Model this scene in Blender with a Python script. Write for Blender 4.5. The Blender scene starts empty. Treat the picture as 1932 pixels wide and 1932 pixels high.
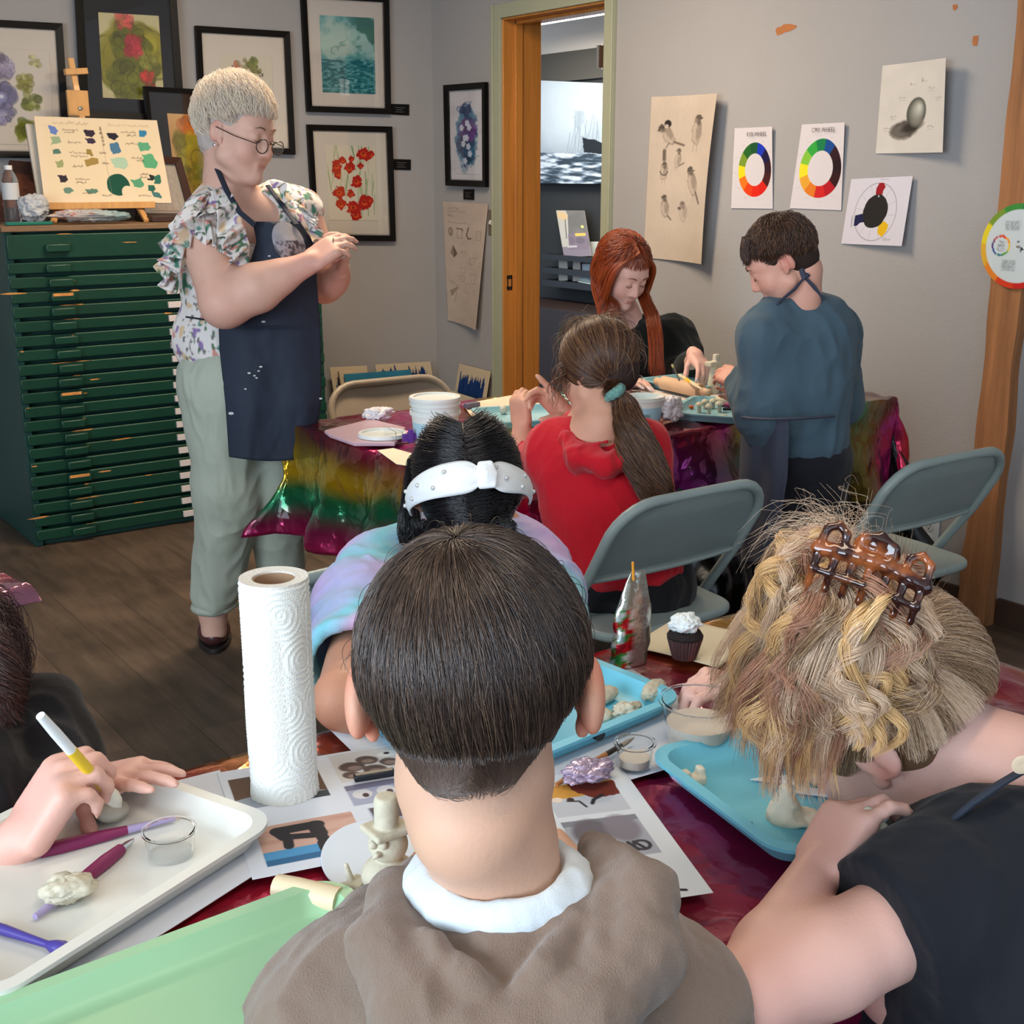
import bpy, bmesh, math, random
import numpy as np
from mathutils import Vector, Matrix
import openvdb as vdb

rng = np.random.default_rng(7)
COL = bpy.context.scene.collection
A = lambda *v: np.array(v if len(v) > 1 else v[0], dtype=float)

# ------------------------------------------------------------------ camera model (metres; walls along x and y)
F_PX = 2327.0; PITCH = math.radians(15.19); ROLL = math.radians(-0.3); CAM_H = 1.40; YAW = math.radians(35.9)
RT = A(math.cos(YAW), -math.sin(YAW), 0); FW = A(math.sin(YAW), math.cos(YAW), 0)
CAMP = A(0, 0, CAM_H); VR = np.stack([RT, FW, A(0, 0, 1)], 1)
def ray(u, v):
    a = (u - 966) / F_PX; b = (v - 966) / F_PX
    dep = math.cos(PITCH) - b * math.sin(PITCH)
    up = -(math.sin(PITCH) + b * math.cos(PITCH))
    return a * RT + dep * FW + A(0, 0, up), dep
def PZ(u, v, z): r, _ = ray(u, v); return CAMP + r * ((z - CAM_H) / r[2])       # on a level plane
def PD(u, v, d): r, dp = ray(u, v); return CAMP + r * (d / dp)                   # at distance d ahead
def PX(u, v, x): r, _ = ray(u, v); return CAMP + r * (x / r[0])                  # on the plane x
def PY(u, v, y): r, _ = ray(u, v); return CAMP + r * (y / r[1])                  # on the plane y
def pxr(px, d): return px * d / F_PX * 1.02                                      # size of px pixels at distance d

def lin(c):
    c = np.asarray(c, dtype=float) / 255.0
    return np.where(c <= 0.04045, c / 12.92, ((c + 0.055) / 1.055) ** 2.4)
def L4(c): l = lin(c); return (float(l[0]), float(l[1]), float(l[2]), 1.0)

# ------------------------------------------------------------------ noise
def _h(i, j, k, s):
    n = (i * 374761393 + j * 668265263 + k * 2147483647 + s * 1274126177) & 0xFFFFFFFF
    n = ((n ^ (n >> 13)) * 1274126177) & 0xFFFFFFFF
    n = (n ^ (n >> 16)) & 0xFFFF
    return n / 65535.0
def vnoise(p, s=0):
    p = np.asarray(p, dtype=float); f = np.floor(p); t = p - f; t = t * t * (3 - 2 * t); f = f.astype(np.int64)
    i, j, k = f[..., 0], f[..., 1], f[..., 2]; a, b, c = t[..., 0], t[..., 1], t[..., 2]
    r = 0
    for di in (0, 1):
        for dj in (0, 1):
            for dk in (0, 1):
                r = r + _h(i + di, j + dj, k + dk, s) * (a if di else 1 - a) * (b if dj else 1 - b) * (c if dk else 1 - c)
    return r * 2 - 1
def fbm(p, s=0, o=3):
    r = 0; a = 1.0; p = np.asarray(p, dtype=float)
    for q in range(o): r = r + a * vnoise(p * (2 ** q), s + q); a *= 0.5
    return r

# ------------------------------------------------------------------ materials
MATS = {}
def _base(name):
    m = bpy.data.materials.new(name); m.use_nodes = True
    nt = m.node_tree; b = nt.nodes['Principled BSDF']
    return m, nt, b
def mat(name, c, rough=0.5, metal=0.0, var=0.0, scale=30.0, bump=0.0, bscale=None, spec=0.5, trans=0.0, ior=1.45, sss=0.0, coat=0.0, sheen=0.0, stretch=(1, 1, 1), alpha=1.0, aniso=0.0, thin=False):
    if name in MATS: return MATS[name]
    m, nt, b = _base(name); N = nt.nodes; L = nt.links
    b.inputs['Roughness'].default_value = rough; b.inputs['Metallic'].default_value = metal
    b.inputs['Specular IOR Level'].default_value = spec; b.inputs['IOR'].default_value = ior
    b.inputs['Transmission Weight'].default_value = trans; b.inputs['Coat Weight'].default_value = coat
    b.inputs['Sheen Weight'].default_value = sheen; b.inputs['Alpha'].default_value = alpha
    if sss:
        b.inputs['Subsurface Weight'].default_value = sss; b.inputs['Subsurface Radius'].default_value = (0.9, 0.35, 0.2); b.inputs['Subsurface Scale'].default_value = 0.012
    tc = N.new('ShaderNodeTexCoord'); mp = N.new('ShaderNodeMapping'); mp.inputs['Scale'].default_value = stretch
    L.new(tc.outputs['Object'], mp.inputs['Vector'])
    if c == 'vc':
        a = N.new('ShaderNodeAttribute'); a.attribute_name = 'Col'; src = a.outputs['Color']
    else:
        rgb = N.new('ShaderNodeRGB'); rgb.outputs[0].default_value = L4(c); src = rgb.outputs[0]
    if var:
        no = N.new('ShaderNodeTexNoise'); no.inputs['Scale'].default_value = scale; no.inputs['Detail'].default_value = 5
        L.new(mp.outputs[0], no.inputs['Vector'])
        mr = N.new('ShaderNodeMapRange'); mr.inputs['From Min'].default_value = 0.25; mr.inputs['From Max'].default_value = 0.75
        mr.inputs['To Min'].default_value = 1 - var; mr.inputs['To Max'].default_value = 1 + var
        L.new(no.outputs['Fac'], mr.inputs['Value'])
        mx = N.new('ShaderNodeMix'); mx.data_type = 'RGBA'; mx.blend_type = 'MULTIPLY'; mx.inputs['Factor'].default_value = 1
        L.new(src, mx.inputs['A']); L.new(mr.outputs[0], mx.inputs['B']); src = mx.outputs['Result']
    L.new(src, b.inputs['Base Color'])
    if bump:
        nb = N.new('ShaderNodeTexNoise'); nb.inputs['Scale'].default_value = bscale or scale; nb.inputs['Detail'].default_value = 6
        L.new(mp.outputs[0], nb.inputs['Vector'])
        bp = N.new('ShaderNodeBump'); bp.inputs['Strength'].default_value = min(1, bump); bp.inputs['Distance'].default_value = 0.004 if bump <= 1 else 0.004 * bump
        L.new(nb.outputs['Fac'], bp.inputs['Height']); L.new(bp.outputs[0], b.inputs['Normal'])
    MATS[name] = m
    return m

# ------------------------------------------------------------------ objects
def tag(o, label=None, cat=None, group=None, kind=None):
    if label: o['label'] = label
    if cat: o['category'] = cat
    if group: o['group'] = group
    if kind: o['kind'] = kind
    return o
def empty(name, loc, label=None, cat=None, group=None):
    o = bpy.data.objects.new(name, None); COL.objects.link(o); o.location = Vector(loc); o.empty_display_size = 0.05
    return tag(o, label, cat, group)
def offs(parent):
    p = A(0, 0, 0)
    while parent is not None: p = p + A(*parent.location); parent = parent.parent
    return p
def meshobj(name, V, Fc, m, parent=None, smooth=False, cols=None, loc=None):
    V = np.asarray(V, dtype=float)
    if parent is not None: org = offs(parent)
    elif loc is not None: org = A(*loc)
    else: org = A(0, 0, 0)
    V = V - org
    me = bpy.data.meshes.new(name)
    if isinstance(Fc, np.ndarray):
        nf, k = Fc.shape
        me.vertices.add(len(V)); me.vertices.foreach_set('co', V.astype(np.float32).ravel())
        me.loops.add(nf * k); me.loops.foreach_set('vertex_index', Fc.astype(np.int32).ravel())
        me.polygons.add(nf); me.polygons.foreach_set('loop_start', np.arange(0, nf * k, k, dtype=np.int32))
        try: me.polygons.foreach_set('loop_total', np.full(nf, k, dtype=np.int32))
        except Exception: pass
        me.update(calc_edges=True); me.validate()
    else:
        me.from_pydata([tuple(v) for v in V], [], [tuple(int(i) for i in f) for f in Fc]); me.validate()
    if smooth: me.polygons.foreach_set('use_smooth', np.ones(len(me.polygons), dtype=bool))
    if cols is not None:
        a = me.color_attributes.new('Col', 'FLOAT_COLOR', 'POINT')
        c = np.ones((len(V), 4), dtype=np.float32); c[:, :3] = cols
        a.data.foreach_set('color', c.ravel())
    if m is not None: me.materials.append(m)
    o = bpy.data.objects.new(name, me); COL.objects.link(o)
    if parent is not None: o.parent = parent
    elif loc is not None: o.location = Vector(loc)
    return o
def bevel(o, w, seg=2):
    md = o.modifiers.new('b', 'BEVEL'); md.width = w; md.segments = seg; md.limit_method = 'ANGLE'; md.angle_limit = math.radians(40); md.harden_normals = False
    o.data.polygons.foreach_set('use_smooth', np.ones(len(o.data.polygons), dtype=bool))
    try: o.data.set_sharp_from_angle(angle=math.radians(40))
    except Exception: pass
    return o
def nrm(v): v = np.asarray(v, dtype=float); return v / (np.linalg.norm(v) + 1e-12)
def frame_from(d, up=(0, 0, 1)):
    d = nrm(d); u = A(*up)
    if abs(np.dot(d, u)) > 0.98: u = A(1, 0, 0)
    x = nrm(np.cross(u, d)); y = np.cross(d, x)
    return x, y, d
def rotz(a): c, s = math.cos(a), math.sin(a); return np.array([[c, -s, 0], [s, c, 0], [0, 0, 1.0]])
def rotax(ax, a): return np.array(Matrix.Rotation(a, 3, Vector(ax)))

class MB:
    def __init__(s): s.V = []; s.F = []; s.C = []; s.cur = None
    def add(s, V, F):
        n = len(s.V); s.V += [A(*v) for v in V]; s.F += [tuple(i + n for i in f) for f in F]
        if s.cur is not None: s.C += [lin(s.cur)] * len(V)
        return s
    def box(s, c, size, R=None):
        c = A(*c); h = A(*size) / 2; R = np.eye(3) if R is None else R
        V = [c + R @ (h * A(x, y, z)) for x in (-1, 1) for y in (-1, 1) for z in (-1, 1)]
        return s.add(V, [(0, 1, 3, 2), (4, 6, 7, 5), (0, 4, 5, 1), (2, 3, 7, 6), (0, 2, 6, 4), (1, 5, 7, 3)])
    def bb(s, a, b): a = A(*a); b = A(*b); return s.box((a + b) / 2, np.abs(b - a))
    def tube(s, pts, r, seg=10, cap=True, closed=False, flat=None):
        pts = [A(*p) for p in pts]; n = len(pts); rr = r if hasattr(r, '__len__') else [r] * n
        V = []; px = None
        for i, p in enumerate(pts):
            if closed: d = pts[(i + 1) % n] - pts[i - 1]
            else: d = pts[min(i + 1, n - 1)] - pts[max(i - 1, 0)]
            d = nrm(d)
            if px is None: x, y, _ = frame_from(d)
            else:
                x = nrm(px - d * np.dot(px, d)); y = np.cross(d, x)
            px = x; fy = 1.0 if flat is None else flat
            for k in range(seg):
                a = 2 * math.pi * k / seg; V.append(p + rr[i] * (math.cos(a) * x + fy * math.sin(a) * y))
        F = []
        for i in range(n if closed else n - 1):
            for k in range(seg):
                j = (i + 1) % n; F.append((i * seg + k, i * seg + (k + 1) % seg, j * seg + (k + 1) % seg, j * seg + k))
        if cap and not closed: F.append(tuple(range(seg))[::-1]); F.append(tuple((n - 1) * seg + k for k in range(seg)))
        return s.add(V, F)
    def lathe(s, prof, c, seg=32, ax=(0, 0, 1), f=None):
        x, y, d = frame_from(ax); c = A(*c); n = len(prof); V = []
        for i, (r, h) in enumerate(prof):
            for k in range(seg):
                a = 2 * math.pi * k / seg; q = 1.0 if f is None else f(i, a)
                V.append(c + d * h + r * q * (math.cos(a) * x + math.sin(a) * y))
        F = [(i * seg + k, i * seg + (k + 1) % seg, (i + 1) * seg + (k + 1) % seg, (i + 1) * seg + k) for i in range(n - 1) for k in range(seg)]
        if prof[0][0] > 1e-5: F.append(tuple(range(seg))[::-1])
        if prof[-1][0] > 1e-5: F.append(tuple((n - 1) * seg + k for k in range(seg)))
        return s.add(V, F)
    def prism(s, poly, th, nrmv):
        poly = [A(*p) for p in poly]; n = len(poly); nv = A(*nrmv) * th
        V = poly + [p + nv for p in poly]
        F = [tuple(range(n))[::-1], tuple(range(n, 2 * n))] + [(i, (i + 1) % n, n + (i + 1) % n, n + i) for i in range(n)]
        return s.add(V, F)
    def build(s, name, m, parent=None, smooth=False, loc=None, bev=0, seg=2):
        o = meshobj(name, np.array(s.V), s.F, m, parent, smooth, np.array(s.C) if s.C else None, loc)
        bm = bmesh.new(); bm.from_mesh(o.data); bmesh.ops.recalc_face_normals(bm, faces=bm.faces); bm.to_mesh(o.data); bm.free()
        if bev: bevel(o, bev, seg)
        elif smooth:
            try: o.data.set_sharp_from_angle(angle=math.radians(50))
            except Exception: pass
        return o

# ------------------------------------------------------------------ painting surface colours on a grid (posters, paintings)
class Pic:
    def __init__(s, w, h, bg):
        s.w = w; s.h = h; s.a = np.zeros((h, w, 3)); s.a[:] = A(*bg)
        s.X, s.Y = np.meshgrid((np.arange(w) + 0.5) / w, (np.arange(h) + 0.5) / h); s.asp = h / w
        s.px = 1.0 / w
    def mixm(s, m, c, al=1.0):
        m = np.clip(m, 0, 1)[..., None] * al; s.a = s.a * (1 - m) + A(*c) * m if not callable(c) else s.a
        return s
    def nz(s, sc, seed=0, o=3, sx=1, sy=1):
        P = np.stack([s.X * sc * sx, s.Y * s.asp * sc * sy, np.zeros_like(s.X)], -1); return fbm(P, seed, o)
    def ell(s, cx, cy, rx, ry, c, rot=0, al=1.0, soft=None, rag=0.0, rs=8, seed=0, ring=None):
        dx = s.X - cx; dy = (s.Y - cy) * s.asp; ca, sa = math.cos(rot), math.sin(rot)
        x = (dx * ca + dy * sa) / rx; y = (-dx * sa + dy * ca) / (ry * s.asp)
        d = np.sqrt(x * x + y * y)
        if rag: d = d + rag * s.nz(rs, seed)
        so = soft if soft is not None else s.px * 1.2 / rx
        m = np.clip((1 - d) / so + 0.5, 0, 1)
        if ring is not None: m = m * np.clip((d - ring) / so + 0.5, 0, 1)
        return s.mixm(m, c, al)
    def rect(s, x0, y0, x1, y1, c, al=1.0, rag=0.0, rs=20, seed=0):
        n = rag * s.nz(rs, seed) if rag else 0
        m = np.minimum(np.minimum(s.X - x0, x1 - s.X), np.minimum(s.Y - y0, y1 - s.Y)) + n
        return s.mixm(m / s.px + 0.5, c, al)
    def poly(s, pts, c, al=1.0, rag=0.0, rs=20, seed=0):
        X = s.X + (rag * s.nz(rs, seed) if rag else 0); Y = s.Y + (rag * s.nz(rs, seed + 5) if rag else 0)
        ins = np.zeros(X.shape, bool); n = len(pts)
        for i in range(n):
            x0, y0 = pts[i]; x1, y1 = pts[(i + 1) % n]
            if y0 == y1: continue
            ins ^= ((Y > min(y0, y1)) & (Y <= max(y0, y1)) & (X < (Y - y0) * (x1 - x0) / (y1 - y0) + x0))
        return s.mixm(ins.astype(float), c, al)
    def line(s, pts, w, c, al=1.0):
        best = np.full(s.X.shape, 9.0)
        for (x0, y0), (x1, y1) in zip(pts[:-1], pts[1:]):
            dx, dy = x1 - x0, (y1 - y0) * s.asp; L = dx * dx + dy * dy + 1e-12
            t = np.clip(((s.X - x0) * dx + (s.Y - y0) * s.asp * dy) / L, 0, 1)
            d = np.hypot(s.X - x0 - t * dx, (s.Y - y0) * s.asp - t * dy); best = np.minimum(best, d)
        return s.mixm((w / 2 - best) / s.px + 0.5, c, al)
    def scrib(s, x, y, w, h, c, al=0.7, seed=0, n=10, lw=None):
        r = random.Random(seed); pts = []
        for i in range(n * 2 + 1):
            pts.append((x + w * i / (n * 2), y + h * (r.random() * 0.9 if i % 2 else 0.55 + r.random() * 0.45)))
            if r.random() < 0.18 and len(pts) > 2: s.line(pts, lw or s.px * 1.1, c, al); pts = []
        if len(pts) > 1: s.line(pts, lw or s.px * 1.1, c, al)
        return s
    def mul(s, f): s.a = s.a * f[..., None]; return s
    def lin(s): return lin(np.clip(s.a, 0, 255))

def sheet(name, Q, pic, m, parent=None, th=0.0006, curl=None, loc=None, n=None, back=True):
    """painted sheet through four corners TL TR BR BL; the picture lives in the sheet's own surface colours"""
    TL, TR, BR, BL = [A(*q) for q in Q]; h, w = pic.h + 1, pic.w + 1
    S, T = np.meshgrid(np.linspace(0, 1, w), np.linspace(0, 1, h))
    S = S[..., None]; T = T[..., None]
    P = (TL * (1 - S) + TR * S) * (1 - T) + (BL * (1 - S) + BR * S) * T
    nv = nrm(np.cross(TR - TL, TL - BL))
    if n is not None and np.dot(nv, n) < 0: nv = -nv
    if curl is not None: P = P + nv * curl(S, T)
    img = pic.lin(); ii = np.clip(np.arange(h), 0, pic.h - 1); jj = np.clip(np.arange(w), 0, pic.w - 1)
    C = img[ii][:, jj]
    Fi = (np.arange(h - 1)[:, None] * w + np.arange(w - 1)[None, :]).ravel()
    F = np.stack([Fi, Fi + w, Fi + w + 1, Fi + 1], 1)
    V = P.reshape(-1, 3); Cc = C.reshape(-1, 3)
    if back:   # thickness: a second skin behind, closed around the rim
        nV = len(V); V2 = V - nv * th; V = np.concatenate([V, V2]); bc = np.tile(np.mean(Cc[[0, w - 1, -1, -w]], 0), (nV, 1)); Cc = np.concatenate([Cc, bc])
        rim = list(range(w)) + [r * w + w - 1 for r in range(1, h)] + [(h - 1) * w + c for c in range(w - 2, -1, -1)] + [r * w for r in range(h - 2, 0, -1)]
        rim = np.array(rim); rn = np.roll(rim, -1)
        F = np.concatenate([F, F[:, ::-1] + nV, np.stack([rim, rn, rn + nV, rim + nV], 1)])
    return meshobj(name, V, F, m, parent, True, Cc, loc)

# ------------------------------------------------------------------ organic bodies from blended implicit shapes
class Blob:
    def __init__(s, h=0.004): s.h = h; s.P = []; s.disp = None
    def cap(s, a, b, ra, rb=None, k=0.01, op='+'):
        a = A(*a); b = A(*b); rb = ra if rb is None else rb
        s.P.append(('c', a, b, ra, rb, k, op)); return s
    def chain(s, pts, rs, k=0.01, op='+'):
        for i in range(len(pts) - 1): s.cap(pts[i], pts[i + 1], rs[i], rs[i + 1], k, op)
        return s
    def ell(s, c, r, R=None, k=0.01, op='+'):
        s.P.append(('e', A(*c), A(*r), VR if R is None else np.asarray(R, float), 0, k, op)); return s
    def cut(s, p, n, rad=0.15, k=0.002):
        s.P.append(('h', A(*p), nrm(n), rad, 0, k, '-')); return s
    def rbox(s, c, half, R=None, r=0.01, k=0.005, op='+'):
        s.P.append(('b', A(*c), A(*half), np.eye(3) if R is None else np.asarray(R, float), r, k, op)); return s
    def bnd(s, p):
        t = p[0]
        if t == 'c': return np.minimum(p[1] - p[3], p[2] - p[4]), np.maximum(p[1] + p[3], p[2] + p[4])
        if t in 'eb':
            r = np.abs(p[3]) @ p[2]
            if t == 'b': r = r + p[4]
            return p[1] - r, p[1] + r
        return p[1] - p[3], p[1] + p[3]
    def field(s):
        adds = [s.bnd(p) for p in s.P if p[-1] == '+']
        lo = np.min([a for a, _ in adds], 0) - 0.03; hi = np.max([b for _, b in adds], 0) + 0.03
        h = s.h; n = np.ceil((hi - lo) / h).astype(int) + 1
        D = np.full(n, 0.05, dtype=np.float32)
        for p in s.P:
            t = p[0]; k = p[-2]; op = p[-1]; a, b = s.bnd(p); mar = 2.0 * k + 5 * h
            i0 = np.clip(np.floor((a - mar - lo) / h).astype(int), 0, n - 1); i1 = np.clip(np.ceil((b + mar - lo) / h).astype(int) + 1, 1, n)
            if np.any(i1 <= i0): continue
            ax = [(lo[q] + h * np.arange(i0[q], i1[q])).astype(np.float32) for q in range(3)]
            X, Y, Z = np.meshgrid(*ax, indexing='ij', sparse=True)
            if t == 'c':
                _, pa, pb, ra, rb, _, _ = p; d = pb - pa; L2 = float(d @ d) + 1e-12
                x, y, z = X - pa[0], Y - pa[1], Z - pa[2]
                tt = np.clip((x * d[0] + y * d[1] + z * d[2]) / L2, 0, 1)
                q = np.sqrt((x - tt * d[0]) ** 2 + (y - tt * d[1]) ** 2 + (z - tt * d[2]) ** 2) - (ra + (rb - ra) * tt)
            elif t in 'eb':
                _, c, r, R, rr, _, _ = p; x, y, z = X - c[0], Y - c[1], Z - c[2]
                u = x * R[0, 0] + y * R[1, 0] + z * R[2, 0]; v = x * R[0, 1] + y * R[1, 1] + z * R[2, 1]; w = x * R[0, 2] + y * R[1, 2] + z * R[2, 2]
                if t == 'e':
                    k0 = np.sqrt((u / r[0]) ** 2 + (v / r[1]) ** 2 + (w / r[2]) ** 2)
                    k1 = np.sqrt((u / r[0] ** 2) ** 2 + (v / r[1] ** 2) ** 2 + (w / r[2] ** 2) ** 2)
                    q = k0 * (k0 - 1) / (k1 + 1e-6)
                    q = np.where(k0 < 0.15, -min(r) * 0.9, q)
                else:
                    a0, a1, a2 = np.abs(u) - r[0], np.abs(v) - r[1], np.abs(w) - r[2]
                    q = np.sqrt(np.maximum(a0, 0) ** 2 + np.maximum(a1, 0) ** 2 + np.maximum(a2, 0) ** 2) + np.minimum(np.maximum(a0, np.maximum(a1, a2)), 0) - rr
            else:
                _, c, nn, rad, _, _, _ = p; x, y, z = X - c[0], Y - c[1], Z - c[2]
                pl = -(x * nn[0] + y * nn[1] + z * nn[2]); sp = np.sqrt(x * x + y * y + z * z) - rad
                q = np.maximum(pl, sp)
            q = q.astype(np.float32)
            sl = tuple(slice(i0[c_], i1[c_]) for c_ in range(3)); O = D[sl]
            if op == '+':
                hh = np.maximum(k - np.abs(O - q), 0) / k; D[sl] = np.minimum(O, q) - hh * hh * k * 0.25
            else:
                q = -q; hh = np.maximum(k - np.abs(O - q), 0) / k; D[sl] = np.maximum(O, q) + hh * hh * k * 0.25
        return D, lo
    def mesh(s):
        D, lo = s.field(); h = s.h
        G = vdb.FloatGrid(background=float(0.05 / h)); Dn = np.clip(D / h, -6, 6).astype(np.float32)
        Dn[0] = Dn[-1] = 6; Dn[:, 0] = Dn[:, -1] = 6; Dn[:, :, 0] = Dn[:, :, -1] = 6
        G.background = 6.0
        G.copyFromArray(Dn)
        pts, quads = G.convertToQuads(isovalue=0.0)
        V = pts.astype(float) * h + lo
        return V, quads[:, ::-1].astype(np.int64)
def relax(V, F, it=2, lam=0.5):
    E = np.concatenate([F[:, [0, 1]], F[:, [1, 2]], F[:, [2, 3]], F[:, [3, 0]]]); n = len(V)
    cnt = np.bincount(E[:, 0], minlength=n) + np.bincount(E[:, 1], minlength=n); cnt = np.maximum(cnt, 1)[:, None]
    for q in range(it):
        S = np.stack([np.bincount(E[:, 0], V[E[:, 1], c], n) + np.bincount(E[:, 1], V[E[:, 0], c], n) for c in range(3)], 1)
        V = V + lam * (S / cnt - V)
    return V
def vnormals(V, F):
    nn = np.cross(V[F[:, 2]] - V[F[:, 0]], V[F[:, 3]] - V[F[:, 1]]); N = np.zeros_like(V)
    for c in range(4):
        for a in range(3): N[:, a] += np.bincount(F[:, c], nn[:, a], len(V))
    return N / (np.linalg.norm(N, axis=1, keepdims=True) + 1e-12)
def blobobj(name, bl, m, parent, disp=None, colf=None, it=2, keep=None):
    V, F = bl.mesh()
    if keep is not None:      # drop stray bits
        pass
    V = relax(V, F, it)
    N = vnormals(V, F)
    c = V.mean(0)
    if np.mean(np.einsum('ij,ij->i', N, V - c)) < 0: F = F[:, ::-1]; N = -N
    if disp is not None: V = V + N * disp(V, N)[:, None]
    cols = colf(V, N) if colf is not None else None
    return meshobj(name, V, F, m, parent, True, cols)

# ------------------------------------------------------------------ hair
def hair_mat(name, stops, rough=0.32, coat=0.0):
    m = bpy.data.materials.new(name); m.use_nodes = True; nt = m.node_tree; N = nt.nodes; L = nt.links
    for n in list(N): N.remove(n)
    o = N.new('ShaderNodeOutputMaterial'); b = N.new('ShaderNodeBsdfPrincipled'); hi = N.new('ShaderNodeHairInfo'); r = N.new('ShaderNodeValToRGB')
    r.color_ramp.elements[0].position = 0; r.color_ramp.elements[0].color = L4(stops[0])
    r.color_ramp.elements[1].position = 1; r.color_ramp.elements[1].color = L4(stops[-1])
    for i, c in enumerate(stops[1:-1]): e = r.color_ramp.elements.new((i + 1) / (len(stops) - 1)); e.color = L4(c)
    L.new(hi.outputs['Random'], r.inputs[0]); L.new(r.outputs[0], b.inputs['Base Color'])
    b.inputs['Roughness'].default_value = rough; b.inputs['Specular IOR Level'].default_value = 0.6
    L.new(b.outputs[0], o.inputs[0]); return m
def strands(name, S, m, parent, r0=0.00035, r1=0.0001, kind='stuff'):
    """S: list of arrays (n_i, m_i, 3) in world space"""
    org = offs(parent) if parent is not None else A(0, 0, 0)
    sizes = []; P = []; R = []
    for a in S:
        n, k, _ = a.shape; sizes += [k] * n; P.append(a.reshape(-1, 3)); t = np.linspace(0, 1, k)
        R.append(np.tile(r0 * (1 - t ** 2) + r1 * t ** 2, n))
    P = (np.concatenate(P) - org).astype(np.float32); R = np.concatenate(R).astype(np.float32)
    hc = bpy.data.hair_curves.new(name); hc.add_curves(sizes)
    hc.attributes['position'].data.foreach_set('vector', P.ravel())
    ra = hc.attributes.get('radius') or hc.attributes.new('radius', 'FLOAT', 'POINT')
    ra.data.foreach_set('value', R); hc.materials.append(m)
    o = bpy.data.objects.new(name, hc); COL.objects.link(o)
    if parent is not None: o.parent = parent
    if kind: o['kind'] = kind
    return o
def crv(pts, m):
    """smooth curve through the points, m samples (Catmull-Rom)"""
    P = np.array([A(*p) for p in pts]); n = len(P)
    P = np.concatenate([[2 * P[0] - P[1]], P, [2 * P[-1] - P[-2]]])
    t = np.linspace(0, n - 1 - 1e-6, m); i = np.floor(t).astype(int); f = (t - i)[:, None]
    a, b, c, d = P[i], P[i + 1], P[i + 2], P[i + 3]
    return 0.5 * (2 * b + (c - a) * f + (2 * a - 5 * b + 4 * c - d) * f * f + (-a + 3 * b - 3 * c + d) * f ** 3)
def lock(pts, n, spread0, spread1, m=14, seed=0, curl=0.0, cfreq=2.0, frizz=0.0, taper=0.3, lenvar=0.15, flat=(1, 1)):
    """a lock of n hairs around a guide; spread0/1 radius at root and tip"""
    r = np.random.default_rng(seed); C = crv(pts, m)
    T = np.gradient(C, axis=0); T /= np.linalg.norm(T, axis=1, keepdims=True)
    ref = A(0.3, 0.2, 1.0); Xa = np.cross(T, ref); Xa /= np.linalg.norm(Xa, axis=1, keepdims=True); Ya = np.cross(T, Xa)
    ang = r.uniform(0, 2 * np.pi, n); rad = np.sqrt(r.uniform(0, 1, n))
    a = rad * np.cos(ang) * flat[0]; b = rad * np.sin(ang) * flat[1]
    t = np.linspace(0, 1, m); sp = spread0 + (spread1 - spread0) * t; bulge = np.sin(np.pi * np.clip(t * 1.0, 0, 1)) * 0.35 * max(spread0, spread1)
    w = (sp + bulge)
    O = C[None] + (a[:, None] * w)[..., None] * Xa[None] + (b[:, None] * w)[..., None] * Ya[None]
    if curl:
        ph = r.uniform(0, 2 * np.pi) + 0.6 * r.normal(size=n); am = curl * (0.3 + 0.7 * t)[None]
        O = O + (am * np.sin(2 * np.pi * cfreq * t[None] + ph[:, None]))[..., None] * Xa[None] + (am * np.cos(2 * np.pi * cfreq * t[None] + ph[:, None]))[..., None] * Ya[None]
    if frizz:
        fr = r.normal(size=(n, 4, 3)) * frizz
        kk = np.linspace(0, 3, m); i = np.minimum(kk.astype(int), 2); f = (kk - i)[None, :, None]
        O = O + (fr[:, i] * (1 - f) + fr[:, i + 1] * f) * (0.15 + t)[None, :, None]
    L = 1 - lenvar * r.uniform(0, 1, n)
    idx = t[None] * L[:, None] * (m - 1); i0 = np.minimum(idx.astype(int), m - 2); f = (idx - i0)[..., None]
    ar = np.arange(n)[:, None]
    return O[ar, i0] * (1 - f) + O[ar, i0 + 1] * f
LW1, LW2, FX1, FX2, AC1, AC2, EXPO = 125, 46, 10, 4, 40, 7, 0.40
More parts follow.
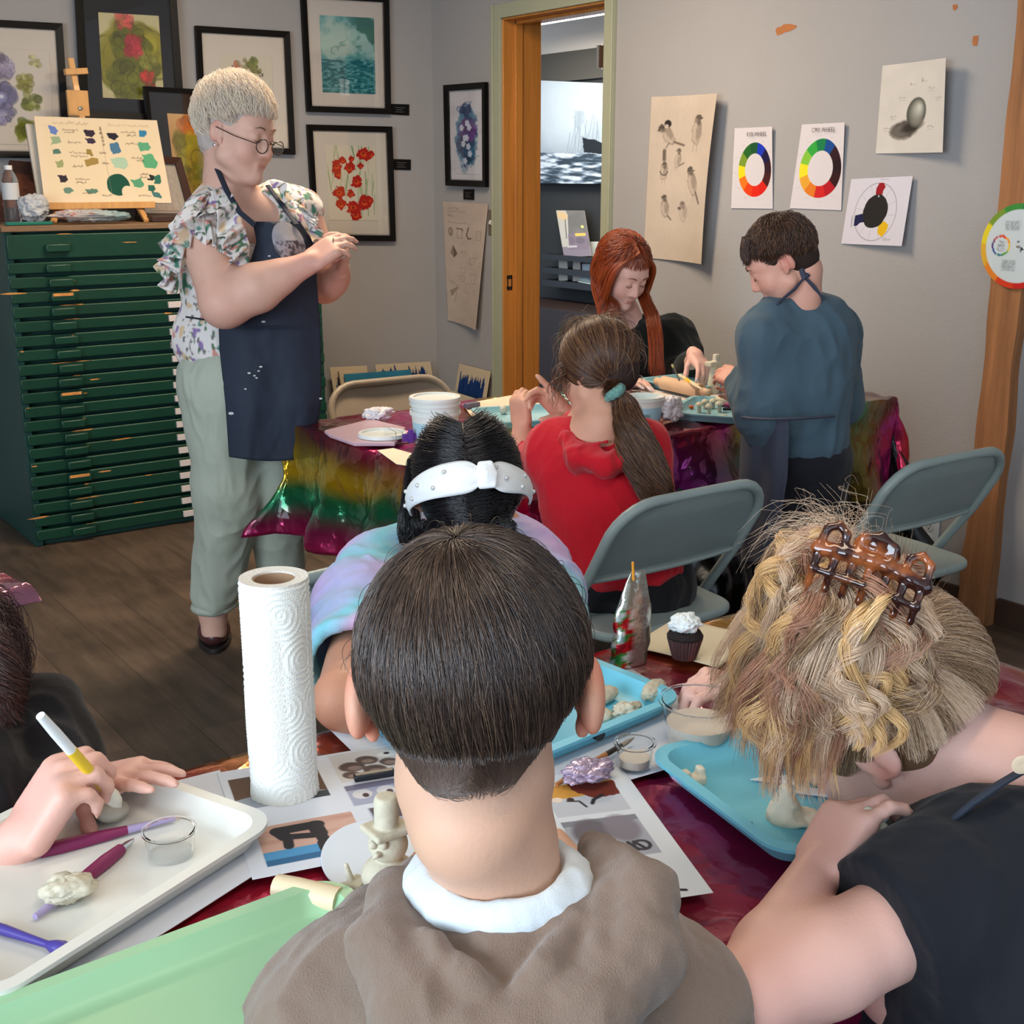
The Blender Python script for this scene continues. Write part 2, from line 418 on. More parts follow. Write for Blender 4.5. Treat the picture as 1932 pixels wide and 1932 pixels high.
# ================================================================== the room
YB, XR, ZC = 5.49, 3.485, 2.62
WALLC = (163, 160, 159)
def wall_mat():
    m = mat('painted_plaster', WALLC, 0.85, var=0.035, scale=2.2, bump=0.25, bscale=160)
    return m
wm = wall_mat(); white_p = mat('white_paint', (216, 212, 204), 0.7); floor_m = None
def plank_mat():
    m, nt, b = _base('grey_brown_planks'); N = nt.nodes; L = nt.links
    tc = N.new('ShaderNodeTexCoord'); mp = N.new('ShaderNodeMapping'); mp.inputs['Rotation'].default_value = (0, 0, math.pi / 2); L.new(tc.outputs['Object'], mp.inputs[0])
    br = N.new('ShaderNodeTexBrick'); br.inputs['Scale'].default_value = 1; br.inputs['Brick Width'].default_value = 1.22; br.inputs['Row Height'].default_value = 0.18
    br.inputs['Mortar Size'].default_value = 0.0012; br.inputs['Mortar Smooth'].default_value = 0.3; br.offset = 0.37
    br.inputs['Color1'].default_value = L4((102, 82, 68)); br.inputs['Color2'].default_value = L4((84, 70, 58)); br.inputs['Mortar'].default_value = L4((56, 46, 38))
    L.new(mp.outputs[0], br.inputs['Vector'])
    m2 = N.new('ShaderNodeMapping'); m2.inputs['Scale'].default_value = (9, 1.1, 1); L.new(tc.outputs['Object'], m2.inputs[0])
    no = N.new('ShaderNodeTexNoise'); no.inputs['Scale'].default_value = 2.6; no.inputs['Detail'].default_value = 8; no.inputs['Roughness'].default_value = 0.65; L.new(m2.outputs[0], no.inputs['Vector'])
    n2 = N.new('ShaderNodeTexNoise'); n2.inputs['Scale'].default_value = 3.2; n2.inputs['Detail'].default_value = 3; L.new(tc.outputs['Object'], n2.inputs['Vector'])
    ad = N.new('ShaderNodeMath'); ad.operation = 'ADD'; L.new(no.outputs['Fac'], ad.inputs[0]); L.new(n2.outputs['Fac'], ad.inputs[1])
    mr = N.new('ShaderNodeMapRange'); mr.inputs['From Min'].default_value = 0.75; mr.inputs['From Max'].default_value = 1.25; mr.inputs['To Min'].default_value = 0.5; mr.inputs['To Max'].default_value = 1.35
    L.new(ad.outputs[0], mr.inputs[0]); mx = N.new('ShaderNodeMix'); mx.data_type = 'RGBA'; mx.blend_type = 'MULTIPLY'; mx.inputs['Factor'].default_value = 1
    L.new(br.outputs['Color'], mx.inputs['A']); L.new(mr.outputs[0], mx.inputs['B']); L.new(mx.outputs['Result'], b.inputs['Base Color'])
    b.inputs['Roughness'].default_value = 0.5
    bp = N.new('ShaderNodeBump'); bp.inputs['Strength'].default_value = 0.25; bp.inputs['Distance'].default_value = 0.002; L.new(no.outputs['Fac'], bp.inputs['Height']); L.new(bp.outputs[0], b.inputs['Normal'])
    return m
def struct(name, b, m, **k): o = b.build(name, m, **k); o['kind'] = 'structure'; return o
XL, YF = -2.6, -2.4; T = 0.12
struct('floor', MB().bb((XL - T, YF - T, -0.08), (8.2, 9.2, 0)), plank_mat())
struct('ceiling', MB().bb((XL - T, YF - T, ZC), (XR + .1, YB + T, ZC + 0.1)), white_p)
struct('wall_back', MB().bb((XL - T, YB, 0), (XR, YB + T, ZC)), wm)
# right wall with the door opening (y 4.135 .. 4.90)
DY0, DY1, DZ = 4.135, 4.90, 2.11
struct('wall_right', MB().bb((XR, YF, 0), (XR + 0.11, DY0, ZC)).bb((XR, DY1, 0), (XR + 0.11, YB + T, ZC)).bb((XR, DY0, DZ), (XR + 0.11, DY1, ZC)), wm)
# wall on the left with a window, wall behind the camera with a window
def wall_with_hole(name, ax, pos, a0, a1, h0, h1, z0, z1):
    b = MB()
    def bx(p, q, zl, zh):
        if ax == 'x': b.bb((pos - T, p, zl), (pos, q, zh))
        else: b.bb((p, pos - T, zl), (q, pos, zh))
    bx(a0, h0, 0, ZC); bx(h1, a1, 0, ZC); bx(h0, h1, 0, z0); bx(h0, h1, z1, ZC)
    struct(name, b, wm)
wall_with_hole('wall_left', 'x', XL, YF - T, YB, -1.6, 1.9, 0.75, 2.35)
wall_with_hole('wall_front', 'y', YF, XL, XR, -1.9, 2.3, 0.75, 2.35)
fw = mat('window_frame_white', (225, 225, 222), 0.4)
def window(i, ax, pos, a0, a1, z0, z1):
    b = MB(); n = 4
    def bx(p, q, zl, zh):
        if ax == 'x': b.bb((pos - 0.08, p, zl), (pos - 0.03, q, zh))
        else: b.bb((p, pos - 0.08, zl), (q, pos - 0.03, zh))
    bx(a0, a1, z0, z0 + .05); bx(a0, a1, z1 - .05, z1)
    for k in range(n + 1): c = a0 + (a1 - a0) * k / n; bx(max(a0, c - .025), min(a1, c + .025), z0, z1)
    struct('window_%d' % i, b, fw)
window(1, 'x', XL, -1.6, 1.9, 0.75, 2.35); window(2, 'y', YF, -1.9, 2.3, 0.75, 2.35)

# door: orange pine jamb, stops, sage casing
pine = mat('orange_pine', (196, 128, 58), 0.45, var=0.18, scale=3, bump=0.3, bscale=9, stretch=(14, 14, 0.7), coat=0.2)
sage = mat('sage_paint', (164, 166, 142), 0.6, var=0.03, scale=8)
JX = 3.70
dr = empty('door_1', (XR, (DY0 + DY1) / 2, 0)); dr['kind'] = 'structure'
b = MB().bb((XR - .004, DY1 - .022, 0), (JX, DY1, DZ)).bb((XR - .004, DY0, 0), (JX, DY0 + .022, DZ)).bb((XR - .004, DY0, DZ - .022), (JX, DY1, DZ))
b.bb((XR + .06, DY1 - .034, 0), (XR + .10, DY1 - .022, DZ - .022)).bb((XR + .06, DY0 + .022, 0), (XR + .10, DY0 + .034, DZ - .022)).bb((XR + .06, DY0, DZ - .036), (XR + .1, DY1, DZ - .022))
b.build('door_jamb', pine, dr, bev=.002)
CW = 0.048
b = MB().bb((XR - .018, DY1 - .014, 0), (XR, DY1 + CW, DZ + CW)).bb((XR - .018, DY0 - CW, 0), (XR, DY0 + .014, DZ + CW)).bb((XR - .018, DY0 + .014, DZ - .014), (XR, DY1 - .014, DZ + CW))
b.bb((XR - .026, DY1 + CW - .012, 0), (XR - .018, DY1 + CW, DZ + CW)).bb((XR - .026, DY0 - CW, 0), (XR - .018, DY0 - CW + .012, DZ + CW))
b.build('door_casing', sage, dr, bev=.002)
sp = PY(961, 533, DY1 - .022); steel = mat('steel', (190, 188, 182), 0.3, 1.0)
q = MB().bb(sp + A(-.015, -.003, -.035), sp + A(.015, 0.0, -.018)).bb(sp + A(-.015, -.003, .018), sp + A(.015, 0, .035)).bb(sp + A(-.015, -.003, -.03), sp + A(-.009, 0, .03)).bb(sp + A(.009, -.003, -.03), sp + A(.015, 0, .03)).build('strike_plate', steel, dr)
hg = PX(1139, 107, 3.60); MB().tube([hg + A(0, .008, -.05), hg + A(0, .008, .05)], .006).bb(hg + A(-.03, -.004, -.045), hg + A(.03, .012, .045)).build('door_hinge', steel, dr)

# hall behind the door
HX = 5.25
black_w = mat('charcoal_wall', (42, 43, 42), 0.8); struct('wall_hall', MB().bb((HX, 3.0, 0), (HX + .1, 9.0, 2.02)), black_w)
struct('wall_hall_upper', MB().bb((HX, 3.0, 2.17), (HX + .1, 9.0, 3.0)), mat('hall_white', (205, 196, 184), .8))
struct('trim_2', MB().bb((HX - .02, 3.0, 2.0), (HX + .1, 9.0, 2.18)), mat('dark_band', (74, 70, 62), .7))
struct('wall_hall_end', MB().bb((3.6, 9.0, 0), (HX + .1, 9.1, 3.0)).bb((3.6, 2.9, 0), (HX + .1, 3.0, 3.0)), black_w)
struct('ceiling_hall', MB().bb((XR + .1, 2.9, 2.72), (HX + .1, 9.1, 2.82)), mat('hall_ceiling', (190, 160, 130), .8))
# ------------------------------------------------------------------ rough post, trim
postm = mat('rough_sawn_post', (158, 106, 66), 0.75, var=0.3, scale=4, bump=0.8, bscale=12, stretch=(10, 10, .6))
def post():
    n = 50; V = []; F = []
    y0, y1, xf = 2.142, 2.247, XR - 0.045
    for i in range(n):
        z = ZC * i / (n - 1); q = [fbm(A(z * 5, s * 7.3, 0), s) * 0.007 for s in range(4)]
        V += [(XR, y0 + q[0], z), (xf + q[1] * .5, y0 + q[0], z), (xf + q[2] * .5, y1 + q[3], z), (XR, y1 + q[3], z)]
    for i in range(n - 1):
        for k in range(4): a = i * 4 + k; c = i * 4 + (k + 1) % 4; F.append((a, c, c + 4, a + 4))
    F += [(0, 1, 2, 3), tuple(4 * (n - 1) + k for k in (3, 2, 1, 0))]
    o = meshobj('trim_1', V, F, postm); o['kind'] = 'structure'
post()
# baseboard of the right wall
struct('baseboard_right', MB().bb((XR - .015, YF, 0), (XR, 2.13, .09)).bb((XR - .015, 2.26, 0), (XR, DY0 - CW, .09)), mat('dark_base', (70, 52, 42), .5))

# scraped paint patches: bare board showing in the wall surface
board_m = mat('bare_board', (172, 108, 62), .8, var=.2, scale=60, stretch=(1, 1, 6))
def patch(px, label):
    P = [PX(u, v, XR - .0012) for u, v in px]
    o = MB().prism(P, .0012, (1, 0, 0)).build('paint_chip', board_m, loc=P[0]); tag(o, label, 'chipped paint')
patch([(1463, 57), (1466, 52), (1474, 50), (1478, 46), (1490, 45), (1503, 48), (1501, 53), (1494, 57), (1486, 60), (1480, 61), (1475, 64), (1466, 67)], 'large ragged patch of missing paint showing orange board, high on the grey wall')
patch([(1836, 68), (1846, 67), (1845, 78), (1843, 87), (1836, 86), (1834, 79)], 'small upright chip of missing paint above and right of the shaded ball drawing')
patch([(1797, 9), (1805, 8), (1807, 14), (1802, 20), (1798, 18)], 'tiny chip of missing paint near the top edge above the ball drawing')

# switch and outlet
def plate(name, c, w, h, m, label, cat):
    r = empty(name, c, label, cat); b = MB().bb(c + A(-.006, -w / 2, -h / 2), c + A(0, w / 2, h / 2)).build('cover_plate', m, r, bev=.002); return r
c = PX(931, 420, XR); r = plate('light_switch', c, .072, .118, mat('brown_plate', (112, 100, 84), .5), 'brown light switch plate with a white toggle, beside the door casing', 'light switch')
MB().box(c + A(-.012, .004, 0), (.018, .009, .02), rotax((0, 1, 0), .5)).build('toggle', mat('switch_white', (235, 232, 225), .35), r, bev=.001)
c = PX(1754, 1003, XR); ow = mat('outlet_white', (214, 222, 220), .4); r = plate('wall_outlet', c, .075, .12, ow, 'white wall outlet low on the wall behind the folding chair by the wooden post', 'outlet')
dk = mat('slot_dark', (40, 40, 42), .6)
for s in (-1, 1):
    f = MB().lathe([(.0165, 0), (.0165, .002)], c + A(-.006, 0, s * .02), 20, (-1, 0, 0)).build('socket', ow, r)
    MB().box(c + A(-.0085, -.006, s * .02 + .003), (.001, .002, .008)).box(c + A(-.0085, .006, s * .02 + .003), (.001, .002, .007)).box(c + A(-.0085, 0, s * .02 - .007), (.001, .004, .004)).build('socket_slot', dk, f)

# ------------------------------------------------------------------ light
sc = bpy.context.scene
w = bpy.data.worlds.new('World'); sc.world = w; w.use_nodes = True
bg = w.node_tree.nodes['Background']; bg.inputs[0].default_value = (0.62, 0.78, 1.0, 1); bg.inputs[1].default_value = 1.6
def area(name, loc, rot, sx, sy, power, color):
    l = bpy.data.lights.new(name, 'AREA'); l.shape = 'RECTANGLE'; l.size = sx; l.size_y = sy; l.energy = power; l.color = color
    o = bpy.data.objects.new(name, l); COL.objects.link(o); o.location = loc; o.rotation_euler = rot; return o
area('window_daylight_left', (XL - .02, .15, 1.55), (0, -math.pi / 2, 0), 1.6, 3.4, LW1, (0.74, 0.87, 1.0))
area('window_daylight_front', (.2, YF - .02, 1.55), (math.pi / 2, 0, math.pi), 4.1, 1.6, LW2, (0.84, 0.93, 1.0))
def fixture(i, x, y, pw, dim=(1.2, .3), z=None):
    z = ZC if z is None else z
    o = empty('ceiling_light', (x, y, z), None, None); o['label'] = ['long fluorescent ceiling light over the back of the studio', 'long fluorescent ceiling light over the front table', 'flat ceiling light panel seen through the doorway'][i]; o['category'] = 'ceiling light'
    MB().bb((x - dim[0] / 2 - .03, y - dim[1] / 2 - .03, z - .07), (x + dim[0] / 2 + .03, y + dim[1] / 2 + .03, z - .001)).build('light_housing', fw, o)
    em = bpy.data.materials.new('tube_glow%d' % i); em.use_nodes = True; n = em.node_tree.nodes; e = n.new('ShaderNodeEmission'); e.inputs[0].default_value = (1.0, .80, .56, 1) if i < 2 else (1, .95, .9, 1); e.inputs[1].default_value = pw
    em.node_tree.links.new(e.outputs[0], n['Material Output'].inputs[0])
    b = MB()
    if i < 2:
        for s in (-1, 1): b.tube([(x - dim[0] / 2, y + s * dim[1] * .28, z - .09), (x + dim[0] / 2, y + s * dim[1] * .28, z - .09)], .016, 10)
    else: b.bb((x - dim[0] / 2, y - dim[1] / 2, z - .075), (x + dim[0] / 2, y + dim[1] / 2, z - .07))
    b.build('light_tube', em, o)
fixture(0, 2.0, 3.55, FX1); fixture(1, .7, .55, FX2)
fixture(2, 4.55, 6.25, 9.0, (.5, 1.1), 2.36)
area('ceiling_glow_back', (2.0, 3.55, ZC - .12), (0, 0, 0), 1.2, .35, AC1, (1.0, .80, .58))
area('ceiling_glow_front', (.7, .55, ZC - .12), (0, 0, 0), 1.2, .35, AC2, (1.0, .82, .62))
area('hall_glow', (4.5, 5.6, 2.25), (0, 0, 0), .5, 1.1, 22, (1.0, .93, .84))

# ------------------------------------------------------------------ camera
cam = bpy.data.cameras.new('camera'); co = bpy.data.objects.new('camera', cam); COL.objects.link(co)
cam.sensor_width = 36; cam.lens = 36 * F_PX / 1932; cam.clip_start = 0.05
d = Vector(FW * math.cos(PITCH) - A(0, 0, math.sin(PITCH))); qv = d.to_track_quat('-Z', 'Y')
co.rotation_mode = 'QUATERNION'; co.rotation_quaternion = qv @ __import__('mathutils').Quaternion((0, 0, 1), 0.0); co.location = CAMP
sc.camera = co
sc.view_settings.view_transform = 'Standard'; sc.view_settings.look = 'None'; sc.view_settings.gamma = 1; sc.view_settings.exposure = EXPO
sc.view_settings.use_curve_mapping = False
# ================================================================== pictures and drawings on the walls
vc = mat('painted_paper', 'vc', 0.75, spec=0.3)
vcg = mat('painted_satin', 'vc', 0.35)
black_fr = mat('black_frame_wood', (11, 9, 9), 0.45, spec=.25); glass = None
def glass_mat():
    m, nt, b = _base('picture_glass'); N = nt.nodes; L = nt.links
    g = N.new('ShaderNodeBsdfGlossy'); g.inputs['Roughness'].default_value = 0.03; t = N.new('ShaderNodeBsdfTransparent'); mx = N.new('ShaderNodeMixShader'); mx.inputs[0].default_value = 0.07; L.new(t.outputs[0], mx.inputs[1]); L.new(g.outputs[0], mx.inputs[2]); L.new(mx.outputs[0], N['Material Output'].inputs[0]); return m
glass = glass_mat()
def flowers(p, spec, seed=0):
    r = random.Random(seed)
    for (cx, cy, rr, c, n) in spec:
        for q in range(n):
            a = r.uniform(0, 6.28); d = rr * math.sqrt(r.random()) * 0.9; s = rr * r.uniform(.22, .5); v = r.uniform(.7, 1.25)
            cc = [min(255, max(0, x * v)) for x in c]
            p.ell(cx + d * math.cos(a), cy + d * math.sin(a) / p.asp, s, s * r.uniform(.6, 1.1) / p.asp, cc, r.uniform(0, 3), .55, soft=.25, rag=.25, rs=9 / rr * .12, seed=q + seed)
            if r.random() < .35: p.ell(cx + d * math.cos(a), cy + d * math.sin(a) / p.asp, s * .95, s * .8 / p.asp, [x * .45 for x in c], r.uniform(0, 3), .5, soft=.12, ring=.86)
def framed(px, wallfn, pos, nvec, fr_w, mat_c, pic, rect, label, lean=0.012, name='framed_picture', frm=None, group=None, w=150):
    """px: outer corners TL TR BR BL in the photo; rect: where the picture sits inside (0..1); pos: plane of the frame's back"""
    Q = [wallfn(u, v, pos) for u, v in px]; nv = A(*nvec)
    root = empty(name, (Q[2] + Q[3]) / 2, label, 'framed picture', group)
    TL, TR, BR, BL = Q
    def P(s, t, h): return (TL * (1 - s) + TR * s) * (1 - t) + (BL * (1 - s) + BR * s) * t + nv * h
    W = np.linalg.norm(TR - TL); H = np.linalg.norm(BL - TL); fs, ft = fr_w / W, fr_w / H
    b = MB()
    o = [P(0, 0, 0), P(1, 0, 0), P(1, 1, 0), P(0, 1, 0)]; i = [P(fs, ft, 0), P(1 - fs, ft, 0), P(1 - fs, 1 - ft, 0), P(fs, 1 - ft, 0)]
    th = .022
    V = o + i + [p + nv * th for p in o] + [p + nv * (th - .004) for p in i]
    F = []
    for k in range(4):
        j = (k + 1) % 4; F += [(k, j, 4 + j, 4 + k), (8 + k, 12 + k, 12 + j, 8 + j), (k, 8 + k, 8 + j, j), (4 + k, 4 + j, 12 + j, 12 + k)]
    b.add(V, F); b.build('frame', frm or black_fr, root)
    hm = 8; mp = Pic(40, max(8, int(40 * H / W)), mat_c)
    sheet('mat_board', [P(fs, ft, .006), P(1 - fs, ft, .006), P(1 - fs, 1 - ft, .006), P(fs, 1 - ft, .006)], mp, vc, root, th=.004, n=nv)
    x0, y0, x1, y1 = rect
    sheet('artwork', [P(x0, y0, .0075), P(x1, y0, .0075), P(x1, y1, .0075), P(x0, y1, .0075)], pic, vc, root, th=.001, n=nv)
    g = [P(fs, ft, .013), P(1 - fs, ft, .013), P(1 - fs, 1 - ft, .013), P(fs, 1 - ft, .013)]
    MB().prism(g, .0015, nv).build('glazing', glass, root)
    return root
MATW = (214, 204, 192); NB = (0, -1, 0); NR = (-1, 0, 0); GR = 'black framed pictures on the back wall'
# purple flower
p = Pic(170, 230, MATW); G1, G2 = (138, 140, 36), (170, 168, 70)
flowers(p, [(.62, .36, .13, (150, 145, 60), 24), (.7, .55, .13, (120, 125, 40), 26), (.62, .85, .16, (100, 110, 24), 34), (.76, .14, .1, (196, 190, 120), 12)], 3)
flowers(p, [(.3, .2, .16, (150, 140, 165), 26), (.2, .5, .24, (120, 116, 150), 44), (.32, .68, .14, (128, 124, 160), 18), (.1, .8, .2, (160, 156, 186), 26)], 4); p.ell(.27, .5, .08, .05, (150, 150, 190), 0, .9, soft=.4); p.ell(.27, .5, .04, .02, (225, 228, 240), 0, .9, soft=.6)
framed([(-78, 34), (115, 45), (131, 299), (-76, 297)], PY, YB - .012, NB, .026, MATW, p, (.2, .2, .86, .9), 'black framed purple flower watercolour with a wide cream mat, leftmost on the back wall')
# red blossoms in the black mat
p = Pic(150, 200, (206, 196, 150))
flowers(p, [(.5, .5, .5, (148, 140, 40), 80), (.5, .35, .3, (96, 98, 20), 34), (.6, .65, .3, (112, 112, 26), 34), (.4, .8, .3, (120, 122, 30), 34), (.8, .5, .18, (150, 148, 60), 14)], 11)
flowers(p, [(.42, .1, .15, (205, 90, 80), 22), (.55, .38, .17, (196, 60, 70), 30), (.75, .72, .11, (200, 62, 48), 22), (.78, .85, .09, (190, 50, 50), 14)], 12)
framed([(137, -70), (326, -58), (346, 232), (152, 222)], PY, YB - .03, NB, .03, (20, 14, 16), p, (.215, .305, .815, .86), 'large black framed berry painting in a black mat, standing behind the small easel')
# berry
p = Pic(150, 190, MATW); p.rect(.02, .02, .98, .98, (212, 204, 180), .6)
flowers(p, [(.3, .17, .1, (200, 110, 85), 16), (.43, .13, .1, (170, 160, 110), 12), (.62, .13, .11, (104, 112, 34), 26), (.68, .2, .1, (120, 116, 46), 14), (.78, .24, .05, (70, 60, 50), 6)], 21)
framed([(366, 49), (543, 60), (554, 292), (378, 285)], PY, YB - .012, NB, .026, MATW, p, (.24, .2, .8, .84), 'black framed picture of small berries, mostly hidden behind the grey-haired woman')
# orange and green painting
p = Pic(150, 170, (214, 170, 110)); flowers(p, [(.4, .15, .22, (200, 110, 40), 34), (.75, .3, .3, (196, 126, 48), 40), (.3, .45, .25, (150, 142, 30), 40), (.7, .7, .4, (150, 132, 30), 50), (.55, .95, .3, (140, 120, 24), 30), (.35, .7, .14, (120, 120, 22), 16)], 31)
framed([(268, 163), (425, 172), (452, 385), (292, 380)], PY, YB - .07, NB, .02, (24, 18, 20), p, (.25, .22, .93, .95), 'dark framed orange and green leaf painting leaning behind the woman')
# brown frame, half hidden behind the swatch board
p = Pic(60, 60, (205, 194, 182)); p.mul(1 + .05 * p.nz(14, 3))
framed([(240, 292), (338, 297), (372, 416), (258, 416)], PY, YB - .14, NB, .03, (206, 196, 184), p, (.25, .2, .8, .85), 'brown wooden picture frame with a plain grey sheet leaning behind the swatch board', frm=mat('brown_frame', (74, 46, 34), .45))
# brown textured canvas by the bottle
p = Pic(70, 130, (58, 34, 26)); p.mul(1 + .25 * p.nz(30, 4)); flowers(p, [(.5, .5, .45, (120, 66, 44), 60)], 8)
Q = [PY(u, v, YB - .2) for u, v in [(20, 302), (66, 306), (84, 418), (-10, 418)]]; o = sheet('canvas', Q, p, vc, None, th=.02, loc=Q[3]); tag(o, 'dark brown textured canvas standing behind the water bottle', 'canvas')
# teal wave
p = Pic(190, 290, (150, 190, 186)); n = p.nz(5, 41, 5); n2 = p.nz(16, 43, 4, 1, 2.2)
p.mixm(np.clip(.5 + n * .9, 0, 1), (60, 140, 140), .8); p.mixm(np.clip((p.Y - .5) * 12, 0, 1), (36, 118, 128), .75)
p.mixm(np.clip((p.X - .45) * 4, 0, 1) * np.clip((.55 - p.Y) * 5, 0, 1) * np.clip(.6 + n * 1.6, 0, 1), (24, 100, 92), .9); p.ell(.25, .33, .3, .26, (176, 200, 190), 0, .9, soft=.5, rag=.3, rs=6)
p.mixm(np.clip(n2 * 2.2, 0, 1) * (p.Y > .55), (20, 92, 104), .8); p.mixm(np.clip(-n2 * 2 - .3, 0, 1) * (p.Y > .5), (130, 180, 180), .7); p.mixm(np.clip(.5 - abs(p.X - .5 - .3 * p.nz(3, 8)) * 18, 0, 1) * (p.Y < .5), (20, 90, 80), .6)
framed([(565, -16), (730, -6), (734, 216), (577, 211)], PY, YB - .012, NB, .026, (206, 198, 190), p, (.2, .185, .83, .83), 'black framed teal watercolour seascape, upper picture of the pair left of the corner')
# poppies
p = Pic(190, 270, (214, 206, 186)); r = random.Random(5)
for q in range(46):
    x = r.uniform(.06, .94); y = r.uniform(.15, .95); p.line([(x, y), (x + r.uniform(-.08, .08), y - r.uniform(.15, .4))], r.uniform(.008, .03), [(120, 150, 84), (90, 136, 70), (160, 176, 120), (70, 128, 90)][q % 4], .4)
for x, y, s in [(.2, .28, .1), (.33, .2, .07), (.22, .38, .08), (.46, .3, .1), (.5, .18, .05), (.75, .1, .12), (.9, .12, .07), (.68, .27, .05), (.58, .48, .1), (.23, .63, .11), (.46, .64, .08), (.25, .79, .09), (.5, .83, .13), (.55, .93, .1), (.73, .75, .13), (.84, .72, .07)]:
    p.ell(x, y, s, s / p.asp * 1.05, (176, 30, 18), 0, 1, soft=.1, rag=.35, rs=16, seed=int(x * 90)); p.ell(x + .01, y + .01, s * .5, s * .4 / p.asp, (226, 92, 30), 0, .8, soft=.5, rag=.3, rs=20); p.ell(x, y, s * .2, s * .16 / p.asp, (80, 10, 12), 0, .8, soft=.5)
framed([(577, 235), (736, 239), (743, 455), (590, 453)], PY, YB - .012, NB, .026, (208, 200, 188), p, (.2, .17, .8, .82), 'black framed red poppy watercolour, lower picture of the pair left of the corner')
# small blue flower picture beside the door
p = Pic(110, 210, (206, 204, 210)); p.ell(.5, .5, .42, .44, (70, 120, 150), 0, .85, soft=.25, rag=.25, rs=7); p.ell(.5, .48, .34, .38, (48, 60, 96), 0, .8, soft=.3, rag=.4, rs=8, seed=2)
flowers(p, [(.55, .4, .3, (96, 60, 120), 24), (.35, .6, .25, (60, 70, 100), 20), (.6, .7, .25, (40, 90, 120), 20)], 51)
for x, y in [(.52, .3), (.6, .36), (.42, .5), (.36, .58), (.56, .62), (.62, .72), (.3, .36), (.5, .5), (.42, .82)]:
    for a in range(5): p.ell(x + .05 * math.cos(a * 1.26), y + .027 * math.sin(a * 1.26), .045, .02, (205, 210, 226), a * 1.26, .9, soft=.3)
framed([(843, 161), (921, 155), (922, 353), (847, 350)], PX, XR - .012, NR, .028, (208, 204, 208), p, (.2, .17, .82, .88), 'small black framed blue flower watercolour hanging between corner and doorway')
# black name cards
bc = mat('black_card', (10, 9, 9), .6, spec=.25); bcl = mat('card_ink', (96, 92, 88), .7)
def card(px, fn, pos, nv, lab):
    Q = [fn(u, v, pos) for u, v in px]; r = empty('title_card', Q[3], lab, 'title card'); MB().prism(Q, .006, nv).build('card', bc, r)
    TL, TR, BR, BL = [q + A(*nv) * .0065 for q in Q]; b = MB()
    for k, (a, c) in enumerate([(.2, .75), (.25, .6), (.2, .7)]):
        t = .3 + .2 * k; L0 = TL + (BL - TL) * t; R0 = TR + (BR - TR) * t; b.prism([L0 + (R0 - L0) * a, L0 + (R0 - L0) * c, L0 + (R0 - L0) * c + (BL - TL) * .05, L0 + (R0 - L0) * a + (BL - TL) * .05], .0004, nv)
    b.build('faint_writing', bcl, r)
card([(738, 196), (771, 197), (771, 218), (738, 216)], PY, YB - .001, NB, 'black title card right of the teal seascape')
card([(741, 300), (774, 301), (774, 321), (741, 320)], PY, YB - .001, NB, 'black title card right of the red poppies')
card([(876, 357), (895, 357), (895, 377), (876, 376)], PX, XR - .001, NR, 'black title card below the blue flower picture beside the door')
# ------------------------------------------------------------------ loose sheets on the right wall
INK = (84, 72, 66)
def wsheet(px, pic, label, cat, curl=None, th=.0008, lift=.004):
    Q = [PX(u, v, XR - lift) for u, v in px]; o = sheet(cat.replace(' ', '_'), Q, pic, vc, None, th=th, curl=curl, loc=Q[3], n=A(-1, 0, 0)); return tag(o, label, cat)
PAPER = (212, 205, 208)
# value study sheet
p = Pic(120, 330, (190, 172, 158)); p.mul(1 + .03 * p.nz(6, 2))
for y, n_, w_ in [(.035, 6, .25), (.065, 9, .42), (.1, 4, .14), (.155, 8, .5)]: p.scrib(.12, y, w_, .022, INK, .5, int(y * 999), n_)
p.ell(.17, .245, .055, .034, (90, 76, 66), 0, .9, soft=.2, ring=.75); p.ell(.18, .25, .04, .025, (130, 112, 98), 0, .6, soft=.5)
p.line([(.31, .215), (.45, .215), (.46, .23)], .02, (70, 58, 50), .9); p.line([(.33, .23), (.33, .29), (.45, .29), (.45, .22)], .01, INK, .6)
p.line([(.6, .2), (.56, .26), (.6, .29), (.67, .283)], .03, (84, 70, 60), .8); p.line([(.8, .22), (.8, .29), (.9, .29), (.9, .22), (.8, .22)], .008, INK, .5)
p.poly([(.22, .35), (.15, .42), (.24, .46), (.33, .42)], (112, 92, 74), .6); p.poly([(.22, .35), (.24, .46), (.33, .42)], (84, 68, 54), .6)
for x, y, w_, h_ in [(.65, .44, .16, .05), (.4, .53, .14, .04), (.7, .57, .15, .07), (.4, .6, .12, .04), (.55, .66, .13, .07), (.9, .47, .08, .03)]: p.line([(x, y), (x + w_, y - .006), (x + w_ * .9, y + h_), (x + .02, y + h_ + .005), (x, y)], .008, INK, .45)
p.poly([(.1, .74), (.34, .69), (.3, .72), (.15, .79)], (112, 92, 74), .5); p.line([(.1, .65), (.34, .69), (.22, .83)], .01, INK, .5); p.scrib(.4, .39, .14, .015, INK, .4, 5, 5)
wsheet([(836, 380), (922, 385), (914, 622), (846, 604)], p, 'tall sheet of pencil shading practice taped between the corner and the light switch', 'drawing sheet', lambda s, t: .05 * s ** 2 * t + .004, lift=.004)
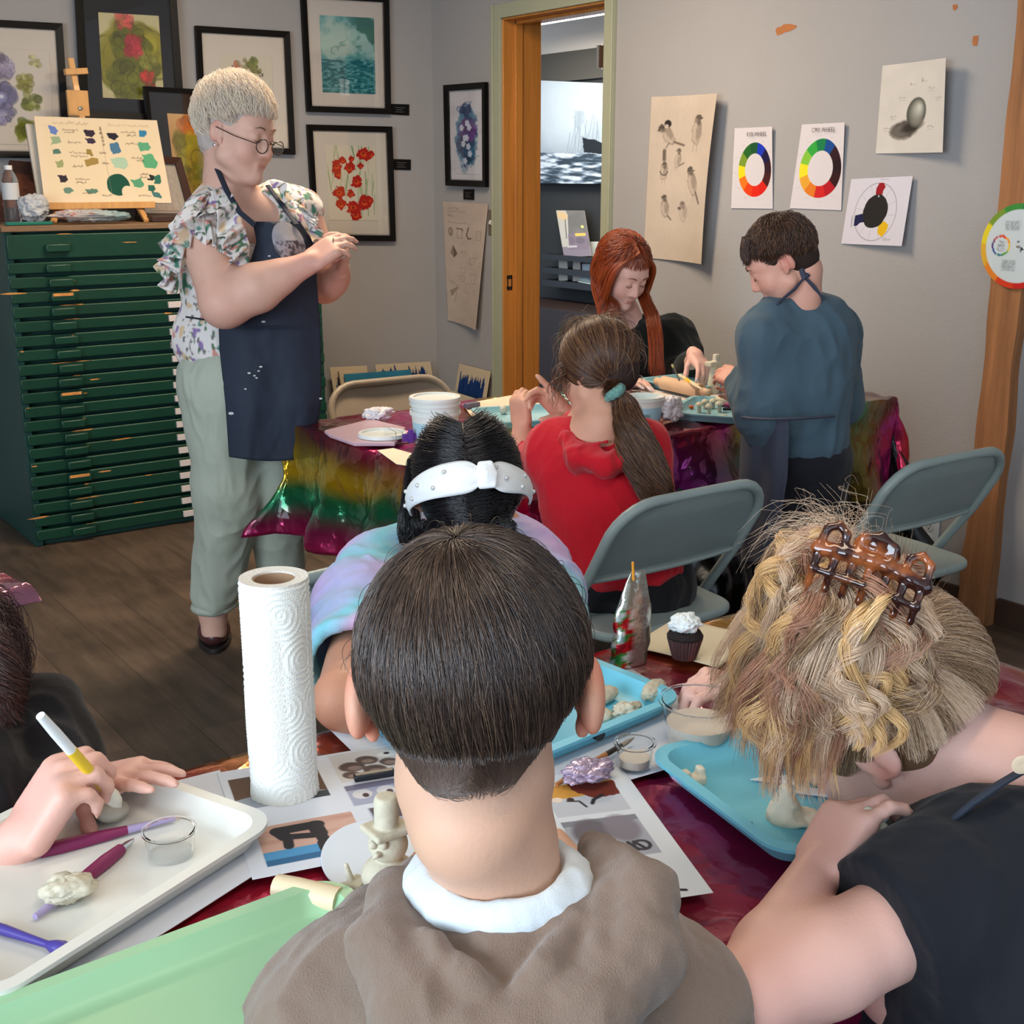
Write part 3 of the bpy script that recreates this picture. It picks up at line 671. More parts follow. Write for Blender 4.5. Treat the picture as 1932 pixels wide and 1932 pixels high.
# birds
p = Pic(210, 400, (200, 184, 168)); p.mul(1 + .02 * p.nz(4, 2) + .015 * p.nz(60, 3, 2, 3, .3))
GD, GM, GLt = (74, 66, 60), (122, 108, 96), (170, 154, 140)
def bird(cx, cy, s, rot, head=(0, -1), dark=1.0, tail=None, beak=None, legs=True, seed=0):
    s = s * 1.3; dark = dark * .85
    a = dark; c, sn = math.cos(rot), math.sin(rot)
    def q(x, y): return (cx + s * (x * c - y * sn), cy + s * (x * sn + y * c) * .5)
    ex = lambda x, y, rx, ry, col, al, so=.35, rr=0, rg=.12, ring=None: p.ell(*q(x, y), s * rx, s * ry * .5 * 1.0, col, rot + rr, al * a, soft=so, rag=rg, rs=30, seed=seed, ring=ring)
    ex(0, 0, .5, .95, GLt, .5); ex(0, 0, .52, .98, GM, .8, .12, ring=.9); ex(.2, -.1, .28, .7, GM, .6, .5, .1); ex(head[0], head[1], .34, .34, GM, .85, .3); ex(head[0] + .03, head[1] - .12, .3, .2, GD, .85, .3)
    if beak: x, y = beak; p.poly([q(head[0] + x * .25, head[1] + y * .25 - .1), q(head[0] + x * .65, head[1] + y * .6), q(head[0] + x * .25, head[1] + y * .25 + .12)], GD, .9 * a)
    if tail: p.line([q(*tail[0]), q(*tail[1])], s * .22, GM, .8 * a); p.line([q(*tail[0]), q(*tail[1])], s * .07, GD, .8 * a)
    ex(head[0] + .1, head[1] + .3, .2, .2, GD, .6, .5)
    if legs:
        for k in (-.2, .2): p.line([q(k, .9), q(k - .05, 1.45)], s * .05, GM, .7 * a)
bird(.28, .235, .105, -.75, (-.15, -1.0), 1.0, ((.1, .9), (.75, 1.9)), (-.8, -.2), False, 1); p.line([(.3, .28), (.26, .31)], .012, GD, .8)
p.ell(.265, .165, .05, .022, (40, 34, 32), .2, .95, soft=.3); p.ell(.25, .18, .028, .012, (206, 192, 178), .2, .9, soft=.5); p.poly([(.205, .173), (.15, .19), (.21, .195)], GD)
bird(.72, .22, .12, 0.02, (.02, -1.02), .95, None, (.9, -.1), True, 2); bird(.45, .385, .075, .2, (-.1, -1.15), .8, ((.4, .6), (1.1, .1)), (-.9, .1), True, 3)
p.line([(.24, .33), (.245, .38)], .06, GM, .8); p.line([(.235, .33), (.24, .38)], .02, GD, .8); bird(.25, .455, .085, 0, (0, -.75), .8, None, None, True, 4); p.line([(.19, .455), (.22, .475), (.28, .475), (.31, .455)], .014, GD, .8)
bird(.72, .52, .115, -.35, (.0, -1.05), .95, ((.2, .8), (.35, 1.8)), (.9, .3), True, 5); bird(.3, .68, .09, -.12, (-.05, -1.1), .9, ((.3, .8), (.7, 1.25)), (-.8, -.3), False, 6); bird(.6, .70, .095, -.1, (-.12, -.8), .55, None, None, False, 7)
p.ell(.53, .675, .03, .01, GD, 0, .7, soft=.5)
wsheet([(1229, 183), (1371, 177), (1341, 498), (1214, 486)], p, 'tan sheet with pencil sketches of seven small birds, between doorway and colour wheels', 'drawing sheet', lambda s, t: .05 * s ** 3 + .012 * np.sin(t * 3) * s, lift=.006)
# colour wheels
def wheel(p, cx, cy, rx, ry, rin, cols, start):
    dx = (p.X - cx) / rx; dy = (p.Y - cy) / ry; d = np.hypot(dx, dy); an = (np.degrees(np.arctan2(dy, dx)) - start) % 360
    m = np.clip((1 - d) * rx / p.px + .5, 0, 1) * np.clip((d - rin) * rx / p.px + .5, 0, 1); n = len(cols); k = np.minimum((an / 360 * n).astype(int), n - 1)
    p.a = p.a * (1 - m[..., None]) + np.array(cols, float)[k] * m[..., None]
    for q in range(12): a = math.radians(start + q * 30 + 14); p.scrib(cx + rx * 1.2 * math.cos(a) - .05, cy + ry * 1.12 * math.sin(a) - .01, .1, .02, (170, 160, 170), .5, q, 4)
p = Pic(150, 290, PAPER)
wheel(p, .56, .52, .41, .335, .6, [(20, 16, 60), (48, 20, 32), (70, 24, 24), (214, 30, 20), (222, 36, 12), (226, 62, 14), (236, 116, 24), (230, 214, 30), (120, 148, 44), (34, 96, 36), (24, 80, 44), (22, 52, 180)], -50)
# hand lettered heading
wsheet([(1386, 242), (1461, 239), (1458, 394), (1379, 393)], p, 'painted colour wheel sheet left of the other wheel, with darker violet and blue', 'colour wheel sheet', lambda s, t: .012 * s ** 2 * (1 - t))
p = Pic(160, 290, PAPER)
wheel(p, .53, .52, .44, .345, .6, [(46, 20, 30), (36, 14, 22), (50, 16, 22), (176, 20, 34), (204, 34, 34), (220, 120, 34), (224, 160, 50), (232, 218, 40), (130, 190, 60), (50, 160, 60), (20, 120, 70), (20, 70, 140)], -50)
wsheet([(1513, 235), (1598, 231), (1587, 397), (1490, 393)], p, 'painted colour wheel sheet directly above the boy, with bright green segments', 'colour wheel sheet', lambda s, t: .012 * s ** 2 * (1 - t))
# headings in hand lettering
ink = mat('marker_ink', (52, 46, 54), .7)
def letters(txt, px, h, m, label_parent=None, name='lettering'):
    c = bpy.data.curves.new(name, 'FONT'); c.body = txt; c.size = h; c.extrude = .0003; c.space_character = 1.1; c.align_x = 'CENTER'; c.offset = -.0002
    o = bpy.data.objects.new(name, c); COL.objects.link(o); pos = PX(px[0], px[1], XR - .016) if label_parent is None else px
    o.rotation_euler = (math.pi / 2, 0, -math.pi / 2); o.data.materials.append(m); return o, pos
for txt, px, par in (('RYB WHEEL', (1427, 257), 'colour_wheel_sheet'), ('CMY WHEEL', (1553, 249), 'colour_wheel_sheet.001')):
    o, pos = letters(txt, px, .017, ink); P_ = bpy.data.objects[par]; bpy.context.view_layer.update(); me = bpy.data.meshes.new_from_object(o.evaluated_get(bpy.context.evaluated_depsgraph_get())); rot = o.rotation_euler.copy(); bpy.data.objects.remove(o)
    o = bpy.data.objects.new('lettering', me); COL.objects.link(o); o.rotation_euler = rot; o.parent = P_; o.location = Vector(pos - A(*P_.location)); o.scale = (1.0, 1.3, 1)
# sphere study
p = Pic(190, 220, (206, 200, 192)); p.mul(1 + .015 * p.nz(5, 7))
p.ell(.4, .74, .2, .1, (70, 64, 58), -.15, .9, soft=.35, rag=.08, rs=20); p.ell(.33, .76, .12, .07, (120, 112, 104), -.1, .6, soft=.7); p.ell(.52, .71, .16, .05, (40, 36, 32), -.25, .8, soft=.6)
for k in range(14): f = k / 13; p.ell(.575 + .045 * f, .555 - .055 * f, .145 * (1 - .85 * f), .165 * (1 - .85 * f), [70 + 125 * f ** .8] * 2 + [62 + 122 * f ** .8], .2, .9 if k else 1, soft=.12 + .1 * f)
p.ell(.6, .66, .09, .05, (140, 132, 124), 0, .5, soft=.8)
for i, (x, y) in enumerate([(.3, .36), (.46, .2), (.64, .17), (.74, .28), (.86, .39), (.17, .57), (.09, .7), (.75, .7)]): p.scrib(x, y, .1 if i not in (1, 2) else .02, .03 if i not in (1, 2) else .06, (130, 122, 116), .7, i, 5); p.scrib(x + .01, y + .035, .08, .02, (140, 132, 126), .5, i + 20, 4)
wsheet([(1665, 124), (1806, 111), (1795, 288), (1652, 290)], p, 'white sheet with a shaded pencil ball, topmost on the right wall', 'drawing sheet', lambda s, t: .045 * s ** 1.5 + .012 * (1 - t) * s)
# black centre wheel
p = Pic(190, 200, (208, 204, 214)); p.ell(.49, .51, .345, .435, (150, 146, 156), 0, .9, soft=.02, ring=.97)
for q in range(12): a = math.radians(q * 30 + 8); p.line([(.49 + .22 * math.cos(a), .51 + .28 * math.sin(a)), (.49 + .34 * math.cos(a), .51 + .43 * math.sin(a))], .005, (160, 156, 166), .8)
p.poly([(.46, .3), (.45, .16), (.49, .08), (.56, .08), (.6, .14), (.57, .2), (.56, .3)], (150, 20, 30)); p.poly([(.34, .53), (.3, .53), (.17, .56), (.17, .72), (.22, .72), (.27, .67), (.36, .66)], (28, 30, 70)); p.poly([(.58, .7), (.66, .64), (.74, .7), (.72, .8), (.66, .88), (.58, .82)], (222, 176, 22))
p.ell(.49, .5, .195, .25, (34, 32, 32), .2, 1, rag=.05, rs=6); p.rect(.5, .26, .52, .29, (200, 190, 190)); p.scrib(.5, .01, .13, .03, (120, 116, 124), .8, 3, 6); p.line([(.12, .56), (.13, .74)], .008, (90, 86, 96)); p.scrib(.68, .88, .12, .06, (120, 116, 124), .8, 9, 6)
wsheet([(1606, 338), (1726, 332), (1712, 464), (1587, 460)], p, 'white sheet with a black disc and three colour dabs in a thin circle', 'colour wheel sheet', lambda s, t: .02 * s * t + .01 * s)
# printed wheel disc on the post
c = PX(1921, 465, XR - .055); root = empty('colour_wheel_disc', c, 'round cardboard colour wheel with rainbow rim hanging on the wooden post', 'colour wheel')
N_ = 160; p = Pic(N_, N_, (205, 214, 216)); 
wc = [(40, 130, 150), (60, 60, 140), (120, 40, 120), (170, 30, 60), (200, 34, 30), (214, 60, 30), (226, 130, 40), (224, 170, 50), (228, 206, 40), (120, 150, 50), (60, 140, 60), (20, 120, 70)]
p.rect(.3, .2, .5, .32, (180, 190, 192), .6); p.rect(.3, .66, .5, .8, (180, 190, 192), .6); dx, dy = p.X - .27, p.Y - .5; d = np.hypot(dx, dy); an = (np.degrees(np.arctan2(dy, dx)) + 60) % 360
rb = [(240, 150, 40), (232, 200, 60), (90, 160, 70), (40, 120, 130), (40, 80, 150), (80, 50, 120), (180, 30, 50), (220, 60, 30)]; k = np.minimum((an / 45).astype(int), 7); m = ((d < .125) & (d > .1)); p.a[m] = np.array(rb, float)[k][m]
for q in range(5): p.scrib(.23, .44 + q * .026, .09, .02, (90, 90, 100), .7, q, 6)
for q in range(7): p.scrib(.31, .21 + q * .015, .17, .012, (120, 130, 134), .6, q, 9); p.scrib(.31, .67 + q * .017, .17, .012, (120, 130, 134), .6, q + 9, 9)
p.poly([(.53, .5), (.58, .53), (.53, .57)], (60, 60, 64)); p.rect(.48, .44, .51, .46, (90, 90, 90)); dx, dy = p.X - .5, p.Y - .5; d = np.hypot(dx, dy); an = (np.degrees(np.arctan2(dy, dx)) + 60) % 360
k = np.minimum((an / 30).astype(int), 11); m = d > .43; p.a[m] = np.array(wc, float)[k][m]
R_ = .125; img = p.lin(); V = []; Cc = []; F = []; nr, na = 40, 96
for i in range(nr + 1):
    for j in range(na):
        r_ = R_ * i / nr; a = 2 * math.pi * j / na; V.append(c + A(0, -r_ * math.cos(a), -r_ * math.sin(a))); x = .5 + .5 * i / nr * math.cos(a); y = .5 + .5 * i / nr * math.sin(a); Cc.append(img[min(N_ - 1, int(y * N_)), min(N_ - 1, int(x * N_))])
F = [(i * na + j, i * na + (j + 1) % na, (i + 1) * na + (j + 1) % na, (i + 1) * na + j) for i in range(nr) for j in range(na)]
meshobj('printed_face', V, F, vcg, root, False, np.array(Cc)); MB().lathe([(R_, -.0015), (R_, -.0003)], c, 96, (-1, 0, 0)).build('card_back', mat('card_white', (200, 200, 196), .7), root)
MB().lathe([(0, 0), (.005, 0), (.004, .003), (0, .004)], c + A(-.001, 0, 0), 16, (-1, 0, 0)).build('rivet', steel, root)

# ------------------------------------------------------------------ hall: seascape, leaflet stand
def HP(u, v, dx=0): return PX(u, v, HX - dx)
p = Pic(260, 260, (168, 180, 186)); p.mul(1.08 - .18 * p.Y + .06 * p.nz(4, 3)); p.ell(.3, .3, .4, .3, (196, 206, 210), 0, .6, soft=.8)
p.mixm(np.clip(.5 - np.abs(p.X - .62 - .05 * p.nz(5, 3)) * 5, 0, 1) * np.clip(.5 + 1.6 * p.nz(16, 9), 0, 1) * (p.Y > .28) * (p.Y < .7), (96, 110, 118), .7)
for q in range(14): x = .45 + .03 * q; p.line([(x, .68), (x + r.uniform(-.06, .1), .3 + .2 * r.random())], .006, (90, 104, 112), .45)
p.rect(-1, .7, 2, 2, (112, 126, 138), 1, .004, 30); wv = p.nz(7, 5, 4, 1, 5); p.mixm(np.clip(wv * 2.4, 0, 1) * (p.Y > .7), (40, 52, 62), .85); p.mixm(np.clip(-wv * 2.4 - .2, 0, 1) * (p.Y > .7), (214, 222, 226), .9)
p.poly([(.62, .54), (.7, .56), (.76, .56), (.85, .6), (.86, .62), (.9, .66), (.93, .64), (1.05, .6), (1.05, .72), (.64, .69)], (28, 32, 38), 1, .004, 30)
Q = [HP(u, v, .045) for u, v in [(1000, 151), (1165, 158), (1165, 347), (1000, 346)]]; o = sheet('canvas', Q, p, vc, None, th=.025, loc=Q[3], n=A(-1, 0, 0)); tag(o, 'grey seascape canvas with a dark boat, seen on the hall wall through the doorway', 'canvas')
# leaflet rack
blk = mat('black_shelf', (26, 26, 28), .45); rack = empty('leaflet_rack', HP(1090, 520, .1), 'black wire leaflet rack on the dark hall wall seen through the doorway', 'leaflet rack')
b = MB()
for v in (486, 512, 536): a_, c_ = HP(1052, v, .02), HP(1140, v, .02); b.bb(a_ + A(-.12, .02, -.004), c_ + A(0, -.02, .004))
a_, c_ = HP(1052, 486, .02), HP(1140, 540, .02); b.bb((HX - .02, c_[1], c_[2]), (HX - .012, a_[1], a_[2])); b.build('shelf', blk, rack)
def flat(px, dx, cols, label, cat, lean=0.0, pic=None, th=.004):
    Q = [HP(u, v, dx + (lean if i > 1 else 0)) for i, (u, v) in enumerate(px)]; p_ = pic or Pic(24, 40, cols)
    o = sheet(cat.replace(' ', '_'), Q, p_, vcg, None, th=th, loc=Q[3], n=A(-1, 0, 0)); return tag(o, label, cat)
p = Pic(90, 150, (112, 106, 96)); p.mul(1 + .06 * p.nz(4, 2)); p.poly([(0, 0), (.35, 0), (.4, .1), (.3, .6), (.33, .8), (.1, .9), (0, .9)], (186, 178, 160)); p.ell(.18, .12, .18, .09, (214, 176, 120), 0, .9, soft=.4, rag=.3); p.line([(.28, .2), (.22, .6)], .03, (84, 76, 66))
p.rect(0, .78, 1, 1, (132, 118, 124)); p.poly([(.3, .5), (1, .48), (.95, .85), (.25, .85)], (126, 108, 116)); p.rect(.55, .5, .92, .56, (226, 190, 74)); p.ell(.85, .36, .05, .03, (238, 226, 110), 0, 1); p.rect(.2, .76, .55, .8, (190, 182, 176)); p.ell(.7, .66, .16, .07, (100, 88, 92), 0, .8); p.ell(.4, .65, .1, .08, (110, 96, 100), 0, .8)
flat([(1049, 397), (1102, 397), (1116, 483), (1064, 486)], .05, None, 'tall booklet with a grey and lilac cover leaning on the hall rack', 'booklet', .06, p, .008)
flat([(1108, 456), (1140, 456), (1140, 486), (1116, 486)], .03, (206, 212, 204), 'plain pale card behind the tall booklet on the hall rack', 'card', .02)
flat([(1054, 491), (1071, 491), (1071, 529), (1054, 531)], .09, (150, 142, 124), 'tan leaflet, leftmost in the lower row of the hall rack', 'leaflet', .02)
flat([(1081, 492), (1095, 492), (1096, 531), (1080, 531)], .09, (140, 130, 114), 'tan leaflet, second from the left in the lower row of the hall rack', 'leaflet', .02)
p = Pic(50, 40, (120, 130, 134)); 
for q in range(4): p.rect(.15, .2 + q * .18, .7, .27 + q * .18, (160, 168, 170), .7)
flat([(1098, 498), (1122, 497), (1120, 512), (1098, 513)], .1, None, 'small grey printed card above the pale brochure on the hall rack', 'card', .01, p)
p = Pic(60, 50, (150, 164, 158)); p.ell(.7, .4, .16, .3, (96, 112, 108), 0, 1, ring=.7); p.rect(0, .82, 1, .9, (110, 110, 96))
flat([(1098, 516), (1124, 514), (1122, 538), (1090, 532)], .1, None, 'pale green brochure with an oval mark, lowest on the hall rack', 'brochure', .03, p)
# dark bench behind the young woman
b = MB(); a_ = HP(1030, 545, 0); b.bb((HX - .45, 5.3, 0), (HX - .02, 6.9, .60)); o = b.build('hall_cupboard', mat('dark_brown_wood', (38, 22, 16), .5, var=.2, scale=6, stretch=(1, 6, 1)), bev=.004, loc=(HX - .2, 5.9, .05)); tag(o, 'dark brown low cupboard against the hall wall under the leaflet rack', 'cupboard')
# ================================================================== flat file cabinet
green = mat('green_enamel', (12, 58, 43), 0.42, var=0.16, scale=7, bump=0.25, bscale=30, coat=.1)
green_d = mat('green_side', (30, 72, 66), 0.5, var=0.12, scale=5)
ply = mat('worn_ply', (124, 96, 70), .6, var=.2, scale=20, stretch=(1, 6, 6)); bare = mat('bare_wood_chip', (204, 138, 72), .7, var=.25, scale=60)
CX0, CX1, CY, CZ = 1.205, 2.492, 4.835, 1.205
cab = empty('flat_file_cabinet', ((CX0 + CX1) / 2, 5.15, 0), 'tall worn green wooden flat file cabinet with many shallow drawers against the back wall', 'cabinet')
MB().bb((CX0, CY + .012, 0.0), (CX0 + .03, YB - .03, CZ)).bb((CX1 - .03, CY + .012, 0), (CX1, YB - .03, CZ)).bb((CX0 + .03, YB - .05, 0), (CX1 - .03, YB - .03, CZ)).bb((CX0 + .03, CY + .03, 0), (CX1 - .03, YB - .05, .02)).bb((CX0 + .03, CY + .06, .02), (CX1 - .03, CY + .07, CZ)).build('carcass', green_d, cab, bev=.003)
MB().bb((CX0 - .012, CY - .012, CZ), (CX1 + .012, YB - .02, CZ + .02)).build('cabinet_top', ply, cab, bev=.003)
zs = [(1.105, 1.195)]; nd = 20; z1 = 1.093; hh = (z1 - .012) / nd
for k in range(nd): zs.append((z1 - hh * (k + 1) + .013, z1 - hh * k))
labm = mat('label_card', (208, 196, 192), .7); rnd = random.Random(3)
for k, (a, b_) in enumerate(zs):
    jy = rnd.uniform(-.006, .004); jx = rnd.uniform(-.004, .004)
    d = MB().bb((CX0 + .004 + jx, CY + jy, a), (CX1 - .004 + jx, CY + .03, b_)).build('drawer', green, cab, bev=.004)
    hx = CX0 + .185 + rnd.uniform(-.006, .006); hz = a + (b_ - a) * .45
    MB().bb((hx - .046, CY + jy - .022, hz - .017), (hx + .046, CY + jy, hz + .014)).build('pull', green, d, bev=.005)
    hx2 = CX1 - .185; MB().bb((hx2 - .046, CY + jy - .022, hz - .017), (hx2 + .046, CY + jy, hz + .014)).build('pull', green, d, bev=.005)
    if k > 0: MB().bb((1.800, CY + jy - .012, hz - .012), (1.860, CY + jy, hz + .012)).build('label_holder', labm, d, bev=.001)
    cm = MB(); nchip = 0          # chips of bare wood on the drawer edges
    for q in range(rnd.randint(1, 2)):
        x = rnd.uniform(CX0 + .02, CX0 + .62) if q else (CX0 + .02 if k % 4 == 3 else hx + .03); w_ = rnd.uniform(.008, .05 + .05 * (k % 5 == 3)); h_ = rnd.uniform(.0015, .0045); zz = b_ - h_ * .5 if rnd.random() < .7 else rnd.uniform(a + .01, b_ - .01)
        n = 6; P = [(x + w_ * math.cos(6.28 * i / n) * rnd.uniform(.6, 1.1), CY + jy - .0008, zz + h_ * math.sin(6.28 * i / n) * rnd.uniform(.5, 1.1)) for i in range(n)]; MB().prism(P, .001, (0, 1, 0)).build('paint_chip', bare, d)
    if k in (3, 10, 16): nchip = 1; cm.bb((hx - .05 + .01, CY + jy - .0235, hz + .004), (hx + .035, CY + jy - .02, hz + .0148))
    if nchip: cm.build('paint_chip', bare, d)

# ------------------------------------------------------------------ on the cabinet
TOPZ = CZ + .02
woodm = mat('beech_easel', (214, 160, 98), .5, var=.12, scale=6, stretch=(8, 8, 1), coat=.1)
def pyy(u, v, y): return PY(u, v, y)
ez = empty('table_easel', pyy(190, 410, 5.2), 'small beech tabletop easel holding the paint swatch board on the cabinet', 'easel')
def bar(b, p, q, w_, t): p, q = A(*p), A(*q); d = q - p; L_ = np.linalg.norm(d); x, y, z = frame_from(d, (0, 1, 0)); b.box((p + q) / 2, (w_, t, L_), np.stack([x, y, z], 1)); return b
LZ = TOPZ + .004
def onz(u, y, z=LZ): q = pyy(u, 400, y); return A(q[0], y, z)
b1 = MB(); bar(b1, pyy(133, 110, 5.34), onz(190, 5.22), .024, .016); b1.build('mast', woodm, ez, bev=.002)
b1 = MB(); bar(b1, pyy(108, 395, 5.12), onz(98, 5.0), .022, .014); b1.build('leg', woodm, ez, bev=.002)
b1 = MB(); bar(b1, pyy(258, 385, 5.12), onz(276, 5.0), .022, .014); b1.build('leg', woodm, ez, bev=.002)
b1 = MB(); bar(b1, pyy(150, 215, 5.30), A(pyy(165, 400, 5.3)[0], 5.42, LZ), .02, .014); b1.build('leg', woodm, ez, bev=.002)
b1 = MB(); bar(b1, pyy(88, 389, 5.08), pyy(289, 386, 5.08), .026, .05); b1.build('ledge', woodm, ez, bev=.002)
b1 = MB(); bar(b1, pyy(122, 136, 5.32), pyy(164, 134, 5.32), .024, .03); b1.build('top_clamp', woodm, ez, bev=.002)
b1 = MB(); a_ = pyy(140, 180, 5.30); b1.box(a_ + A(.012, 0, -.03), (.085, .02, .1)); b1.build('slider', woodm, ez, bev=.003)
b1 = MB(); b1.lathe([(.008, 0), (.008, .02), (.004, .022)], pyy(150, 205, 5.245), 12, (0, -1, 0)); b1.build('screw_knob', steel, ez)
# canvas pad behind and swatch board
pw = Pic(20, 20, (226, 214, 196)); Q = [pyy(u, v, y) for (u, v), y in zip([(49, 233), (150, 238), (160, 386), (74, 384)], (5.24, 5.24, 5.12, 5.12))]
o = sheet('canvas_pad', Q, pw, vc, None, th=.02, loc=Q[3], n=A(0, -1, 0)); tag(o, 'cream canvas pad edge showing behind the left side of the swatch board', 'pad')
p = Pic(300, 190, (226, 206, 176)); p.rect(.06, .08, .96, .93, (222, 204, 164), .35, .01, 6); p.scrib(.14, .045, .28, .045, (150, 128, 100), .8, 1, 14); p.scrib(.58, .05, .34, .045, (166, 144, 116), .7, 2, 16)
def sw(x, y, w_, h_, c, rag=.02, seed=0, al=.95):
    w_ *= .85; h_ *= .8; rag *= .5; p.poly([(x - w_ / 2, y - h_ / 2), (x + w_ * .3, y - h_ * .55), (x + w_ / 2, y + h_ * .1), (x + w_ * .2, y + h_ / 2), (x - w_ * .4, y + h_ * .45)], c, al, rag, 14, seed)
for i, (x, y, w_, h_, c) in enumerate([(.13, .16, .07, .08, (96, 122, 190)), (.15, .29, .1, .1, (146, 166, 132)), (.155, .42, .08, .07, (74, 112, 100)), (.165, .55, .09, .09, (146, 156, 104)), (.165, .74, .1, .11, (40, 32, 44)), (.19, .86, .12, .08, (94, 130, 116)), (.37, .87, .11, .07, (84, 120, 106)), (.42, .18, .11, .1, (42, 30, 52)), (.42, .29, .09, .09, (52, 38, 66)), (.41, .42, .08, .08, (148, 122, 60)), (.41, .53, .12, .1, (156, 128, 66)),
    (.6, .22, .1, .1, (30, 26, 42)), (.62, .36, .1, .15, (66, 112, 146)), (.64, .53, .14, .14, (166, 196, 170)), (.86, .17, .08, .12, (42, 122, 166)), (.86, .33, .12, .14, (84, 160, 122)), (.88, .5, .14, .18, (80, 162, 116)), (.86, .7, .07, .08, (28, 36, 40)), (.92, .73, .08, .14, (38, 104, 88)), (.75, .77, .11, .12, (78, 150, 112)), (.85, .82, .09, .09, (32, 96, 80)), (.9, .91, .09, .08, (60, 110, 112))]): sw(x, y, w_, h_, c, .035, i)
p.ell(.59, .79, .09, .13, (18, 76, 60), 0, 1, rag=.05); p.ell(.66, .88, .05, .08, (226, 206, 176), 0, 1); p.line([(.51, .1), (.53, .92)], .003, (150, 130, 110), .8)
for i, (x, y, w_) in enumerate([(.21, .13, .12), (.22, .16, .08), (.24, .28, .1), (.24, .4, .13), (.25, .44, .13), (.25, .56, .08), (.26, .71, .11), (.26, .75, .08), (.48, .4, .05), (.49, .52, .05), (.68, .14, .13), (.72, .18, .08), (.7, .28, .1), (.73, .45, .09), (.77, .48, .06), (.78, .64, .07), (.78, .68, .05), (.3, .87, .06), (.45, .9, .07), (.74, .9, .1), (.5, .16, .02)]): p.scrib(x, y, w_, .03, (84, 70, 58), .85, i, 7)
for q in range(5): p.scrib(.505 + .003 * q, .1 + q * .045, .015, .05, (84, 70, 58), .8, q + 50, 3)
Q = [pyy(u, v, y) for (u, v), y in zip([(64, 219), (296, 227), (324, 383), (84, 382)], (5.2, 5.2, 5.07, 5.07))]
o = sheet('swatch_board', Q, p, vc, None, th=.006, loc=Q[3], n=A(0, -1, 0)); tag(o, 'cream board of green and blue paint swatches with handwritten notes on the small easel', 'swatch board')
# small signature scroll etc. water bottle
clear = mat('clear_plastic', (235, 240, 240), .08, trans=.95, ior=1.2, spec=.5)
def bottle():
    c = onz(24, 5.06); r = empty('water_bottle', c, 'clear plastic water bottle with a white label, far left on the cabinet', 'bottle')
    R = .031; prof = [(0, 0), (R * .8, 0), (R, .008), (R, .02), (R * .94, .03), (R, .04), (R * .94, .05), (R, .06), (R, .14), (R * .95, .15), (R, .158), (R * .7, .185), (R * .4, .197), (R * .38, .2)]
    MB().lathe(prof, c, 28).build('bottle_body', clear, r, True)
    MB().lathe([(R * 1.01, .088), (R * 1.01, .15)], c, 28).build('label', mat('bottle_label', (200, 202, 204), .5), r, True)
    MB().lathe([(R * .46, .198), (R * .46, .214), (0, .215)], c, 20).build('bottle_cap', mat('cap_white', (224, 226, 226), .4), r, True)
bottle()
# crumpled bags
def crumple(name, c, r, m, label, cat, seed=0, amp=.35, fr=3.0, h=None, group=None, colf=None, n=40, rot=0, parent=None, sharp=True):
    V = []; c = A(*c); r = A(*r); F = []; R = rotz(rot)
    for i in range(n + 1):
        for j in range(n * 2):
            th = math.pi * i / n; ph = math.pi * j / n; V.append((math.sin(th) * math.cos(ph), math.sin(th) * math.sin(ph), math.cos(th)))
    V = np.array(V); d = 1 + amp * (vnoise(V * fr * .8, seed) * .7) + amp * .55 * (.25 - np.abs(vnoise(V * fr * 1.7, seed + 3))) + amp * .35 * (.25 - np.abs(vnoise(V * fr * 3.4, seed + 5))) + amp * .10 * vnoise(V * fr * 7, seed + 9)
    V = (V * d[:, None] * r) @ R.T; V[:, 2] -= V[:, 2].min(); V = V + c
    F = np.array([(i * 2 * n + j, (i + 1) * 2 * n + j, (i + 1) * 2 * n + (j + 1) % (2 * n), i * 2 * n + (j + 1) % (2 * n)) for i in range(n) for j in range(2 * n)])
    o = meshobj(name, V, F, m, parent, True, colf(V) if colf else None, None if parent else c)
    if label: tag(o, label, cat, group)
    return o
bagm = mat('thin_white_plastic', 'vc', .25, trans=.25, ior=1.2)
c = onz(64, 5.0); crumple('plastic_bag', c, (.055, .05, .048), bagm, 'crumpled white plastic bag beside the water bottle on the cabinet', 'plastic bag', 4, .5, 2.4, colf=lambda V: lin((205, 208, 214)) * np.ones((len(V), 1)))
c = onz(172, 4.94)
def bagcol(V):
    t = np.clip((V[:, 0] - c[0] + .11) / .22, 0, 1)[:, None]; a = lin((214, 196, 190)) * (1 - t) + lin((168, 196, 200)) * t; n = vnoise(V * 60, 3)[:, None]; return np.where((n > .45) & (t < .5), lin((196, 90, 80)), a)
crumple('plastic_bag', c, (.14, .05, .022), bagm, 'flat crumpled blue and pink plastic bag under the easel ledge', 'plastic bag', 9, .5, 3, colf=bagcol)
o = MB().box(onz(52, 4.93) + A(0, 0, .003), (.17, .03, .012), rotz(.05)).build('green_ruler', mat('teal_plastic', (24, 110, 96), .4), loc=onz(52, 4.93), bev=.002); tag(o, 'flat teal strip lying at the cabinet edge in front of the bottle', 'ruler')
o = MB().box(A(2.02, 5.06, TOPZ + .012), (.42, .2, .024)).build('dark_box', mat('dark_brown_box', (58, 36, 30), .55), loc=(2.02, 5.06, TOPZ), bev=.003); tag(o, 'flat dark brown box lying on the cabinet behind the easel leg', 'box')

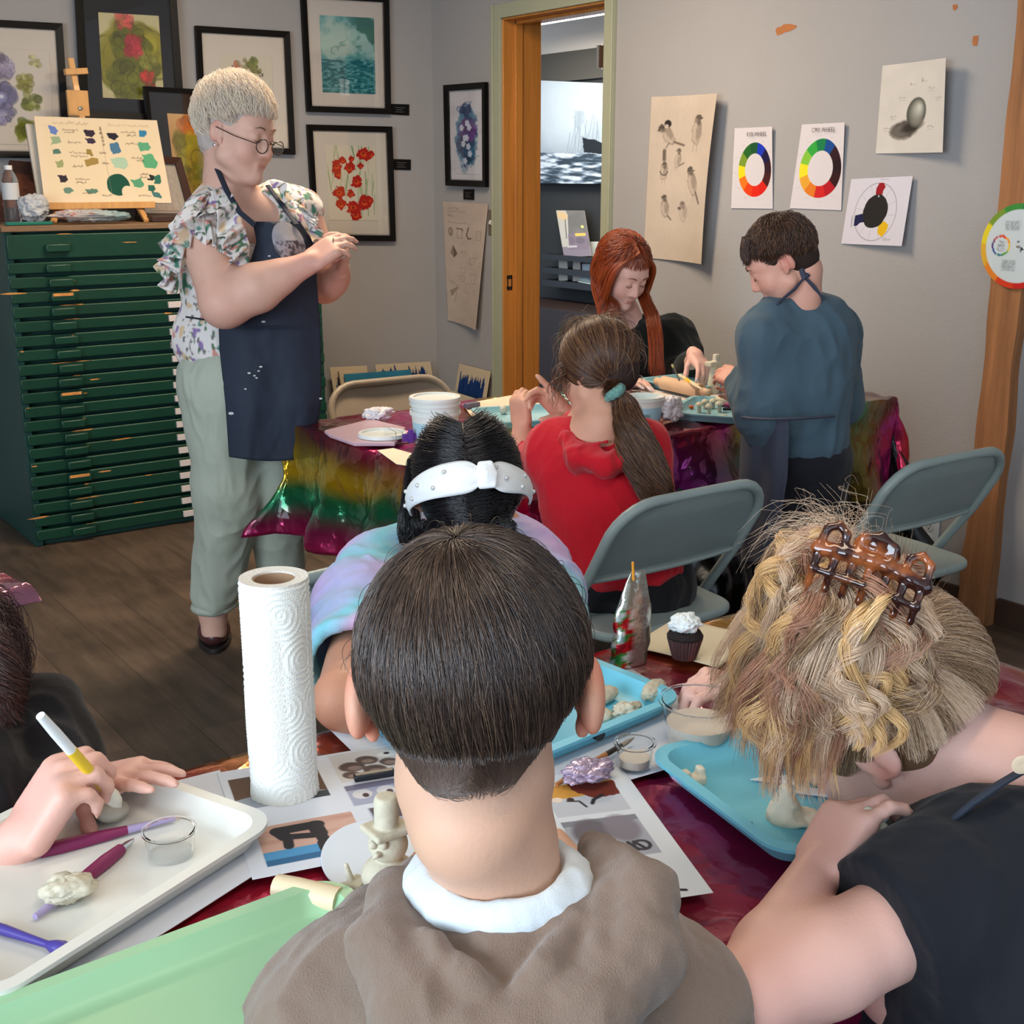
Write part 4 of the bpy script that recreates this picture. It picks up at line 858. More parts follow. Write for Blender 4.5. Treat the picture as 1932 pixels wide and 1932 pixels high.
# ------------------------------------------------------------------ paintings leaning low by the corner
cream = (190, 170, 142)
def bluep(w=90, h=110, seed=0, m=.14):
    p = Pic(w, h, (196, 178, 150)); n = p.nz(14, seed, 3, 2.5, .3) * .05
    msk = (p.Y > m + n + .05 * np.abs(p.nz(20, seed + 2, 2, 1, 0))) & (p.X > .1) & (p.X < .9) & (p.Y < .93); p.mixm(msk.astype(float), (18, 56, 110)); st = p.nz(26, seed + 4, 4, 2, .25)
    p.mixm(np.clip(st * 2, 0, 1) * msk, (10, 34, 84), .8); p.mixm(np.clip(-st * 2 - .3, 0, 1) * msk * np.clip(p.Y * 2 - .5, 0, 1), (70, 120, 168), .8); return p
def lean(px, fn, pos0, pos1, pic, lab, th=.004, nv=(0, -1, 0), z0=0.0):
    T_ = [fn(*px[0], pos0), fn(*px[1], pos0)]; B = [A(*T_[k]) for k in (1, 0)]
    ax = 1 if fn is PY else 0
    for q in B: q[ax] = pos1; q[2] = z0
    o = sheet('leaning_painting', T_ + B, pic, vc, None, th=th, loc=B[0], n=A(*nv)); tag(o, lab, 'painting'); return o
pl = Pic(40, 60, (196, 176, 148)); lean([(622, 693), (692, 690)], PY, 5.42, 5.28, bluep(80, 110, 3, .12), 'narrow cream and blue sheet leaning behind the beige chair, leftmost by the cabinet')
lean([(640, 700), (668, 698)], PY, 5.36, 5.2, pl, 'plain cream board edge leaning beside the green cabinet', .02)
lean([(708, 688), (812, 682)], PY, 5.44, 5.30, bluep(120, 130, 5, .07), 'large cream sheet painted dark blue leaning under the poppies')
pt = Pic(60, 60, (40, 108, 134)); pt.mul(1 + .08 * pt.nz(4, 3)); pt.mixm(np.clip((pt.Y - .25) * 6, 0, 1), (30, 84, 130), .6); lean([(649, 706), (775, 697)], PY, 5.33, 5.17, pt, 'teal painted board leaning in front of the other blue paintings')
lean([(866, 686), (925, 701)], PX, 3.46, 3.36, bluep(90, 120, 8, .1), 'small cream sheet painted deep blue leaning on the right wall by the doorway', nv=(-1, 0, 0))
Q = [PX(u, v, 3.33) for u, v in [(842, 734), (897, 752)]]; Q2 = [q + A(-.06, -.02, 0) for q in Q]; Q2 = [A(q[0], q[1], 0) for q in Q2]
o = sheet('leaning_painting', [Q[0], Q[1], Q2[1], Q2[0]], bluep(90, 100, 12, .08), vc, None, loc=Q2[0], n=A(-1, 0, 0)); tag(o, 'lower tilted cream sheet with blue paint leaning in front of the small blue one', 'painting')

# ------------------------------------------------------------------ folding chairs
def chair(loc, rz, col, label, grey, rough=.38):
    m = mat(grey, col, rough, var=.04, scale=14, bump=.12, bscale=200); R = rotz(rz); L0 = A(*loc)
    def W(x, y, z): return L0 + R @ A(x, y, z)
    r = empty('folding_chair', loc, label, 'chair', 'grey metal folding chairs')
    hw = .222; pts = []
    for s in (1, -1):
        seg = [(s * .225, .235, .012), (s * .225, .0, .43), (s * hw, -.11, .58), (s * hw, -.16, .665)]
        arc = [(s * (hw - .10 + .10 * math.cos(a)), -.16 - .04 * math.sin(a), .665 + .085 * math.sin(a)) for a in np.linspace(.25, math.pi / 2, 6)]
        pts += (seg + arc) if s == 1 else (seg + arc)[::-1]
    MB().tube([W(*p) for p in pts], .0125, 12).build('back_frame', m, r, True)
    # back panel, pressed sheet filling the top of the loop
    V = []; F = []; n, mm = 22, 12
    for i in range(n + 1):
        s = -1 + 2 * i / n; x = hw * .985 * s
        ax = abs(x); top = .665 + (.083 * math.sqrt(max(0, 1 - ((ax - (hw - .10)) / .10) ** 2)) if ax > hw - .10 else .083)
        for j in range(mm + 1):
            t = j / mm; z = .565 + (top - .565) * t; y = -.10 - (z - .565) * .55 + .018 * (1 - s * s) * -1 * 1.0; rim = .004 * (1 if (t > .88 or t < .1) else 0)
            V.append(W(x, y + rim, z))
    nV = len(V); V2 = [v + R @ A(0, .0025, 0) for v in V]; F = [(i * (mm + 1) + j, (i + 1) * (mm + 1) + j, (i + 1) * (mm + 1) + j + 1, i * (mm + 1) + j + 1) for i in range(n) for j in range(mm)]
    ed = [i * (mm + 1) for i in range(n + 1)]
    F += [tuple(k + nV for k in f[::-1]) for f in F] + [(ed[i], ed[i + 1], ed[i + 1] + nV, ed[i] + nV) for i in range(n)]
    meshobj('backrest', V + V2, F, m, r, True); MB().tube([W(-hw * .97 + hw * 1.94 * i / 12, -.10 - .018 * (1 - (-1 + i / 6) ** 2), .565) for i in range(13)], .006, 8).build('backrest_hem', m, r, True)
    # seat
    P = []
    for i in range(40):
        a = 2 * math.pi * i / 40; e = .35; cx = abs(math.cos(a)) ** e * (1 if math.cos(a) > 0 else -1); sy = abs(math.sin(a)) ** e * (1 if math.sin(a) > 0 else -1)
        P.append(W(cx * (.213 - .012 * (sy < 0)), .04 + sy * .2, .428))
    MB().prism(P, .022, (0, 0, 1)).build('seat', m, r, bev=.008, seg=3)
    for s in (-1, 1):
        MB().tube([W(s * .20, .10, .415), W(s * .20, -.26, .012)], .0115, 10).build('leg', m, r, True)
        MB().tube([W(s * .225, .10, .245), W(s * .20, -.075, .22)], .006, 6).build('brace', m, r, True)
        MB().tube([W(s * .225, .235, 0), W(s * .225, .228, .022)], .016, 12).build('foot_cap', mat('grey_cap', (120, 128, 126), .6), r, True)
        MB().tube([W(s * .20, -.26, 0), W(s * .20, -.255, .022)], .015, 12).build('foot_cap', mat('grey_cap', (120, 128, 126), .6), r, True)
    MB().tube([W(-.2, -.2, .1), W(.2, -.2, .1)], .008, 8).build('crossbar', m, r, True); MB().tube([W(-.225, .17, .09), W(.225, .17, .09)], .008, 8).build('crossbar', m, r, True)
    return r
CG = (148, 162, 160)
chair(A(1.815, 2.03, 0), 0, CG, 'grey folding chair between the girl in the red hoodie and the front table', 'grey_chair_paint')
chair(A(2.56, 1.915, 0), -.03, (142, 154, 150), 'grey folding chair by the wooden post, turned to the back table', 'grey_chair_paint_b')
chair(A(.985, 1.60, 0), math.pi + .08, CG, 'grey folding chair holding the girl with the white headband', 'grey_chair_paint')
chair(A(2.03, 3.32, 0), math.pi - .05, (138, 126, 110), 'beige folding chair on the far side of the back table below the leaning paintings', 'beige_chair_paint')

# ------------------------------------------------------------------ tables and their covers
leg_m = mat('table_leg_grey', (86, 92, 98), .4, .3); top_m = mat('table_top_plastic', (196, 194, 186), .5)
def table(x0, y0, x1, y1, z, label):
    r = empty('folding_table', ((x0 + x1) / 2, (y0 + y1) / 2, 0), label, 'table')
    MB().bb((x0, y0, z - .045), (x1, y1, z)).build('tabletop', top_m, r, bev=.012, seg=3)
    for xe in (x0 + .22, x1 - .22):
        for ye in (y0 + .09, y1 - .09): MB().tube([(xe, ye, z - .045), (xe, ye, .0)], .014, 12).build('leg', leg_m, r, True)
        MB().tube([(xe, y0 + .09, .14), (xe, y1 - .09, .14)], .011, 10).build('crossbar', leg_m, r, True)
    return r
T1 = (.10, .63, 1.50, 1.262); T2 = (1.475, 2.36, 3.17, 3.075)
table(*T1[:2], *T1[2:], .735, 'front folding table under the crimson and gold foil where the boy works'); table(*T2[:2], *T2[2:], .735, 'back folding table under the rainbow foil by the right wall')
FOILP = [(150, 20, 70), (160, 24, 90), (200, 150, 20), (190, 160, 40), (20, 120, 80), (30, 140, 110), (150, 130, 30), (160, 20, 60), (180, 40, 130), (120, 30, 40)]
def ramp(t, cols):
    C = lin(np.array(cols, float)); n = len(cols); t = np.clip(t, 0, .99999) * (n - 1); i = t.astype(int); f = (t - i)[:, None]; return C[i] * (1 - f) + C[i + 1] * f
def foil_mat(name, rough=.15, metal=.66):
    m = mat(name, 'vc', rough, metal, bump=.5, bscale=22, spec=.8, coat=.3); nt = m.node_tree; N = nt.nodes; L = nt.links; b = N['Principled BSDF']
    old = b.inputs['Normal'].links[0].from_node; tc = N.new('ShaderNodeTexCoord'); w = N.new('ShaderNodeTexNoise'); w.inputs['Scale'].default_value = 5; L.new(tc.outputs['Object'], w.inputs['Vector'])
    ad = N.new('ShaderNodeVectorMath'); ad.operation = 'MULTIPLY_ADD'; ad.inputs[1].default_value = (.12, .12, .12); L.new(w.outputs['Color'], ad.inputs[0]); L.new(tc.outputs['Object'], ad.inputs[2])
    for sc_, ds in ((8, .028), (21, .009)):
        v = N.new('ShaderNodeTexVoronoi'); v.inputs['Scale'].default_value = sc_; L.new(ad.outputs[0], v.inputs['Vector']); bp = N.new('ShaderNodeBump'); bp.inputs['Strength'].default_value = .55; bp.inputs['Distance'].default_value = ds; L.new(v.outputs['Distance'], bp.inputs['Height']); L.new(old.outputs[0], bp.inputs['Normal']); old = bp
    L.new(old.outputs[0], b.inputs['Normal']); return m
def drape(name, T, z, drops, colf, m, label, cat, step=.012, seed=0, amp=.02, flare=.05, wav=.02, crump=.008, z_add=0, rmax=.36):
    x0, y0, x1, y1 = T; dl, dr_, dn, df = drops          # left, right, near, far overhang
    na = int((x1 - x0 + dl + dr_) / step); nb = int((y1 - y0 + dn + df) / step)
    a = np.linspace(x0 - dl, x1 + dr_, na); b_ = np.linspace(y0 - dn, y1 + df, nb); Aa, Bb = np.meshgrid(a, b_)
    ex = np.where(Aa < x0, Aa - x0, np.where(Aa > x1, Aa - x1, 0)); ey = np.where(Bb < y0, Bb - y0, np.where(Bb > y1, Bb - y1, 0))
    r = np.hypot(ex, ey); ux = np.where(r > 1e-6, ex / np.maximum(r, 1e-6), 0); uy = np.where(r > 1e-6, ey / np.maximum(r, 1e-6), 0)
    cx = np.clip(Aa, x0, x1); cy = np.clip(Bb, y0, y1)
    P3 = np.stack([Aa, Bb, Aa * 0], -1); al = np.arctan2(ey, ex); corner = (np.abs(ex) > 1e-6) & (np.abs(ey) > 1e-6)
    sgn = vnoise(np.stack([Aa * 7, Bb * 7, Aa * 0 + seed], -1), seed); w1 = np.abs(vnoise(P3 * 4.2, seed + 1)); w2 = np.abs(vnoise(P3 * 11, seed + 2)); w3 = vnoise(P3 * 34, seed + 3) + 2.4 * (.3 - np.abs(vnoise(P3 * 21, seed + 4))) + 1.2 * (.3 - np.abs(vnoise(P3 * 43, seed + 6))); w4 = vnoise(P3 * 1.7, seed + 8)
    fold = wav * (np.sin(Aa * 19 + 3 * w4) * (np.abs(ey) > 0) + np.sin(Bb * 21 + 3 * w4) * (np.abs(ex) > 0)) + np.where(corner, .02 * np.sin(al * 6 + seed), 0)
    q = np.clip(r / .22, 0, 1.6)
    out = .006 + flare * q + fold * q + amp * 2.2 * (w1 - .3) * q + crump * 1.2 * (w2 - .3) * np.clip(r / .05, 0, 1)
    out = np.maximum(out + .0016 * w3 * np.clip(r / .03, 0, 1), .004)
    X = cx + ux * out; Y = cy + uy * out; zt = z + .004 + crump * (.9 * w2 + .5 * w1) + .0012 * w3
    Z = np.where(r < 1e-6, zt, z + .004 - r * .96 + crump * 2 * (w2 - .3)) + z_add
    rr = np.clip(r / .02, 0, 1); Z = np.where((r > 1e-6), z + z_add + .004 - np.maximum(r - .006, 0) * .96 + crump * w2 * (1 - rr), Z)
    V = np.stack([X, Y, Z], -1).reshape(-1, 3); i = (np.arange(nb - 1)[:, None] * na + np.arange(na - 1)[None]).ravel(); F = np.stack([i, i + 1, i + na + 1, i + na], 1)
    C = colf(V, Aa.ravel(), Bb.ravel(), r.ravel())
    F = F[(r.ravel()[F] < rmax + .03 * vnoise(V[F[:, 0]] * 5, 2)[:, None]).all(1)]; us = np.unique(F); mp_ = np.zeros(len(V), int); mp_[us] = np.arange(len(us)); V = V[us]; C = C[us]; F = mp_[F]
    o = meshobj(name, V, F, m, None, True, C, (x0, y0, z)); so = o.modifiers.new('s', 'SOLIDIFY'); so.thickness = .0008; so.offset = 1; return tag(o, label, cat)
fm = foil_mat('iridescent_foil')
def c2(V, a, b_, r):
    P = np.stack([a, b_, a * 0], -1)
    t = a * 1.15 - b_ * .65 + .22 * fbm(P * 1.9, 5, 3) + .10 * vnoise(P * 9, 7)
    C = ramp((t * .9) % 1.0, [(120, 34, 44), (140, 28, 50), (176, 20, 84), (190, 40, 130), (126, 96, 30), (196, 160, 24), (168, 150, 34), (18, 116, 70), (24, 132, 100), (150, 130, 30), (110, 34, 44), (120, 34, 44)])
    le = np.clip((1.475 - a) * 8, 0, 1)     # the overhang at the left end: gold above, green, then magenta at the hem
    h = ramp(np.clip((1.475 - a) / .36 + .16 * fbm(P * 4, 9, 2), 0, 1), [(110, 44, 30), (200, 160, 20), (190, 150, 16), (30, 110, 60), (16, 110, 76), (130, 24, 70), (180, 24, 90), (176, 20, 80)])
    near = np.clip((2.36 - b_) * 8, 0, 1) * (1 - le); h2 = ramp(np.clip((a - 1.47) / 1.6 + .10 * fbm(P * 3, 3, 2), 0, 1), [(120, 60, 24), (140, 24, 50), (184, 20, 84), (160, 24, 44), (120, 20, 70), (150, 30, 140), (14, 70, 44), (10, 50, 30), (60, 90, 30), (130, 110, 40)])
    C = C * (1 - le[:, None]) + h * le[:, None]; C = C * (1 - near[:, None]) + h2 * near[:, None]
    rt = np.clip((a - 3.0) * 8, 0, 1); h3 = ramp(np.clip(.5 + (b_ - 2.5) * 1.1 - (a - 3.1) * 1.3 + .2 * fbm(P * 4, 13, 2), 0, 1), [(196, 30, 60), (186, 30, 130), (90, 60, 60), (150, 100, 80), (200, 160, 30), (24, 130, 90), (170, 40, 120), (180, 150, 60)]); C = C * (1 - rt[:, None]) + h3 * rt[:, None]
    return C
drape('foil_tablecloth', T2, .735, (.32, .34, .32, .06), c2, fm, 'shiny rainbow foil sheet draped over the back table', 'tablecloth', .010, 3, .03, .028, .022, .011, rmax=.335)
blkp = mat('black_foil', (14, 14, 16), .2, .3, bump=.6, bscale=12, spec=.8)
drape('black_table_cover', (T2[0] + .6, T2[1] + .012, T2[2] - .01, T2[3] - .01), .724, (0, .62, .60, .1), lambda V, a, b_, r: np.tile(lin((14, 14, 16)), (len(V), 1)), blkp, 'black glossy table cover hanging below the rainbow foil', 'tablecloth', .02, 8, .03, .03, .02, .01, z_add=-.002, rmax=.62)
def c1(V, a, b_, r):
    P = np.stack([a, b_, a * 0], -1)
    t = a * .75 + .14 * fbm(P * 2.2, 15, 3) + .05 * vnoise(P * 11, 17)
    return ramp(np.clip((t - .05) / 1.35, 0, 1), [(196, 40, 60), (200, 44, 70), (170, 30, 56), (190, 120, 50), (150, 40, 60), (176, 40, 96), (156, 30, 80), (140, 40, 40), (166, 120, 24), (176, 134, 24), (150, 100, 30), (150, 60, 50)])
drape('foil_tablecloth', T1, .735, (.2, .2, .25, .06), c1, fm, 'shiny crimson and gold foil sheet covering the front table', 'tablecloth', .009, 11, .02, .03, .012, .0055)
# ================================================================== things on the tables
TZ = .7445
def tray(c, e1, L_, W_, m, label, h=.022, z=TZ, lipw=.013, holes=(), rc=.035):
    """rounded cafeteria tray; c centre, e1 direction of the long side"""
    e1 = nrm(A(e1[0], e1[1], 0)); e2 = A(-e1[1], e1[0], 0); c = A(c[0], c[1], z); N_ = 72
    def ring(a, b_, r, zz):
        P = []
        for k in range(N_):
            t = 2 * math.pi * k / N_; q = N_ // 4; cs = [(a - r, b_ - r), (-a + r, b_ - r), (-a + r, -b_ + r), (a - r, -b_ + r)][k // q]
            tt = (k // q) * math.pi / 2 + (k % q) / (q - 1) * math.pi / 2; P.append(c + e1 * (cs[0] + r * math.cos(tt)) + e2 * (cs[1] + r * math.sin(tt)) + A(0, 0, zz))
        return P
    a, b_ = L_ / 2, W_ / 2; s = .016
    R = [ring(a - s, b_ - s, rc - s * .6, 0), ring(a - lipw * .5, b_ - lipw * .5, rc, h * .8), ring(a, b_, rc + .003, h * .82), ring(a, b_, rc + .003, h), ring(a - lipw, b_ - lipw, rc - .006, h), ring(a - lipw - .010, b_ - lipw - .010, rc - .012, .006), ring(a - lipw - .016, b_ - lipw - .016, rc - .016, .003)]
    V = [p for r in R for p in r]; F = []
    for i in range(len(R) - 1): F += [(i * N_ + k, i * N_ + (k + 1) % N_, (i + 1) * N_ + (k + 1) % N_, (i + 1) * N_ + k) for k in range(N_)]
    F += [tuple(range(N_))[::-1], tuple((len(R) - 1) * N_ + k for k in range(N_))]
    r = empty('craft_tray', c, label, 'tray', 'plastic craft trays'); mb = MB(); mb.add(V, F); mb.build('tray_body', m, r, True)
    hm_ = mat('hole_dark', (34, 40, 46), .5)
    for (x, y, sd) in holes:
        p0 = c + e1 * x + e2 * y + A(0, 0, h * .55); nn = -e2 * sd if abs(y) > abs(x) * W_ / L_ else -e1 * sd; ax_ = nrm(np.cross(nn, A(0, 0, 1)))
        P = [p0 + ax_ * .008 * math.cos(t) + A(0, 0, 1) * .0055 * math.sin(t) - nn * .0025 for t in np.linspace(0, 2 * math.pi, 14, False)]
        MB().prism(P, .006, nn).build('hand_hole', hm_, r)
    return c, e1, e2
blue = mat('sky_blue_plastic', (112, 196, 220), .42, var=.04, scale=9, bump=.06, bscale=120); blue2 = mat('faded_blue_plastic', (128, 176, 186), .45, var=.05, scale=9)
mint = mat('mint_plastic', (156, 200, 158), .42, var=.03, scale=7); offw = mat('off_white_plastic', (222, 222, 214), .45, var=.03, scale=9)
# white paper and prints ---------------------------------------------------------------
def paper(c4, z, pic, label, cat='sheet of paper', name='paper_sheet', wav=.0006, m=None):
    Q = [A(x, y, z) for x, y in c4]; o = sheet(name, Q, pic, m or vc, None, th=.0004, loc=Q[3], curl=lambda s, t: wav * np.sin(s * 4 + 1) * np.sin(t * 3), n=A(0, 0, 1)); return tag(o, label, cat)
def quad(o, ex, w_, h_):      # bottom-left corner, direction of the bottom edge
    o = A(*o); ex = nrm(A(*ex)); ey = A(-ex[1], ex[0]); return [o + ey * h_, o + ey * h_ + ex * w_, o + ex * w_, o]
wp = lambda c=(214, 218, 226): Pic(16, 16, c)
PZ0 = TZ + .0065
Pp = [A(x, y, PZ0) for x, y in ((.06, .868), (.325, .964), (.428, 1.004), (.478, 1.225), (.16, 1.25), (.08, 1.05))]; tag(MB().prism(Pp, .0006, (0, 0, 1)).build('paper_sheet', mat('white_bond', (214, 218, 226), .75), loc=Pp[0]), 'large white paper under the cream tray at the left of the front table', 'sheet of paper')
paper(quad((.60, .96), (.98, -.1), .43, .29), PZ0, wp(), 'white paper under the blue tray in the middle of the front table')
paper(quad((.90, .64), (.99, -.12), .36, .27), PZ0, wp(), 'white paper under the blue tray of the blond girl')
# print with four small photographs
def printA():
    p = Pic(330, 250, (216, 222, 232))
    # coordinates: x along bottom edge, y from the top
    p.rect(.03, .10, .36, .42, (96, 74, 62)); p.poly([(.03, .32), (.18, .28), (.36, .36), (.36, .42), (.03, .42)], (150, 160, 172)); p.ell(.15, .27, .05, .03, (170, 160, 160), .5, .8); p.rect(.26, .36, .36, .42, (40, 44, 52), .8)
    p.rect(.42, .02, .86, .32, (206, 204, 204))
    for x, y, s in [(.49, .18, .045), (.56, .24, .04), (.63, .18, .04), (.7, .23, .045), (.47, .26, .035), (.78, .2, .045), (.55, .13, .04), (.83, .13, .03)]: p.ell(x, y, s, s * 1.1, (92, 76, 70), .3, .95, soft=.2, rag=.25, seed=int(x * 99)); p.ell(x + .005, y + .012, s * .6, s * .5, (160, 140, 130), .2, .8, soft=.4)
    p.ell(.66, .1, .06, .03, (226, 226, 222), 0, 1); p.ell(.64, .09, .012, .012, (50, 44, 44), 0, 1); p.ell(.7, .12, .012, .012, (50, 44, 44), 0, 1)
    p.rect(.42, .36, .86, .56, (166, 170, 192)); p.rect(.42, .36, .86, .41, (96, 92, 112), .7)
    for x in (.47, .56, .65, .75): p.ell(x, .46, .036, .045, (214, 212, 214), 0, 1); p.ell(x + .01, .475, .012, .02, (60, 40, 46), 0, .9)
    p.rect(.46, .60, .70, .84, (160, 164, 188)); p.rect(.46, .60, .70, .72, (86, 72, 76), .9, .01, 8); p.line([(.5, .65), (.56, .8)], .018, (60, 52, 60)); p.ell(.5, .64, .012, .02, (214, 200, 196), 0, 1)
    p.rect(.06, .60, .40, .93, (206, 168, 152)); p.mixm(np.clip(p.nz(9, 5, 3, .5, 3), 0, 1) * (p.X > .06) * (p.X < .40) * (p.Y > .6) * (p.Y < .84), (180, 130, 118), .5); p.rect(.06, .82, .40, .93, (84, 150, 196)); p.rect(.06, .885, .40, .93, (46, 84, 120), .7)
    D = (50, 48, 50)
    for a_, b_, s in [((.13, .66), (.27, .66), .05), ((.13, .66), (.15, .72), .05), ((.15, .72), (.24, .745), .035), ((.26, .66), (.265, .74), .055), ((.155, .74), (.15, .8), .035), ((.265, .75), (.27, .8), .042), ((.27, .82), (.27, .87), .055), ((.28, .83), (.37, .81), .018)]: p.line([a_, b_], s, D)
    return p
paper(quad((.412, .992), (.967, -.255), .30, .235), PZ0 + .0012, printA(), 'printed sheet of small craft photographs with a dark balloon dog, under the paper towel roll')
def printB():
    p = Pic(250, 320, (214, 222, 230))
    p.rect(.5, .10, .9, .36, (190, 196, 206)); p.poly([(.5, .1), (.9, .1), (.9, .2), (.5, .22)], (206, 150, 66)); p.poly([(.66, .1), (.9, .1), (.9, .22), (.78, .24), (.68, .18)], (112, 48, 36), 1, .015, 12); p.ell(.55, .22, .03, .02, (230, 214, 196), 0, 1); p.line([(.6, .24), (.66, .25), (.68, .3)], .014, (56, 56, 62)); p.line([(.8, .22), (.74, .25), (.72, .28)], .022, (44, 44, 48)); p.ell(.62, .23, .02, .016, (60, 44, 40), 0, 1)
    p.rect(.5, .40, .9, .70, (164, 170, 184)); p.rect(.5, .4, .9, .44, (120, 124, 136), .8); p.ell(.63, .5, .1, .1, (104, 100, 110), .1, .95, soft=.3); p.ell(.79, .49, .09, .1, (130, 126, 138), 0, .95, soft=.3)
    for q in range(3): p.line([(.74 + .03 * q, .6), (.76 + .04 * q, .66)], .02, (56, 56, 66))
    p.ell(.83, .63, .05, .04, (60, 60, 70), .3, 1, ring=.6)
    for x, y, l, t in [(.57, .78, .1, .5), (.7, .8, .06, .9), (.8, .77, .05, .2), (.6, .86, .08, .2), (.76, .88, .07, .6), (.84, .95, .05, .3)]: p.line([(x, y), (x + l * math.cos(t), y + l * math.sin(t) * .7)], .02, (40, 42, 50))
    for x, y, rx, ry in [(.25, .2, .12, .07), (.22, .5, .16, .05), (.3, .75, .1, .06)]: p.ell(x, y, rx, ry, (46, 44, 52), .1, .95, rag=.2); 
    for q in range(8): p.line([(.1 + .04 * q, .59), (.11 + .04 * q, .64)], .01, (50, 50, 60))
    return p
paper(quad((.563, .794), (.93, -.37), .205, .265), PZ0 + .001, printB(), 'printed craft sheet with ovals and pairs of shapes, right of the brown hoodie')
# adjust: keep its right edge along the foil
# trays -------------------------------------------------------------------------------
W1 = tray((.262, 1.091), (.30, .125), .345, .25, offw, 'large cream white tray at the left end of the front table', .024, PZ0 + .002, holes=())
W2 = tray((.276, .782), (.99, .02), .385, .285, mint, 'mint green tray at the near left edge of the front table', .022, PZ0)
W3 = tray((.833, 1.135), (.99, .10), .345, .25, blue, 'sky blue tray with rolled clay pieces, behind the boy in the brown hoodie', .022, PZ0 + .002, holes=((.02, -.118, -1),))
W4 = tray((1.022, .790), (.985, -.175), .36, .255, blue, 'sky blue tray in front of the blond girl with a clay cone on it', .022, PZ0 + .002, holes=((-.04, .117, 1), (.12, .117, 1)))
clay = mat('grey_white_clay', (202, 194, 172), .8, var=.06, scale=40, bump=.4, bscale=90); clay_w = mat('pale_clay', (220, 212, 192), .8, var=.05, scale=40, bump=.4, bscale=90); glaze = mat('grey_clay_b', (182, 176, 160), .75, var=.05, scale=40, bump=.3, bscale=90)
def on(u, v, z=PZ0 + .005): p = PZ(u, v, z); return A(p[0], p[1], z)
def claylump(u, v, r, label, seed, z=PZ0 + .005, amp=.3, fr=1.6, m=None, rot=0, cat='clay piece', name='clay_lump'): return crumple(name, on(u, v, z), r, m or clay, label, cat, seed, amp, fr, n=26, rot=rot)
# paper towel roll
tw = mat('paper_towel', (232, 234, 228), .9, var=.015, scale=20); 
def towel():
    c = A(.516, 1.137, PZ0 + .002); R = .0365; H_ = .245; r = empty('paper_towel_roll', c, 'tall white roll of embossed paper towels standing on the front table', 'paper towel roll')
    na, nz_ = 300, 420; V = []; th = np.linspace(0, 2 * np.pi, na, endpoint=False); z = np.linspace(0, H_, nz_); Tt, Z = np.meshgrid(th, z)
    s = Tt * R; h = 0
    cellx = .046; cellz = .052; off = (np.floor(Z / cellz) % 2) * cellx * .5
    uu = ((s + off) % cellx) - cellx / 2; vv = (Z % cellz); rr = np.hypot(uu, vv - .006); arc = np.cos(rr / .0062 * 2 * np.pi); uu2 = ((s + off + cellx / 2) % cellx) - cellx / 2; rr2 = np.hypot(uu2, cellz - vv + .004); arc2 = np.cos(rr2 / .0062 * 2 * np.pi); h = np.where(rr < rr2, arc, arc2)
    dots = (np.cos(s / .0026 * 2 * np.pi) * .5 + .5) * (np.cos(Z / .0026 * 2 * np.pi) * .5 + .5)
    h = .00055 * np.where(h > .2, dots * 1.3, -.35) + .0012 * vnoise(np.stack([np.cos(Tt) * 2, np.sin(Tt) * 2, Z * 12], -1), 4)
    rad = R + h + .0015 * np.exp(-((np.mod(Tt - 5.3, 2 * np.pi)) / .03)) - .0012 * (Z > H_ - .004) + .0012 * np.clip((.012 - Z) / .012, 0, 1)
    X = c[0] + rad * np.cos(Tt); Y = c[1] + rad * np.sin(Tt); V = np.stack([X, Y, Z + c[2]], -1).reshape(-1, 3)
    i = (np.arange(nz_ - 1)[:, None] * na); j = np.arange(na)[None]; F = np.stack([(i + j).ravel(), (i + (j + 1) % na).ravel(), (i + na + (j + 1) % na).ravel(), (i + na + j).ravel()], 1)
    meshobj('paper_roll', V, F, tw, r, True)
    MB().lathe([(R, 0), (R, H_), (.0225, H_ - .001), (.0225, 0.001), (R, 0)], c, 48, f=lambda i, a: .985 if i < 2 else 1).build('roll_end', mat('towel_end', (226, 224, 216), .9, bump=.4, bscale=400), r, True)
    MB().lathe([(.0222, .002), (.0222, H_ - .003), (.0205, H_ - .003), (.0205, .002), (.0222, .002)], c, 36).build('cardboard_core', mat('cardboard', (168, 134, 104), .8), r, True)
towel()
clearp = mat('clear_cup_plastic', (250, 252, 253), .06, trans=1.0, ior=1.12); water = mat('milky_slip', (214, 202, 186), .25, var=.03)
def cup(c, R, H_, label, fill=None, rim=.003, tp=.86, cat='cup', name='plastic_cup', m=None, wall=.0007):
    r = empty(name, c, label, cat)
    MB().lathe([(R * tp * .9, .003), (R * tp, .0), (R, H_), (R + rim, H_), (R + rim, H_ + .002), (R - wall, H_ + .002), (R * tp - wall, .0035), (0, .0035)], c, 48).build('cup_wall', m or clearp, r, True)
    if fill: MB().lathe([(0, .004), (R * tp - .0015, .004), (R * (tp + (1 - tp) * fill) - .0018, H_ * fill), (0, H_ * fill)], c, 48).build('liquid', water, r, True)
cup(on(323, 1612), .0245, .026, 'small clear round pot of water on the cream white tray', None, .002, .9)
cup(on(1197, 1448, PZ0 + .001), .021, .03, 'small clear cup with a little milky slip, left of the blue tray', .45, .003, .86)
# deli container
c = on(1318, 1408, PZ0 + .001); cup(c, .045, .058, 'clear deli container half full of pale clay slip beside the blue trays', .55, .004, .78, 'container', 'deli_container'); SLIP = c
